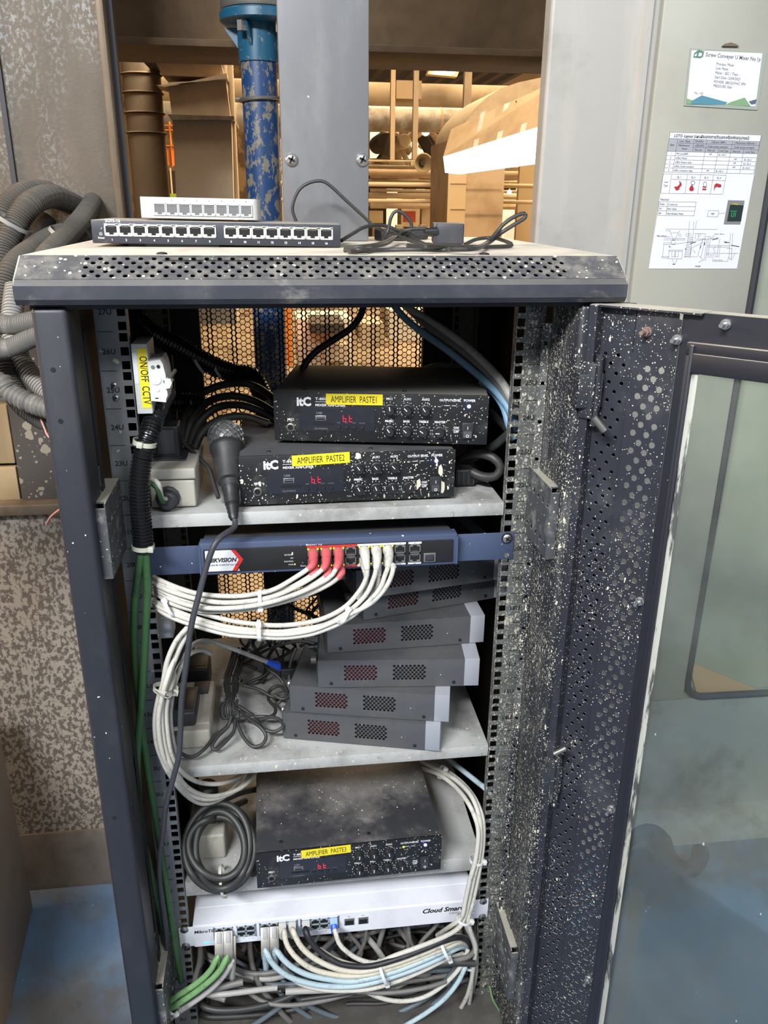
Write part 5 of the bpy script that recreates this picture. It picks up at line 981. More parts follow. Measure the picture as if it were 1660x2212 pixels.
for i, x in enumerate(PX): jack(mf, md, mp, x, zu, Y1, 0.0136, 0.0118, True); jack(mf, md, mp, x, zd, Y1, 0.0136, 0.0118, False)
xu = X_(896); jack(mf, md, mp, xu, zu, Y1, 0.0145, 0.0118, True); jack(mf, md, mp, xu, zd, Y1, 0.0145, 0.0118, False)
wb(md, 'port_openings', 'hole_black', t, smooth=0); wb(mf, 'port_frames', 'port_metal', t, smooth=0); wb(mp, 'port_contacts', 'steel_dull', t, smooth=0)
xa, xm_, xb = PX[0] - 0.0075, (PX[3] + PX[4]) / 2, PX[7] + 0.0075
wb(MB().box(xa, xm_, Y1 - 0.0003, Y1, zu + 0.0060, zu + 0.0088).box(xa, xm_, Y1 - 0.0003, Y1, zd - 0.0088, zd - 0.0060), 'red_port_strip', 'red_paint', t, smooth=0)
wb(MB().box(xm_, xb, Y1 - 0.0003, Y1, zu + 0.0060, zu + 0.0088).box(xm_, xb, Y1 - 0.0003, Y1, zd - 0.0088, zd - 0.0060).box(xu - 0.0085, xu + 0.0085, Y1 - 0.0003, Y1, zu + 0.0060, zu + 0.0088).box(xu - 0.0085, xu + 0.0085, Y1 - 0.0003, Y1, zd - 0.0088, zd - 0.0060), 'white_port_strip', 'white_plate', t, smooth=0)
m = MB()
for i, x in enumerate(PX): m.text(str(2 * i + 1), 0.0022, FT(x, zu + 0.0065, Y1 - 0.0005), 'CENTER').text(str(2 * i + 2), 0.0022, FT(x, zd - 0.0085, Y1 - 0.0005), 'CENTER')
m.text('G1', 0.0022, FT(xu, zu + 0.0065, Y1 - 0.0005), 'CENTER').text('G2', 0.0022, FT(xu, zd - 0.0085, Y1 - 0.0005), 'CENTER'); wb(m, 'port_numbers', 'print_black', t, smooth=0)
m = MB().text('LINK/ACT  PoE', 0.0028, FT(xa - 0.001, zu + 0.0095, Y1 - 0.0002), sx=1.1).text('EXTEND', 0.0026, FT(X_(634), zm + 0.0035, Y1 - 0.0002), 'RIGHT', sx=1.1).text('G2', 0.0026, FT(X_(634), zm - 0.0010, Y1 - 0.0002), 'RIGHT', sx=1.1).text('PoE-MAX', 0.0026, FT(X_(634), zm - 0.0055, Y1 - 0.0002), 'RIGHT', sx=1.1).text('PWR', 0.0026, FT(X_(634), zm - 0.0100, Y1 - 0.0002), 'RIGHT', sx=1.1).text('Reset', 0.0030, FT(X_(655), zm - 0.0125, Y1 - 0.0002), 'CENTER', sx=1.0)
wb(m, 'printed_lettering', 'print_white', t, smooth=0)
for z_ in (0.0045, 0.0, -0.0045, -0.0090): wb(MB().cyl((X_(637), Y1, zm + z_), (X_(637), Y1 - 0.0005, zm + z_), 0.0009, 10), 'status_light', 'led_green' if z_ == -0.0090 else 'plastic_charcoal', t)
wb(MB().lathe((X_(654), Y1, zm - 0.0075), (X_(654), -1, zm - 0.0075), [(0, 0.0013), (0.0004, 0.0012), (0.0004, 0.0006)], 12, caps=False), 'reset_hole', 'steel', t)
for i in range(8):
    for z_, q in ((zu + 0.0050, 1), (zd - 0.0050, -1)):
        if i == 3 or i == 7: continue
        for sx_ in (-1, 1):
            if q < 0 and i > 2 and sx_ > 0: continue
            wb(MB().box(PX[i] + sx_ * 0.0060 - 0.0011, PX[i] + sx_ * 0.0060 + 0.0011, Y1 - 0.0018, Y1 - 0.0006, z_ - 0.0009, z_ + 0.0009, 0.0003), 'port_light', 'led_amber' if sx_ < 0 or i > 3 else 'led_green', t)
xs_ = X_(928); wb(MB().box(xs_ - 0.0078, xs_ + 0.0078, Y1 - 0.0012, Y1, zd - 0.0066, zd + 0.0060, 0.0003), 'fiber_socket', 'port_metal', t); wb(MB().box(xs_ - 0.0060, xs_ + 0.0060, Y1 - 0.0020, Y1 - 0.0010, zd - 0.0050, zd + 0.0042, 0.0003).box(xs_ - 0.0035, xs_ + 0.0045, Y1 - 0.0034, Y1 - 0.0015, zd - 0.0035, zd + 0.0012, 0.0004), 'fiber_plug', 'plastic_charcoal', t)

# ---- white rack switch near the bottom
zb, zt_ = 0.2215, 0.2640; Yq = -0.004
t = thing('rack_switch', 'white rack network switch near the rack bottom with green, blue and cream cables', 'network switch', (0, 0, 0.22))
m = MB(); m.prism([(Yq, zb), (Yq, zt_ - 0.0035), (Yq + 0.0012, zt_), (0.145, zt_), (0.145, zb)], 'x', -0.219, 0.219); wb(m, 'case', 'white_case', t, smooth=0)
wb(MB().box(-0.2185, 0.2185, 0.030, 0.0312, zt_, zt_ + 0.0006), 'lid_fold', 'white_case', t, smooth=0)
for s in (-1, 1):
    e = wb(MB().box(min(s * 0.218, s * 0.2415), max(s * 0.218, s * 0.2415), -0.0045, -0.0022, zb + 0.0025, zt_ - 0.002, 0.0009).box(min(s * 0.2185, s * 0.2200), max(s * 0.2185, s * 0.2200), -0.004, 0.05, zb + 0.001, zt_ - 0.001), 'rack_ear', 'white_case', t)
    for z_ in (zb + 0.0055, zt_ - 0.0055): wb(MB().lathe((s * 0.2326, -0.0043, z_), (s * 0.2326, -1, z_), [(0, 0.0062), (0.0012, 0.0060), (0.0030, 0.0035)], 18), 'ear_screw', 'steel', e); wb(MB().box(s * 0.2326 - 0.003, s * 0.2326 + 0.003, -0.0080, -0.0070, z_ - 0.0005, z_ + 0.0005).box(s * 0.2326 - 0.0005, s * 0.2326 + 0.0005, -0.0080, -0.0070, z_ - 0.003, z_ + 0.003), 'screw_slot', 'hole_black', e, smooth=0)
X_ = lambda x, y=2005: aY(x, y, Yq).x
mf, md, mp = MB(), MB(), MB(); MC = [475, 494.5, 522, 542, 573.5, 593, 611, 632, 661.6, 681.7, 700.5, 721]
MX = [X_(c_, 2020 - (c_ - 475) * 0.085) for c_ in MC]; MXW = MX; zu, zd = zb + 0.0285, zb + 0.0175
for x in MX: jack(mf, md, None, x, zu, Yq, 0.0138, 0.0108, True); jack(mf, md, None, x, zd, Yq, 0.0138, 0.0108, False)
wb(md, 'port_openings', 'hole_black', t, smooth=0); wb(mf, 'port_frames', 'port_bluegrey', t, smooth=0)
m = MB()
for g in (0, 4, 8): x0, x1 = MX[g] - 0.009, MX[g + 3] + 0.009; m.box(x0, x0 + 0.0018, Yq - 0.0009, Yq, zb + 0.0105, zt_ - 0.0060).box(x1 - 0.0018, x1, Yq - 0.0009, Yq, zb + 0.0105, zt_ - 0.0060)
wb(m, 'port_shield', 'steel', t, smooth=0)
m = MB()
for i, x in enumerate(MX): m.text(str(i * 2 + 1), 0.0024, FT(x - 0.003, zb + 0.0068, Yq - 0.0003), 'CENTER').text(str(i * 2 + 2), 0.0024, FT(x + 0.003, zb + 0.0068, Yq - 0.0003), 'CENTER')
m.text('Cloud Smart Switch', 0.0125, FT(aY(912, 1962, Yq).x, zb + 0.0235, Yq - 0.0003), shear=0.28, bold=0.0004, sx=1.02).text('CSS326-24G-2S+RM', 0.0062, FT(aY(971, 1962, Yq).x, zb + 0.0165, Yq - 0.0003), sx=0.95)
m.text('MikroTik', 0.0080, FT(X_(421, 2030), zb + 0.0272, Yq - 0.0003), shear=0.12, sx=1.05, bold=0.0002)
for x in (755, 785): m.text('SFP+', 0.0026, FT(X_(x, 1995), zb + 0.0305, Yq - 0.0003), 'CENTER')
wb(m, 'printed_lettering', 'print_black', t, smooth=0)
for x in (755, 785):
    xx = X_(x, 1992); wb(MB().box(xx - 0.0078, xx + 0.0078, Yq - 0.0014, Yq, zb + 0.0150, zb + 0.0285, 0.0003), 'fiber_socket', 'steel', t); wb(MB().box(xx - 0.0064, xx + 0.0064, Yq - 0.0016, Yq - 0.0012, zb + 0.0165, zb + 0.0245), 'socket_opening', 'hole_black', t, smooth=0)
xx = X_(446, 2030); wb(MB().box(xx - 0.0035, xx + 0.0035, Yq - 0.0007, Yq, zb + 0.0050, zb + 0.0068), 'status_light', 'led_cyan', t, smooth=0); wb(MB().cyl((xx + 0.009, Yq, zb + 0.006), (xx + 0.009, Yq - 0.0008, zb + 0.006), 0.0010, 8), 'status_light', 'led_cyan', t)

# ---- breaker box on the left rail
t = thing('breaker_box', 'white breaker box with yellow ON/OFF CCTV label fixed to the left rail', 'breaker', (-0.21, 0.0, 1.06))
T0 = aY(285, 740, -0.022); T1 = aY(302, 893, -0.022)
zt_, zb = 1.1455, 1.0655; x0, x1 = -0.2215, -0.2040
wb(MB().box(x0, x1, -0.024, 0.03, zb, zt_, 0.0012), 'box', 'white_plastic', t)
lb = wb(MB().box(-0.2150, -0.2050, -0.0246, -0.0238, zb + 0.007, zt_ - 0.005), 'yellow_label', 'label_yellow', t, smooth=0)
wb(MB().text('ON/OFF  CCTV', 0.0122, Matrix.Translation((-0.2132, -0.0248, zt_ - 0.0135)) @ Matrix.Rotation(pi / 2, 4, 'X') @ Matrix.Rotation(-pi / 2, 4, 'Z'), sx=0.66, bold=0.00012), 'label_text', 'print_black', lb, smooth=0)
wb(MB().box(-0.2208, -0.2160, -0.0245, -0.0238, zb + 0.035, zt_ - 0.010), 'paper_sticker', 'white_plate', t, smooth=0)
m = MB(); m.prism([(-0.2040, 1.082), (-0.1875, 1.080), (-0.1870, 1.084), (-0.1850, 1.088), (-0.1855, 1.112), (-0.1875, 1.124), (-0.1900, 1.1285), (-0.2040, 1.1265)], 'y', -0.030, 0.02); br = wb(m, 'breaker', 'white_plastic', t, smooth=0)
wb(MB().lathe((-0.1965, -0.030, 1.1065), (-0.1965, -1, 1.1065), [(0, 0.0062), (0.0010, 0.0060), (0.0010, 0.0050)], 20), 'dial', 'white_plate', br)
m = MB().prism([(-0.1865, 1.108), (-0.1800, 1.107), (-0.1785, 1.103), (-0.1815, 1.097), (-0.1868, 1.096)], 'y', -0.034, -0.018); wb(m, 'toggle_lever', 'white_plastic', br, smooth=0)
wb(MB().cyl((-0.183, -0.03, 1.105), (-0.1765, -0.012, 1.113), 0.0022, 8), 'lever_pin', 'steel_dull', br)
for x, z_, k, r_ in ((-0.1985, 1.1205, 'steel', 0.0022), (-0.1925, 1.1210, 'hole_black', 0.0020), (-0.1870, 1.104, 'steel', 0.0018), (-0.1955, 1.0945, 'white_plate', 0.0020)): wb(MB().cyl((x, -0.0301, z_), (x, -0.0308, z_), r_, 12), 'breaker_screw' if k == 'steel' else 'test_hole', k, br)
wb(MB().box(-0.199, -0.1955, -0.0305, -0.03, 1.0845, 1.0855), 'slot', 'hole_black', br, smooth=0)
# ------------------------------------------------------------------ cables
def P3(q):
    if isinstance(q, Vector): return q
    if len(q) == 4: return aZ(q[0], q[1], q[3])
    return aY(*q)
def cable(label, pts, r, k, name='network_cable', cat='cable', group=None, boot=None, plug=None, n=9, rings=0):
    """boot = (material, length, radius) around the plugged end; plug = material of a bare connector there"""
    pts = [P3(q) for q in pts]
    if not boot and not plug:
        c = sum(pts, Vector()) / len(pts)
        return tag(MB().tube(pts, r, n, rfun=rings).build(name, k, smooth=70, origin=c) if rings else MB().tube(pts, r, n).build(name, k, smooth=70, origin=c), label, cat, group)
    t = thing(name, label, cat, tuple(pts[-1]), 0, group)
    wb(MB().tube(pts, r, n), 'jacket', k, t, smooth=70)
    path = catmull(pts, 0.002)
    if boot:
        bk, bl, br = boot; L = 0; sub = [path[0]]
        for a, b in zip(path, path[1:]):
            L += (b - a).length; sub.append(b)
            if L > bl: break
        wb(MB().tube(sub, br, 12, smooth=False, rfun=lambda s: (br - (br - r * 1.25) * min(1, max(0, (s / bl - 0.25)) / 0.75)) * (1 + (0.06 if s > bl * .4 and int(s * 500) % 2 else 0))), 'boot', bk, t, smooth=50)
    if plug:
        a, d = path[0], (path[1] - path[0]).normalized()
        m = MB().box(-0.0055, 0.0055, -0.016, 0.002, -0.0038, 0.0038, 0.0005, T=Matrix.Translation(a)); m.box(-0.002, 0.002, -0.014, 0.0, 0.0036, 0.0052, T=Matrix.Translation(a)); wb(m, 'plug', plug, t)
    return t
V3 = lambda x, y, z: Vector((x, y, z))
# -- six white cables with red boots
zu, zd = 0.8555 + 0.0262, 0.8555 + 0.0128
def left_end(pts, y2, Y2=0.03): return pts + [(322, y2 - 6, 0.025), (315, y2 - 8, 0.06)]
RB = [[(672, 1224), (626, 1255), (593, 1273), (563, 1281), (509, 1288), (437, 1284), (388, 1271), (343, 1252)],
      [(700, 1226), (668, 1252), (611, 1281), (563, 1295), (491, 1302), (431, 1295), (370, 1278), (338, 1263)],
      [(728, 1224), (709, 1250), (641, 1283), (566, 1305), (491, 1314), (425, 1311), (374, 1296), (343, 1278)],
      [(681, 1236), (641, 1262), (585, 1285), (560, 1288), (500, 1295), (437, 1290), (378, 1272), (340, 1257)],
      [(709, 1240), (656, 1274), (600, 1293), (563, 1300), (490, 1308), (430, 1303), (372, 1287), (339, 1270)],
      [(738, 1238), (715, 1260), (656, 1287), (566, 1311), (490, 1320), (423, 1318), (370, 1303), (342, 1285)]]
nm = ['leftmost', 'middle', 'rightmost']
for i, q in enumerate(RB):
    up = i < 3; off = (0, -0.004, -0.008, 0.006, 0.002, -0.002)[i]
    Ys = [-0.050, -0.056, -0.058, -0.058 , -0.056, -0.050, -0.040, -0.018]
    pts = [V3(PXB[i % 3], -0.021, zu if up else zd), V3(PXB[i % 3] - 0.0005, -0.034, (zu if up else zd) - 0.003)] + [(x_, y_, Y_ + (off if 1 < j < 6 else 0) + (0 if up else 0.003)) for j, ((x_, y_), Y_) in enumerate(zip(q, Ys))] + [(326, q[-1][1] - 9, 0.012), (316, q[-1][1] - 14, 0.05)]
    cable('white cable with red boot, %s of three in the %s port row' % (nm[i % 3], 'upper' if up else 'lower'), pts, 0.0031, 'cable_white', group='white cables with red boots', boot=('boot_red', 0.034, 0.0063))
WB = [[(792, 1222), (793, 1240), (782, 1269), (748, 1309), (701, 1335), (651, 1347), (600, 1351), (551, 1348), (491, 1339), (416, 1318), (370, 1298), (347, 1288)],
      [(814, 1222), (808, 1249), (789, 1287), (748, 1325), (701, 1350), (640, 1361), (600, 1365), (557, 1362), (491, 1354), (416, 1333), (364, 1312), (338, 1300)],
      [(839, 1222), (832, 1243), (815, 1280), (755, 1335), (686, 1366), (640, 1375), (600, 1378), (551, 1375), (491, 1370), (416, 1350), (364, 1330), (337, 1312)],
      [(850, 1226), (838, 1262), (806, 1300), (756, 1327), (688, 1357), (640, 1368), (600, 1371), (556, 1368), (491, 1362), (416, 1341), (364, 1321), (336, 1306)]]
for i, q in enumerate(WB):
    Ys = [-0.044, -0.046, -0.050, -0.054, -0.058, -0.060, -0.060, -0.058, -0.052, -0.044, -0.030, -0.015]; up = i < 3; c_ = min(i, 2)
    pts = [V3(PXB[4 + c_], -0.021, zu if up else zd), V3(PXB[4 + c_], -0.034, (zu if up else zd) - 0.003)] + [(x_, y_, Y_ - 0.002 * i) for (x_, y_), Y_ in zip(q, Ys)] + [(326, q[-1][1] - 8, 0.012), (318, q[-1][1] - 10, 0.05)]
    cable('white cable with white boot in the blue switch, %s' % ['leftmost of the three upper plugs', 'middle of the three upper plugs', 'rightmost of the three upper plugs', 'plugged in the lower port row'][i], pts, 0.0031, 'cable_white', group='white cables with white boots', boot=('boot_white', 0.030, 0.0066))
for i in (0, 1):
    x = PXB[4 + i]; cable('short white plug in the lower row of the blue switch, %s of the two' % ('left' if i == 0 else 'right'), [V3(x, -0.021, zd), V3(x, -0.034, zd - 0.003), V3(x + 0.001, -0.040, zd - 0.014), V3(x - 0.001, -0.040, zd - 0.03), V3(x - 0.008, -0.030, zd - 0.05)], 0.003, 'cable_white', boot=('boot_white', 0.026, 0.0064))
# -- big white loops at the left rail
LO = [('outermost strand of the big white cable loop by the left rail', [(424, 1335, -.03), (404, 1357, -.036), (380, 1386, -.040), (361, 1430, -.042), (352, 1478, -.044), (342, 1510, -.044), (335, 1555, -.044), (338, 1603, -.044), (350, 1640, -.042), (365, 1670, -.038), (390, 1705, -.02), (418, 1729, .01), (445, 1736, .03), (480, 1724, .05), (505, 1700, .08), (520, 1680, .10)]),
      ('second strand of the big white cable loop by the left rail', [(428, 1340, -.025), (408, 1364, -.032), (392, 1393, -.036), (375, 1434, -.038), (363, 1470, -.046), (357, 1487, -.047), (349, 1531, -.046), (351, 1579, -.046), (360, 1627, -.044), (375, 1661, -.040), (401, 1697, -.015), (433, 1716, .01), (469, 1719, .03), (517, 1704, .06), (546, 1678, .09), (556, 1655, .12)]),
      ('third strand of the big white cable loop, arching over the black adapter', [(455, 1412, .05), (435, 1404, .03), (408, 1414, .0), (384, 1446, -.02), (371, 1478, -.040), (365, 1498, -.042), (359, 1538, -.042), (363, 1591, -.042), (371, 1630, -.040), (384, 1658, -.034), (408, 1680, -.01), (440, 1692, .02), (481, 1692, .04), (520, 1676, .08), (540, 1658, .12)]),
      ('fourth strand of the big white cable loop, lowest under the middle shelf', [(400, 1375, -.02), (378, 1420, -.036), (360, 1470, -.050), (352, 1500, -.050), (343, 1545, -.050), (345, 1595, -.050), (356, 1640, -.046), (380, 1685, -.03), (410, 1715, .0), (450, 1727, .02), (500, 1713, .05), (530, 1690, .08), (545, 1660, .12)])]
for lab, p in LO: cable(lab, p, 0.0034, 'cable_white', group='big white cable loop by the left rail')
cable('grey white cable with blue plug lying on the middle shelf', [(607, 1442, .12), (590, 1434, .11), (570, 1427, .10), (520, 1408, .09), (485, 1395, .08), (455, 1385, .06), (430, 1386, .03), (410, 1400, .0), (395, 1430, -.02), (380, 1470, -.03), (373, 1500, -.034), (368, 1545, -.034), (372, 1590, -.034), (380, 1630, -.03)], 0.0034, 'cable_lightgrey', boot=('boot_blue', 0.034, 0.0058))
# -- microphone with its cable
p0, p1 = aY(487, 932, 0.075), aY(499, 1056, 0.010); ax = (p1 - p0).normalized()
t = thing('microphone', 'black hand microphone with wire mesh head leaning on the lower amplifier', 'microphone', tuple(p1))
wb(MB().lathe(p0 - ax * 0.012, p0 + ax, [(0, 0.006), (0.003, 0.014), (0.010, 0.0205), (0.018, 0.0225), (0.028, 0.0215), (0.034, 0.0200)], 24), 'mesh_head', 'mic_mesh', t)
m = MB()
for s in (1, -1):
    for kk in range(14):
        m.tube([p0 - ax * 0.010 + ax * h + (Matrix.Rotation(2 * pi * kk / 14 + s * h * 55, 3, ax) @ ax.orthogonal().normalized()) * (rr_ + 0.0006) for h, rr_ in ((0.001, .012), (0.008, .0200), (0.016, .0225), (0.026, .0220), (0.032, .0205))], 0.0006, 4, 0.004)
wb(m, 'wire_mesh', 'steel', t)
L = (p1 - p0).length
wb(MB().lathe(p0 + ax * 0.020, p1, [(0, 0.0200), (0.004, 0.0222), (0.010, 0.0218), (0.018, 0.0190), (0.055, 0.0165), (L - 0.030, 0.0120), (L - 0.022, 0.0112)], 28), 'handle', 'mic_black', t)
wb(MB().lathe(p1 - ax * 0.006, p1 + ax, [(0, 0.0108), (0.006, 0.0112), (0.010, 0.0098), (0.028, 0.0092), (0.0285, 0.0078)] + [(0.030 + 0.003 * i, 0.0078 - 0.0004 * i + (0.0008 if i % 2 else 0)) for i in range(6)] + [(0.050, 0.0042)], 22), 'connector', 'plastic_black', t)
q = p1 + ax * 0.040
wb(MB().tube([q, q + ax * 0.014] + [aY(*w) for w in ( (470, 1167, -.058), (450, 1212, -.064), (430, 1285, -.070), (413, 1355, -.074), (402, 1440, -.070), (393, 1510, -.066), (390, 1580, -.062), (386, 1635, -.058), (372, 1690, -.052), (358, 1745, -.048), (352, 1800, -.046), (345, 1850, -.044), (344, 1895, -.042), (350, 1950, -.04), (358, 2010, -.04), (362, 2060, -.03), (366, 2100, -.01))], 0.0037, 10), 'cord', 'cable_charcoal', t, smooth=70)
# -- black corrugated conduit with green cables
def corr(r, pitch, d=0.12): return lambda s: r * (1 + d * (1 if (s / pitch) % 1 < 0.5 else -1))
def hose(label, pts, r, k, pitch=0.0055, name='corrugated_hose', d=0.09, n=14):
    ends = [q[0] < 0 for q in (pts[0], pts[-1])]; pts = [P3(q) for q in pts]
    def off(p): return [V3(p.x - 0.07, p.y - 0.01, p.z - 0.035), V3(-0.72, max(0.10, p.y - 0.02), p.z - 0.20), V3(-0.76, min(0.42, max(0.08, p.y)), 0.52), V3(-0.78, min(0.40, max(0.08, p.y)), 0.37)]
    if ends[0]: pts = off(pts[0])[::-1] + pts
    if ends[1]: pts = pts + off(pts[-1])
    c = sum(pts, Vector()) / len(pts)
    return tag(MB().tube(pts, r, n, pitch / 4, rfun=corr(r, pitch, d)).build(name, k, smooth=50, origin=c), label, 'conduit')
hose('glossy black corrugated conduit hanging on the left rail, green cables leaving its end', [(360, 850, .12), (348, 868, .06), (336, 895, .0), (325, 930, -.02), (314, 965, -.028), (305, 1005, -.032), (301, 1050, -.034), (303, 1100, -.034), (308, 1150, -.034), (311, 1190, -.034)], 0.0112, 'conduit_black', 0.0042, d=0.10)
cable('dark green cable, the left one leaving the black conduit', [(309, 1170, -.034), (303, 1215, -.036), (293, 1290, -.030), (290, 1360, -.026), (293, 1430, -.024), (299, 1500, -.024), (305, 1560, -.026), (314, 1620, -.028), (324, 1690, -.026), (335, 1760, -.024), (346, 1830, -.024), (357, 1900, -.026), (368, 1970, -.028), (380, 2050, -.03), (392, 2120, -.02)], 0.0048, 'cable_green', name='electric_cable')
cable('dark green cable, the right one leaving the black conduit', [(313, 1170, -.034), (317, 1220, -.036), (318, 1300, -.038), (314, 1380, -.038), (310, 1450, -.038), (305, 1530, -.038), (299, 1600, -.034), (297, 1660, -.03), (301, 1740, -.028), (309, 1810, -.028), (322, 1870, -.028), (336, 1930, -.028), (350, 1990, -.024), (358, 2050, -.02)], 0.0050, 'cable_green', name='electric_cable')
# -- white switch patch cables
MZ = 0.2215; ZU_, ZD_ = MZ + 0.0285, MZ + 0.0175
def metal_plug(x, z, T, n0=0.0):
    o = MB().box(x - 0.0068, x + 0.0068, -0.044, -0.004, z - 0.006, z + 0.0068, 0.0006)
    wb(o, 'metal_plug', 'plug_steel', T)
    wb(MB().box(x - 0.0032, x + 0.0032, -0.030, -0.003, z + 0.0066, z + 0.0088, 0.0006), 'latch', 'plug_grey', T)
def mcable(label, x, z, pts, r, k, kind, group=None, bootk=None):
    pts = [P3(q) for q in pts]; t = thing('network_cable', label, 'cable', tuple(pts[-1]), 0, group)
    if kind == 'metal':
        d = Vector((0, -0.55, -0.83)).normalized(); a = Vector((x, -0.006, z + 0.001)); T = Matrix.Translation(a) @ Matrix.Rotation(radians(52), 4, 'X')
        wb(MB().box(-0.0068, 0.0068, -0.040, 0.0, -0.0075, 0.0055, 0.0006, T=T), 'metal_plug', 'plug_steel', t); wb(MB().box(-0.0034, 0.0034, -0.016, -0.001, 0.0050, 0.0080, 0.0008, T=T), 'latch', 'plug_grey', t)
        e = T @ Vector((0, -0.040, -0.001)); f = T @ Vector((0, -0.054, -0.001))
        wb(MB().lathe(e, f, [(-0.001, 0.0060), (0.004, 0.0062), (0.005, 0.0054), (0.012, 0.0050), (0.014, 0.0040)], 16), 'strain_relief', 'plug_grey', t)
        pts = [e + (f - e) * .5, f + (f - e) * .3] + pts
        if k == 'cable_skyblue': pass
    else:
        a = Vector((x, -0.004, z)); wb(MB().box(x - 0.0058, x + 0.0058, -0.016, -0.002, z - 0.0045, z + 0.0045, 0.0006), 'plug', 'boot_clear' if kind != 'blue' else 'boot_blue_clear', t)
        pts = [a + Vector((0, -0.010, 0)), a + Vector((0, -0.020, -0.003))] + pts
        path = catmull(pts, 0.002); L = 0; sub = [path[0]]
        for p, q in zip(path, path[1:]):
            L += (q - p).length; sub.append(q)
            if L > 0.026: break
        wb(MB().tube(sub, 0.0058, 12, smooth=False, rfun=lambda s: 0.0058 - 0.0020 * min(1, s / 0.026)), 'boot', bootk or k, t, smooth=50)
    wb(MB().tube(pts, r, 10), 'jacket', k, t, smooth=70); return t
Yf = -0.062
mcable('green cable with metal plug in the white switch, left of two', MXW[0], ZU_, [(470, 2068, -.052), (459, 2090, -.056), (440, 2112, -.058), (411, 2134, -.058), (380, 2153, -.056), (362, 2170, -.052), (350, 2195, -.05), (344, 2230, -.05)], 0.0044, 'cable_lime', 'metal', 'green cables in the white switch')
mcable('green cable with metal plug in the white switch, right of two', MXW[1], ZU_, [(491, 2068, -.054), (480, 2090, -.058), (458, 2115, -.062), (423, 2143, -.062), (390, 2165, -.060), (366, 2182, -.056), (350, 2208, -.05), (342, 2235, -.05)], 0.0046, 'cable_lime', 'metal', 'green cables in the white switch')
mcable('light grey cable with metal plug running down beside the green ones', MXW[1] + 0.004, ZD_, [(502, 2078, -.050), (486, 2104, -.052), (457, 2135, -.054), (417, 2165, -.054), (382, 2188, -.052), (360, 2208, -.05), (345, 2240, -.05)], 0.0046, 'cable_lightgrey', 'metal')
mcable('sky blue cable with metal plug in the white switch, left of two', MXW[4], ZU_, [(574, 2054, -.054), (584, 2074, -.060), (605, 2097, -.064), (640, 2116, -.066), (694, 2129, -.066), (751, 2131, -.066), (799, 2124, -.066), (854, 2108, -.062), (909, 2088, -.056), (951, 2069, -.048), (980, 2052, -.038), (1002, 2045, -.02), (1014, 2056, .01), (1018, 2080, .03)], 0.0042, 'cable_skyblue', 'metal', 'sky blue cables in the white switch')
mcable('sky blue cable with metal plug in the white switch, right of two', MXW[5], ZU_, [(595, 2052, -.056), (610, 2070, -.062), (633, 2090, -.066), (669, 2107, -.068), (720, 2117, -.068), (760, 2120, -.068), (800, 2113, -.068), (855, 2098, -.064), (909, 2077, -.058), (951, 2058, -.050), (985, 2040, -.038), (1006, 2040, -.02), (1018, 2056, .01), (1020, 2080, .03)], 0.0042, 'cable_skyblue', 'metal', 'sky blue cables in the white switch')
mcable('cream cable in the white switch, left of the two side by side', MXW[6], ZU_, [(614, 2010, -.040), (616, 2026, -.046), (623, 2046, -.052), (645, 2073, -.060), (683, 2096, -.064), (745, 2108, -.066), (799, 2104, -.066), (854, 2089, -.062), (909, 2069, -.056), (959, 2049, -.048), (992, 2036, -.036), (1012, 2040, -.01), (1022, 2060, .02)], 0.0040, 'cable_cream', 'clear', 'cream cables in the white switch', 'boot_clear')
mcable('cream cable in the white switch, right of the two side by side', MXW[7], ZU_, [(632, 2008, -.040), (637, 2020, -.046), (652, 2046, -.054), (678, 2069, -.060), (720, 2090, -.066), (765, 2099, -.068), (799, 2096, -.068), (854, 2081, -.066), (909, 2061, -.060), (959, 2040, -.050), (992, 2026, -.038), (1012, 2030, -.01), (1024, 2050, .02)], 0.0042, 'cable_cream', 'clear', 'cream cables in the white switch', 'boot_clear')
mcable('black cable in the white switch, bundled between cream ones', MXW[8], ZU_, [(660, 2006, -.040), (667, 2026, -.048), (688, 2053, -.056), (720, 2075, -.064), (748, 2085, -.068), (799, 2087, -.070), (854, 2073, -.070), (909, 2053, -.064), (959, 2033, -.054), (996, 2025, -.04), (1014, 2040, -.015), (1020, 2070, .01), (1016, 2100, .03)], 0.0043, 'cable_black', 'clear', None, 'boot_smoke')
mcable('white cable with bright blue boot in the white switch', MXW[11], ZU_, [(724, 2010, -.042), (729, 2028, -.048), (739, 2046, -.054), (771, 2070, -.060), (812, 2080, -.064), (854, 2064, -.066), (909, 2044, -.062), (959, 2024, -.052), (990, 2006, -.04), (1005, 1985, -.03)], 0.0036, 'cable_white', 'blue', None, 'boot_blue')
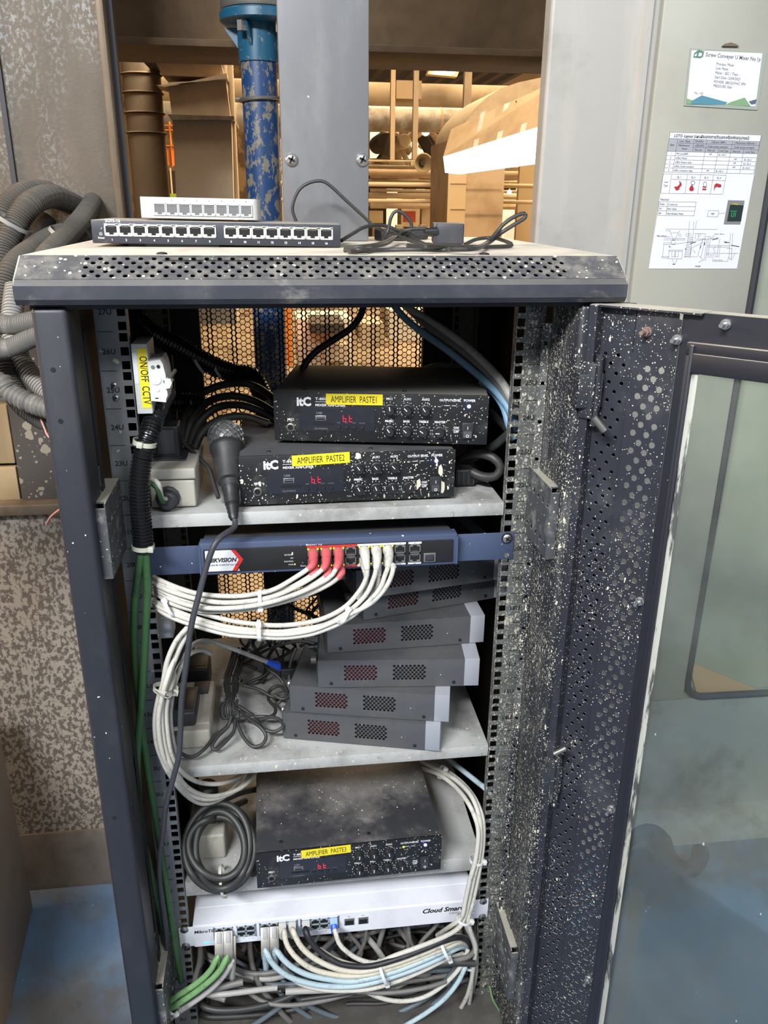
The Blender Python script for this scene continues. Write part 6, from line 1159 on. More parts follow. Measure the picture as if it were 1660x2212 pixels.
SB = [('white cable sagging lowest of the front bundle', [(610, 2088, -.045), (644, 2122, -.055), (694, 2137, -.058), (745, 2140, -.058), (800, 2136, -.058), (860, 2119, -.054), (915, 2096, -.048), (960, 2074, -.04), (1000, 2060, -.02)], .0036, 'cable_white'),
      ('second cream cable beside the black one in the front bundle', [(690, 2050, -.048), (729, 2074, -.058), (785, 2088, -.060), (830, 2086, -.062), (880, 2070, -.060), (935, 2046, -.054), (985, 2022, -.04), (1010, 2028, -.01)], .0036, 'cable_cream'),
      ('white cable hanging in a wide loop under the front bundle', [(770, 2126, -.030), (799, 2146, -.032), (840, 2160, -.034), (882, 2162, -.034), (923, 2151, -.034), (959, 2127, -.034), (987, 2099, -.032), (1001, 2077, -.028), (1012, 2050, -.02)], .0036, 'cable_white'),
      ('sky blue cable running down left from the right rail', [(1012, 2070, -.028), (1004, 2093, -.034), (987, 2126, -.04), (959, 2159, -.042), (923, 2187, -.042), (887, 2209, -.042), (840, 2235, -.04)], .0038, 'cable_skyblue'),
      ('steel blue cable looping along the lower edge, upper one', [(1010, 2050, .0), (992, 2074, -.005), (970, 2110, -.01), (932, 2149, -.012), (882, 2178, -.014), (826, 2198, -.014), (771, 2205, -.014), (715, 2194, -.012), (660, 2168, -.01), (620, 2130, .0), (600, 2095, .02), (590, 2060, .05)], .0042, 'cable_steelblue'),
      ('steel blue cable looping along the lower edge, lower one', [(1005, 2080, .0), (980, 2125, -.005), (945, 2162, -.008), (890, 2196, -.010), (830, 2216, -.010), (760, 2224, -.010), (700, 2212, -.010), (650, 2185, -.006), (610, 2150, .0), (580, 2110, .02)], .0042, 'cable_steelblue'),
      ('grey cable crossing under the white switch from upper left to lower right', [(540, 2030, .04), (541, 2060, .02), (548, 2095, .0), (565, 2135, -.01), (590, 2165, -.012), (615, 2195, -.012), (650, 2225, -.01)], .0045, 'cable_grey'),
      ('dusty steel blue cable rising from the lower left to the right', [(530, 2225, -.02), (570, 2200, -.02), (610, 2170, -.018), (640, 2140, -.01), (665, 2110, .0), (690, 2080, .02), (740, 2020, .05)], .0042, 'cable_steelblue'),
      ('light grey cable behind the right bundle, leaning left', [(1000, 2240, .0), (1010, 2190, -.01), (1018, 2140, -.02), (1020, 2095, -.02), (1012, 2060, -.01), (1015, 2020, .0)], .0036, 'cable_lightgrey'),
      ('light grey cable fanning out lower right, outer', [(960, 2230, -.02), (985, 2195, -.02), (1008, 2155, -.02), (1022, 2110, -.01), (1030, 2060, .0), (1030, 2000, .01)], .0036, 'cable_lightgrey'),
      ('dusty cable fanning out lower right, inner', [(900, 2240, .02), (950, 2200, .02), (985, 2160, .02), (1010, 2120, .02), (1025, 2080, .02), (1020, 2020, .03)], .0036, 'cable_grey')]
for lab, p, r, k in SB: cable(lab, p, r, k)
# right hand bundle of white cables
RBn = [('front strand of the white cable bundle down the right rail', [(905, 1640, .16), (925, 1652, .13), (958, 1668, .09), (992, 1690, .05), (1020, 1722, .01), (1036, 1765, -.012), (1039, 1809, -.020), (1034, 1856, -.026), (1024, 1897, -.030), (1014, 1945, -.032), (1004, 1982, -.034), (988, 2006, -.036), (955, 2030, -.03), (930, 2060, .0)]),
       ('second strand of the white cable bundle down the right rail', [(900, 1655, .16), (920, 1662, .13), (952, 1675, .09), (983, 1699, .05), (1009, 1730, .01), (1026, 1764, -.010), (1034, 1800, -.022), (1028, 1856, -.030), (1016, 1900, -.034), (1006, 1945, -.036), (998, 1980, -.038), (975, 2000, -.03), (945, 2020, .01)]),
       ('third strand of the white cable bundle, nearest the rail', [(910, 1632, .18), (935, 1650, .14), (970, 1668, .10), (1003, 1695, .05), (1028, 1728, .01), (1043, 1768, -.010), (1045, 1812, -.016), (1040, 1858, -.022), (1032, 1900, -.026), (1022, 1948, -.030), (1012, 1985, -.034), (1018, 2015, -.034), (1028, 2045, -.03), (1024, 2085, -.025), (1016, 2130, -.02), (1000, 2172, -.01), (965, 2205, .02), (900, 2225, .07)]),
       ('fourth strand of the white cable bundle, twisted behind the others', [(905, 1650, .18), (930, 1660, .14), (963, 1680, .10), (995, 1706, .06), (1018, 1740, .02), (1031, 1775, .0), (1037, 1830, -.014), (1029, 1876, -.020), (1020, 1922, -.024), (1010, 1962, -.028), (1006, 1995, -.030), (1022, 2030, -.028), (1030, 2070, -.02), (1026, 2120, -.01), (1010, 2160, .0), (985, 2195, .03), (930, 2215, .08)])]
for lab, p in RBn: cable(lab, p, 0.0036, 'cable_lightgrey' if 'fourth' in lab else 'cable_white', group='white cable bundle down the right rail')
cable('sky blue cable showing at the right end of the bottom shelf', [(960, 1630, .16), (985, 1652, .10), (1010, 1672, .06), (1035, 1692, .03), (1052, 1706, .01), (1080, 1740, .02)], 0.0042, 'cable_skyblue')
cable('thin pale green wire at the foot of the right rail', [(1058, 2130, -.02), (1066, 2160, -.03), (1080, 2185, -.035), (1100, 2225, -.04)], 0.0016, 'cable_lime', name='wire', cat='wire')
# -- tangle in the rack bottom
rnd = random.Random(11); kk = ['cable_grey', 'cable_dusty', 'cable_dusty', 'cable_steelblue', 'cable_grey', 'cable_lightgrey', 'cable_dusty']
TLB = {'cable_grey': 'grey cable lying in the tangle on the rack floor', 'cable_dusty': 'dark dusty cable lying in the tangle on the rack floor', 'cable_steelblue': 'blue-grey cable lying in the tangle on the rack floor', 'cable_lightgrey': 'pale grey cable lying in the tangle on the rack floor'}
for i in range(64):
    x0 = rnd.uniform(-0.17, 0.17); y0 = rnd.uniform(-0.01, 0.28); q = []; a = rnd.uniform(0, 6.28); sg = rnd.choice((-1, 1)); lay = (i % 8)
    for j in range(6):
        q.append(V3(max(-0.215, min(0.215, x0 + 0.16 * cos(a + sg * j * 0.8) * (0.7 + 0.3 * rnd.random()))), max(-0.04 if lay > 3 else 0.0, min(0.34, y0 + 0.11 * sin(a + sg * j * 0.8))), 0.056 + 0.017 * lay + 0.018 * rnd.random() * (1 if lay < 7 else .4)))
    k_ = kk[i % 7]; cable(TLB[k_], q, rnd.choice((.0036, .0044, .0052)), k_, group=k_.replace('cable_', '') + ' tangled cables on the rack floor', n=7)
for i in range(9):
    x = -0.12 + 0.04 * i + rnd.uniform(-.01, .01)
    q = [V3(x, 0.05 + rnd.random() * .05, 0.220), V3(x + rnd.uniform(-.01, .02), 0.04, 0.18), V3(x + rnd.uniform(-.03, .04), 0.03, 0.13), V3(x + rnd.uniform(-.06, .06), 0.03, 0.09), V3(x + rnd.uniform(-.09, .09), 0.06, 0.062)]
    cable('grey cable dropping from behind the white switch to the rack floor', q, rnd.choice((.0034, .0045)), 'cable_grey', group='cables dropping behind the white switch')
# -- black cable coil on the bottom shelf
N = 6; q = []
for i in range(N * 22 + 1):
    f = i / 22; a = 2 * pi * f - 1.9; rx = 62 + 15 * sin(f * 2.1 + 0.4) + 2 * (f % 3); ry = 80 + 15 * sin(f * 1.7 + 1.0)
    x = 475 + rx * cos(a); y = 1830 + ry * sin(a); Yc = -0.014 + max(0, (1890 - y)) / 150 * 0.075 - 0.003 * f
    q.append(aY(x, y, Yc))
q = [aY(585, 1700, 0.17), aY(520, 1712, 0.13)] + q + [aY(500, 1745, 0.10), aY(530, 1730, 0.14)]
tag(MB().tube(q, 0.0052, 10, 0.008).build('cable_coil', 'cable_dusty', smooth=70, origin=aY(475, 1920, .02)), 'thick dusty black cable wound in a coil on the bottom shelf', 'cable')
# -- black cords bundled on the middle shelf
def cord(label, pts, r=0.0022, k='cable_dusty', **kw): return cable(label, pts, r, k, name='electric_cable', **kw)
rnd = random.Random(5)
for i in range(10):
    a = i * 0.63; dx = 14 * cos(a); dY = 0.008 * sin(a)
    cord('black cord in the tied vertical bundle on the middle shelf', [(520 + dx, 1400, .24 + dY), (510 + dx, 1435, .20 + dY), (500 + dx, 1465, .15 + dY), (500 + dx * 0.9, 1490, .12 + dY), (498 + dx * .5, 1507, .10 + dY), (492 + dx * 1.1, 1530, .085 + dY), (497 + dx, 1552, .07), (510 + dx * .4, 1540, .075), (505 - dx * .6, 1512, .095)], group='black cords tied in a bundle on the middle shelf')
LP = [('black cord lying in a narrow loop pointing down left', [(500, 1548, .06), (492, 1570, .05), (470, 1592, .035), (458, 1612, .022), (466, 1620, .018), (485, 1605, .028), (505, 1580, .045), (508, 1555, .06)]),
      ('black cord lying in a wide loop in the middle of the shelf', [(512, 1560, .06), (525, 1590, .04), (545, 1612, .025), (567, 1608, .025), (575, 1590, .035), (562, 1570, .045), (540, 1555, .06), (520, 1535, .08)]),
      ('black cord lying in a flat loop at the foot of the decoders', [(515, 1525, .09), (545, 1545, .075), (570, 1575, .045), (595, 1580, .04), (612, 1568, .045), (600, 1552, .06), (570, 1548, .07), (545, 1550, .07), (520, 1552, .07)]),
      ('black cord curving from the bundle across the shelf to the left', [(505, 1545, .07), (490, 1570, .05), (465, 1590, .035), (440, 1620, .012), (415, 1635, .002), (390, 1625, -.002), (382, 1600, .0), (380, 1580, .01)]),
      ('black cord looping up behind the lowest decoder', [(525, 1480, .13), (560, 1490, .13), (590, 1505, .12), (620, 1500, .12), (605, 1482, .14), (585, 1490, .14), (580, 1510, .12), (595, 1530, .09), (590, 1545, .07), (560, 1555, .06)]),
      ('black cord hanging from the decoder plugs, left', [(640, 1400, .12), (628, 1430, .11), (625, 1465, .10), (632, 1495, .09), (612, 1510, .08), (590, 1500, .09)]),
      ('black cord arching behind the decoders', [(690, 1393, .14), (650, 1385, .16), (600, 1395, .18), (565, 1410, .20), (540, 1430, .20)]),
      ('black cord crossing below the blue plug', [(560, 1415, .17), (580, 1445, .14), (600, 1460, .13), (615, 1480, .12), (620, 1500, .10), (600, 1520, .09)])]
for lab, p in LP: cord(lab, p, 0.0026)
for i in range(16):
    x = rnd.uniform(540, 700); y = rnd.uniform(1255, 1390); q = [(x, y, .20), (x + rnd.uniform(-40, 40), y + rnd.uniform(10, 40), .17 + rnd.random() * .05), (x + rnd.uniform(-60, 30), y + rnd.uniform(40, 80), .17 + rnd.random() * .05), (x + rnd.uniform(-70, 20), y + rnd.uniform(70, 120), .16 + rnd.random() * .05)]
    cord('thin black cord hanging in the dark behind the decoders', q, rnd.choice((.0018, .0028)), 'cable_black', group='cords hanging behind the decoders')
# -- top shelf cables
for i, (lab, p) in enumerate((('black cable arching from the left up over the top shelf, highest', [(395, 960, .12), (400, 900, .16), (430, 855, .20), (480, 832, .22), (540, 830, .24), (590, 860, .22), (620, 900, .2)]),
        ('black cable arching over the top shelf, second from the top', [(400, 960, .12), (415, 905, .15), (450, 868, .18), (500, 855, .20), (550, 866, .20), (600, 895, .18)]), ('black cable arching over the top shelf, third from the top', [(410, 965, .11), (425, 920, .14), (465, 882, .16), (520, 875, .18), (570, 892, .18), (605, 915, .17)]),
        ('black cable arching over the top shelf, lowest', [(420, 970, .10), (440, 930, .12), (480, 905, .14), (530, 900, .15), (580, 915, .15)]), ('thin black cord running down beside the microphone', [(395, 955, .10), (425, 985, .08), (450, 1010, .06), (462, 1045, .04), (472, 1075, .02)]))):
    cable(lab, p, 0.0055 if i < 4 else 0.003, 'cable_dusty', name='electric_cable')
hose('black corrugated hose crossing in the dark behind the breaker box', [(300, 690, .22), (330, 720, .22), (390, 752, .23), (450, 785, .24), (500, 805, .25), (545, 815, .27), (570, 860, .28)], 0.0135, 'conduit_black', 0.005)
hose('second dark hose under the first behind the breaker box', [(345, 870, .16), (400, 868, .18), (430, 872, .2)], 0.012, 'conduit_black', 0.005)
for lab, p, r, k in (('blue cable slanting down across the honeycomb to the right rail', [(840, 640, .24), (854, 663, .22), (880, 692, .20), (918, 721, .17), (965, 755, .13), (1019, 798, .09), (1055, 829, .06), (1084, 860, .035), (1104, 892, .02), (1118, 930, .015)], .0050, 'cable_blue'),
        ('second blue cable just under the first at the right rail', [(1040, 825, .09), (1070, 852, .06), (1090, 885, .04), (1098, 915, .03), (1112, 950, .02)], .0045, 'cable_blue'),
        ('upper grey cable slanting down to the right rail', [(865, 640, .24), (882, 664, .22), (921, 688, .19), (965, 716, .15), (1010, 750, .11), (1055, 791, .07), (1082, 822, .04), (1104, 858, .022), (1120, 895, .018)], .0055, 'cable_lightgrey'),
        ('lower grey cable slanting down beside the blue one', [(870, 655, .24), (915, 696, .19), (961, 730, .15), (1019, 774, .10), (1064, 816, .06), (1102, 866, .025), (1118, 905, .018)], .0050, 'cable_grey'),
        ('thin dark blue cable behind the upper amplifier', [(915, 800, .30), (921, 796, .30), (947, 789, .28), (974, 789, .26), (1001, 795, .24), (1030, 812, .2), (1060, 840, .15)], .0045, 'cable_steelblue'),
        ('black cable crossing the honeycomb to the upper amplifier', [(790, 640, .26), (780, 680, .25), (757, 710, .245), (720, 735, .24), (680, 762, .235), (655, 795, .23), (650, 830, .22)], .0050, 'cable_black'),
        ('thick black power cable looping right of the lower amplifier', [(985, 1000, .10), (1005, 985, .08), (1035, 980, .06), (1065, 988, .045), (1082, 1008, .04), (1072, 1028, .04), (1045, 1030, .05), (1020, 1020, .06)], .0062, 'cable_dusty'),
        ('thick black cable passing behind the right rail beside the amplifiers', [(1020, 990, .09), (1055, 972, .06), (1085, 950, .04), (1105, 930, .02), (1120, 905, .02)], .0060, 'cable_dusty'),
        ('black cable in the dark right of the upper amplifier', [(1050, 880, .12), (1070, 900, .08), (1095, 925, .05), (1110, 950, .03)], .0055, 'cable_black')):
    cable(lab, p, r, k)
# -- power supply cables on the rack lid
zl_ = 1.2462
for lab, p, r in (('thin black cable standing up in a loop against the grey trunking', [(650, 500, .20), (640, 478, .20), (632, 448, .20), (645, 412, .20), (668, 395, .20), (695, 391, .20), (715, 402, .20), (745, 430, .20), (780, 462, .20), (812, 490, .20), (850, 506, .19), (900, 524, 'z', zl_ + .004), (960, 532, 'z', zl_ + .002)], .0022),
        ('black cable running from behind the dark switch over the left adapter', [(738, 520, .12), (762, 505, .14), (790, 490, .16), (825, 487, .18), (855, 496, .18), (890, 514, .17), (925, 531, 'z', zl_ + .003)], .0024),
        ('flat black cable standing in a narrow peak left of the big adapter', [(745, 541, 'z', zl_), (790, 538, 'z', zl_ + .002), (822, 528, .15), (838, 500, .16), (845, 470, .17), (856, 456, .17), (874, 463, .17), (889, 483, .17), (886, 500, .17), (860, 510, .17), (830, 528, 'z', zl_ + .003), (780, 535, 'z', zl_ + .002)], .0023),
        ('black cable from the big adapter winding left over the lid', [(945, 501, .17), (915, 494, .17), (880, 497, .17), (855, 510, .17), (820, 527, 'z', zl_ + .004), (780, 533, 'z', zl_ + .002), (745, 536, 'z', zl_)], .0024),
        ('black cable standing in a tall loop at the right end of the lid', [(880, 531, 'z', zl_ + .003), (940, 536, 'z', zl_), (1010, 537, 'z', zl_), (1050, 526, .10), (1075, 500, .12), (1090, 483, .12), (1112, 468, .12), (1133, 461, .12), (1135, 470, .12), (1115, 483, .12), (1085, 502, .12), (1060, 522, .12), (1030, 536, 'z', zl_ + .003), (970, 538, 'z', zl_ + .003)], .0026),
        ('black cable lying in a flat bow right of the big adapter', [(1005, 528, .16), (1030, 517, .17), (1065, 514, .17), (1095, 522, 'z', zl_ + .004), (1106, 530, 'z', zl_), (1070, 533, 'z', zl_), (1000, 533, 'z', zl_ + .002), (920, 532, 'z', zl_ + .005)], .0024),
        ('black cable lying along the lid in front of the adapters', [(755, 544, 'z', zl_), (830, 540, 'z', zl_), (900, 539, 'z', zl_ + .001), (960, 540, 'z', zl_), (1020, 536, 'z', zl_ + .004)], .0024)):
    cable(lab, p, r, 'cable_dusty' if 'black' in lab else 'cable_black', name='electric_cable')
# -- hoses at the left
for lab, p, r, k in (('dusty thick hose bowing left out of the wall hole, lower of two', [(172, 452, .62), (155, 440, .57), (111, 424, .50), (67, 440, .44), (37, 480, .42), (12, 530, .40), (-10, 585, .38)], .0175, 'conduit_dust'),
        ('dusty thick hose behind the first, topmost at the left', [(120, 425, .58), (94, 414, .56), (51, 418, .52), (15, 448, .50), (-15, 500, .48)], .0175, 'conduit_dust'),
        ('dusty hose leaving the right wall hole and dropping behind the rack', [(201, 434, .62), (196, 446, .56), (175, 475, .48), (142, 512, .42), (105, 548, .36), (80, 580, .34)], .0155, 'conduit_dust'),
        ('grey hose curving from the tie down the left edge', [(160, 505, .52), (118, 512, .44), (70, 540, .40), (32, 572, .36), (12, 620, .34), (6, 680, .32), (18, 745, .30), (40, 800, .28)], .0165, 'conduit_dust'),
        ('dark hose behind the others near the wall', [(100, 470, .58), (80, 510, .56), (50, 560, .54), (20, 600, .52), (-10, 620, .5)], .0160, 'hose_grime'),
        ('dusty hose showing between the lid and the wall', [(215, 500, .56), (185, 510, .54), (150, 530, .52), (120, 560, .50)], .0150, 'conduit_dust'),
        ('pale hose running down beside the rack post', [(34, 620, .30), (28, 665, .28), (26, 720, .26), (45, 780, .24), (80, 825, .22), (115, 860, .20)], .0140, 'conduit_light'),
        ('speckled hose entering the rack side, upper of two', [(-15, 706, .18), (30, 702, .16), (72, 694, .14), (110, 688, .12)], .0120, 'conduit_mid'),
        ('speckled hose entering the rack side, lower of two', [(-15, 762, .18), (30, 748, .16), (72, 728, .14), (110, 712, .12)], .0120, 'conduit_mid'),
        ('brown ribbed hose bending to the rack below the speckled ones', [(-8, 775, .24), (18, 825, .22), (50, 872, .20), (92, 902, .18), (125, 915, .16)], .0155, 'conduit_dust'),
        ('shiny ribbed hose entering the rack side lowest', [(-12, 826, .16), (25, 850, .15), (60, 868, .14), (95, 880, .13), (125, 890, .12)], .0130, 'conduit_mid')):
    hose(lab, p, r, k, 0.0065 if 'shiny' in lab else 0.0045, d=0.07)
cable('thin pink wire hanging below the hoses beside the post', [(88, 905, .15), (96, 925, .14), (104, 942, .13), (120, 955, .12)], .0012, 'pink', name='wire', cat='wire')
cable('thin pink wire end poking out behind the post above the speckled wall', [(100, 1132, .40), (110, 1116, .38), (130, 1100, .36), (150, 1092, .34)], .0016, 'pink', name='wire', cat='wire')
# ------------------------------------------------------------------ cable ties and small things
def tie(label, x, y, Y, rx, ang=0, ry=None, k='tie_white', w=0.0045, head=(1, 0.3), tilt=0.0):
    """a plastic tie: flat band ring around a bundle; ang = direction in which the bundle runs, seen from the front"""
    p = aY(x, y, Y); ry = ry or rx; n = 22; T = Matrix.Translation(p) @ Matrix.Rotation(-ang, 4, 'Y') @ Matrix.Rotation(tilt, 4, 'Z')
    t = thing('cable_tie', label, 'cable tie', tuple(p)); vs = []; fs = []
    for i in range(n):
        a = 2 * pi * i / n
        for dx, dr in ((-w / 2, 0), (w / 2, 0), (w / 2, 0.0009), (-w / 2, 0.0009)): vs.append((dx, -(ry + dr) * cos(a), (rx + dr) * sin(a)))
    for i in range(n):
        j = (i + 1) % n
        for q in range(4): fs.append((i * 4 + q, i * 4 + (q + 1) % 4, j * 4 + (q + 1) % 4, j * 4 + q))
    wb(MB().add(vs, fs, T), 'band', k, t, smooth=50)
    a = math.atan2(head[0], head[1]); hp = Vector((0, -(ry + 0.001) * cos(a), (rx + 0.001) * sin(a)))
    wb(MB().box(-0.0034, 0.0034, -0.0028, 0.0028, -0.0032, 0.0032, 0.0006, T=T @ Matrix.Translation(hp)), 'head', k, t); return t
tie('white tie around the red-booted cables', 562, 1294, -0.056, 0.0112, 0, 0.011, head=(-1, .4))
tie('white tie around the lower white cables, middle', 560, 1362, -0.062, 0.0130, 0, 0.012, head=(1, .6))
tie('white tie around the lower white cables near the switch', 741, 1329, -0.058, 0.0115, -0.62, 0.011)
tie('white tie around the lower white cables near the left rail', 368, 1312, -0.036, 0.0125, 0.45, 0.011)
tie('ivory tie around the black conduit, upper', 313, 956, -0.027, 0.0128, 1.35, 0.0128, 'tie_ivory', 0.0055, head=(.3, 1))
tie('ivory tie around the black conduit, near its lower end', 309, 1180, -0.034, 0.0128, 1.5, 0.0128, 'tie_ivory', 0.0055, head=(-1, .9))
tie('ivory tie around the big white cable loop', 358, 1488, -0.042, 0.0150, 1.35, 0.011, 'tie_ivory', 0.0060, head=(-1, .6))
tie('white tie around the front bundle under the white switch', 828, 2100, -0.064, 0.0230, 0.28, 0.014, head=(-1, .4))
tie('white tie around the front bundle near the right rail', 962, 2050, -0.048, 0.0210, 0.40, 0.014, head=(-1, .5))
tie('white tie around the green cables at the bottom left', 366, 2170, -0.055, 0.0190, 0.72, 0.012, head=(-1, .8))
tie('white tie around the right bundle beside the bottom shelf', 955, 1668, 0.095, 0.0105, -0.5, 0.010, head=(1, .5))
tie('white tie on the right bundle at the amplifier height', 1031, 1858, -0.022, 0.0110, 1.4, 0.010, head=(-1, .4))
tie('white tie on the right bundle over the white switch corner', 1003, 1985, -0.034, 0.0120, 1.3, 0.011, head=(-1, .4))
tie('white tie at the right rail where the bundle turns back', 1014, 2084, -0.015, 0.0110, 1.4, 0.010, head=(1, .4))
tie('pale tie at the foot of the black cable coil', 481, 1903, -0.006, 0.0235, 0.1, 0.021, 'tie_ivory', 0.004, head=(-1, .3))
tie('grey tie around the black cord bundle, upper', 500, 1468, 0.145, 0.0135, 1.5, 0.012, 'cable_grey', 0.003)
tie('grey tie around the black cord bundle, lower', 497, 1508, 0.098, 0.0100, 1.5, 0.010, 'cable_grey', 0.003)
tie('white tie around the dark hose behind the breaker box, left', 430, 785, 0.235, 0.0155, 0.5, 0.0155, 'tie_ivory', 0.004)
tie('white tie around the dark hose behind the breaker box, right', 468, 795, 0.245, 0.0155, 0.45, 0.0155, 'tie_ivory', 0.004)
tie('grey tie around the hoses left of the lid', 140, 515, 0.42, 0.026, 0.9, 0.022, 'conduit_light', 0.006, head=(-1, .6))
tie('grey tie around the top hoses at the left edge', 25, 480, 0.42, 0.030, 1.0, 0.024, 'conduit_light', 0.006, head=(1, .8))
# junction box with gland and wires
z0 = 0.9335; a = aZ(425, 1095, z0)
t = thing('junction_box', 'off-white plastic junction box with cable gland on the top shelf', 'junction box', (-0.20, 0.09, z0))
JX0, JX1, JY0, JY1 = -0.246, a.x, a.y, a.y + 0.135
wb(MB().box(JX0 + 0.022, JX1, JY0, JY1, z0, z0 + 0.036, 0.003, seg=3), 'box', 'cream_box', t)
wb(MB().box(JX0 + 0.020, JX1 + 0.002, JY0 - 0.002, JY1 + 0.002, z0 + 0.037, z0 + 0.052, 0.003, seg=3), 'cover', 'cream_box', t)
g = aY(364, 1074, JY0); wb(MB().lathe(g, g + Vector((0, -1, 0)), [(0, 0.0150), (0.005, 0.0150), (0.006, 0.0125), (0.016, 0.0118), (0.018, 0.0090)], 12), 'cable_gland', 'plastic_charcoal', t, smooth=20)
wb(MB().tube([g + Vector((0, -0.010, 0)), g + Vector((-0.004, -0.026, 0.004)), aY(338, 1052, -.02), aY(318, 1040, -.015), aY(305, 1035, .0)], 0.0032, 8), 'green_wire', 'cable_green', t, smooth=70)
wb(MB().tube([g + Vector((0.002, -0.010, 0.003)), g + Vector((-0.004, -0.026, 0.008)), aY(342, 1044, -.02), aY(318, 1030, -.015), aY(305, 1026, .0)], 0.0032, 8), 'white_wire', 'cable_white', t, smooth=70)
def box_thing(name, label, cat, k, x0, x1, y0, y1, z0, z1, bev=0.002, parts=()):
    t = thing(name, label, cat, ((x0 + x1) / 2, (y0 + y1) / 2, z0)); wb(MB().box(x0, x1, y0, y1, z0, z1, bev, seg=3), 'housing', k, t)
    for nm_, kk_, b in parts: wb(MB().box(*b, min(.0006, .5 * (b[3] - b[2]))), nm_, kk_, t)
    return t
box_thing('power_adapter', 'black plug-in adapter standing on the junction box', 'power adapter', 'plastic_black', -0.222, -0.188, 0.062, 0.095, z0 + 0.0525, z0 + 0.095, 0.003, [('plate', 'plastic_charcoal', (-0.226, -0.180, 0.05, 0.105, z0 + 0.0522, z0 + 0.054)), ('rib', 'plastic_charcoal', (-0.216, -0.194, 0.0605, 0.062, z0 + 0.058, z0 + 0.090))])
# connector right of the amplifiers
p = aZ(1008, 1052, 0.933)
box_thing('power_connector', 'ribbed black power connector lying on the top shelf right of the amplifier', 'connector', 'plastic_black', p.x - 0.016, p.x + 0.012, p.y, p.y + 0.03, 0.9335, 0.958, 0.003, [('rib', 'plastic_charcoal', (p.x - 0.013 + 0.007 * i, p.x - 0.010 + 0.007 * i, p.y - 0.0012, p.y + 0.001, 0.937, 0.955)) for i in range(4)])
# middle shelf: outlet box and adapter
a = aZ(456, 1612, 0.5555)
box_thing('outlet_box', 'dusty cream outlet box lying at the left of the middle shelf', 'outlet box', 'cream_box', a.x - 0.062, a.x, a.y - 0.002, a.y + 0.125, 0.555, 0.585, 0.003, [('cover', 'cream_box', (a.x - 0.060, a.x - 0.001, a.y + 0.012, a.y + 0.122, 0.585, 0.589)), ('side_socket', 'plastic_charcoal', (a.x - 0.030, a.x - 0.008, a.y + 0.085, a.y + 0.115, 0.589, 0.594))])
b = aZ(424, 1567, 0.590)
box_thing('power_adapter', 'dark grey block adapter lying on the cream outlet box', 'power adapter', 'plastic_charcoal', b.x - 0.034, b.x, b.y, b.y + 0.07, 0.5895, 0.612, 0.003, [('label_plate', 'plastic_black', (b.x - 0.030, b.x - 0.004, b.y + 0.01, b.y + 0.06, 0.612, 0.6124)), ('strain_relief', 'plastic_black', (b.x - 0.040, b.x - 0.033, b.y + 0.004, b.y + 0.012, 0.594, 0.602))])
box_thing('power_adapter', 'black block adapter in the dark behind the cream outlet box', 'power adapter', 'plastic_black', a.x - 0.052, a.x - 0.012, a.y + 0.14, a.y + 0.20, 0.556, 0.60, 0.003, [('label_plate', 'plastic_charcoal', (a.x - 0.048, a.x - 0.016, a.y + 0.15, a.y + 0.19, 0.60, 0.6004))])
p = aY(622, 1446, .11)
box_thing('cable_coupler', 'small black coupler joined to the blue network plug', 'coupler', 'plastic_black', p.x - 0.010, p.x + 0.014, .10, .125, p.z - 0.008, p.z + 0.006, 0.001, [('metal_tip', 'steel_dull', (p.x + 0.014, p.x + 0.024, .107, .115, p.z - 0.003, p.z + 0.003))])
p = aY(690, 1397, .115)
t = thing('audio_plug', 'black round plug in the rear of the fourth decoder', 'plug', tuple(p)); wb(MB().lathe(p + Vector((-0.016, 0, 0)), p + Vector((0.02, 0, 0)), [(0, 0.003), (0.008, 0.004), (0.009, 0.0065), (0.028, 0.0065)], 14), 'body', 'plastic_black', t)
# bottom shelf: outlet box behind the coil
a = aZ(486, 1885, 0.349)
t = box_thing('outlet_box', 'dusty cream socket box behind the black cable coil', 'outlet box', 'cream_box', a.x - 0.056, a.x, a.y + 0.03, a.y + 0.14, 0.348, 0.394, 0.004, [('socket_plate', 'rail_back', (a.x - 0.050, a.x - 0.014, a.y + 0.055, a.y + 0.105, 0.394, 0.3955))])
wb(MB().cyl((a.x - 0.032, a.y + 0.08, 0.3955), (a.x - 0.032, a.y + 0.08, 0.3960), 0.014, 20), 'socket_face', 'cream_box', t)
wb(MB().box(a.x - 0.038, a.x - 0.036, a.y + 0.074, a.y + 0.082, 0.396, 0.3963).box(a.x - 0.028, a.x - 0.026, a.y + 0.074, a.y + 0.082, 0.396, 0.3963).box(a.x - 0.034, a.x - 0.030, a.y + 0.086, a.y + 0.090, 0.396, 0.3963), 'socket_slots', 'hole_black', t, smooth=0)
wb(MB().lathe((a.x - 0.032, a.y + 0.125, 0.38), (a.x - 0.032, a.y + 0.125, 1), [(0, 0.018), (0.03, 0.018), (0.034, 0.014)], 18), 'round_plug', 'plastic_black', t)
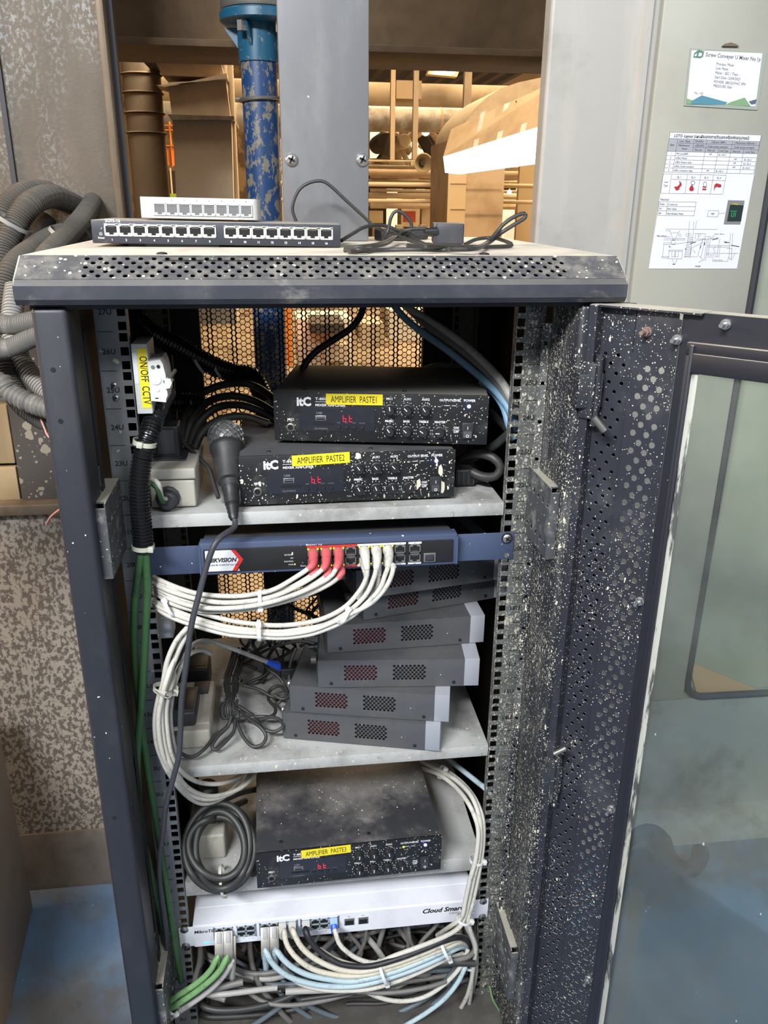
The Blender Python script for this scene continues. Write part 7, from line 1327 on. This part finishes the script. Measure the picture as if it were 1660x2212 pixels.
# white boxes behind the left rail
p = aY(362, 1350, .06)
box_thing('wall_socket', 'small white box behind the left rail below the blue switch', 'socket', 'white_plastic', p.x - 0.014, p.x + 0.008, .05, .08, p.z - 0.016, p.z + 0.018, 0.002, [('cover', 'white_plate', (p.x - 0.012, p.x + 0.006, .0485, .05, p.z - 0.013, p.z + 0.014))])
# adapters on the lid
LZ = 1.2435
a = aZ(941, 528, LZ); b = aZ(1000, 531, LZ); w = 0.041
t = thing('power_adapter', 'black block power adapter standing on the lid right of the trunking', 'power adapter', (a.x + w / 2, a.y + 0.02, LZ), radians(-8))
h = aY(945, 482, a.y).z - LZ
MB().box(-w / 2, w / 2, -0.02, 0.028, 0, h, 0.0025, seg=3).build('housing', 'plastic_adapter', t); MB().box(-w / 2 - 0.0003, -w / 2 + 0.006, -0.0204, 0.0284, 0.001, h + 0.0003, 0.002).build('back_cover', 'plastic_adapter', t)
MB().lathe((-w / 2 + 0.004, -0.019, h * .62), (-w / 2 - 0.02, -0.030, h * .62), [(0, 0.0055), (0.004, 0.0052), (0.012, 0.0045), (0.018, 0.0028)], 14).build('strain_relief', 'plastic_black', t)
for x, y, ww, hh, lab in ((850, 520, 0.046, 0.016, 'black adapter lying flat right behind the trunking edge'), (900, 517, 0.030, 0.018, 'small black adapter lying left behind the big one')):
    a = aZ(x, y, LZ); t = thing('power_adapter', lab, 'power adapter', (a.x, a.y + 0.01, LZ), radians(12)); MB().box(-ww / 2, ww / 2, -0.016, 0.016, 0, hh, 0.002).build('housing', 'plastic_black', t); MB().lathe((ww / 2 - 0.002, 0, hh / 2), (1, 0, hh / 2), [(0, 0.005), (0.006, 0.0045), (0.014, 0.003)], 12).build('strain_relief', 'plastic_charcoal', t)
    MB().box(-ww / 2 + 0.004, ww / 2 - 0.006, -0.0165, -0.0158, hh * .3, hh * .7).build('label_plate', 'plastic_charcoal', t, smooth=0)
# wire twist hanging from the loop tie
tag(MB().tube([aY(x, y, Y) for x, y, Y in ((336, 1492, -.05), (350, 1502, -.056), (362, 1508, -.058), (374, 1500, -.056), (372, 1492, -.055), (358, 1500, -.058), (366, 1510, -.056))], 0.0010, 6).build('wire_twist', 'steel_dull', smooth=60), 'bent thin wire hanging under the ivory tie of the white loop', 'wire')
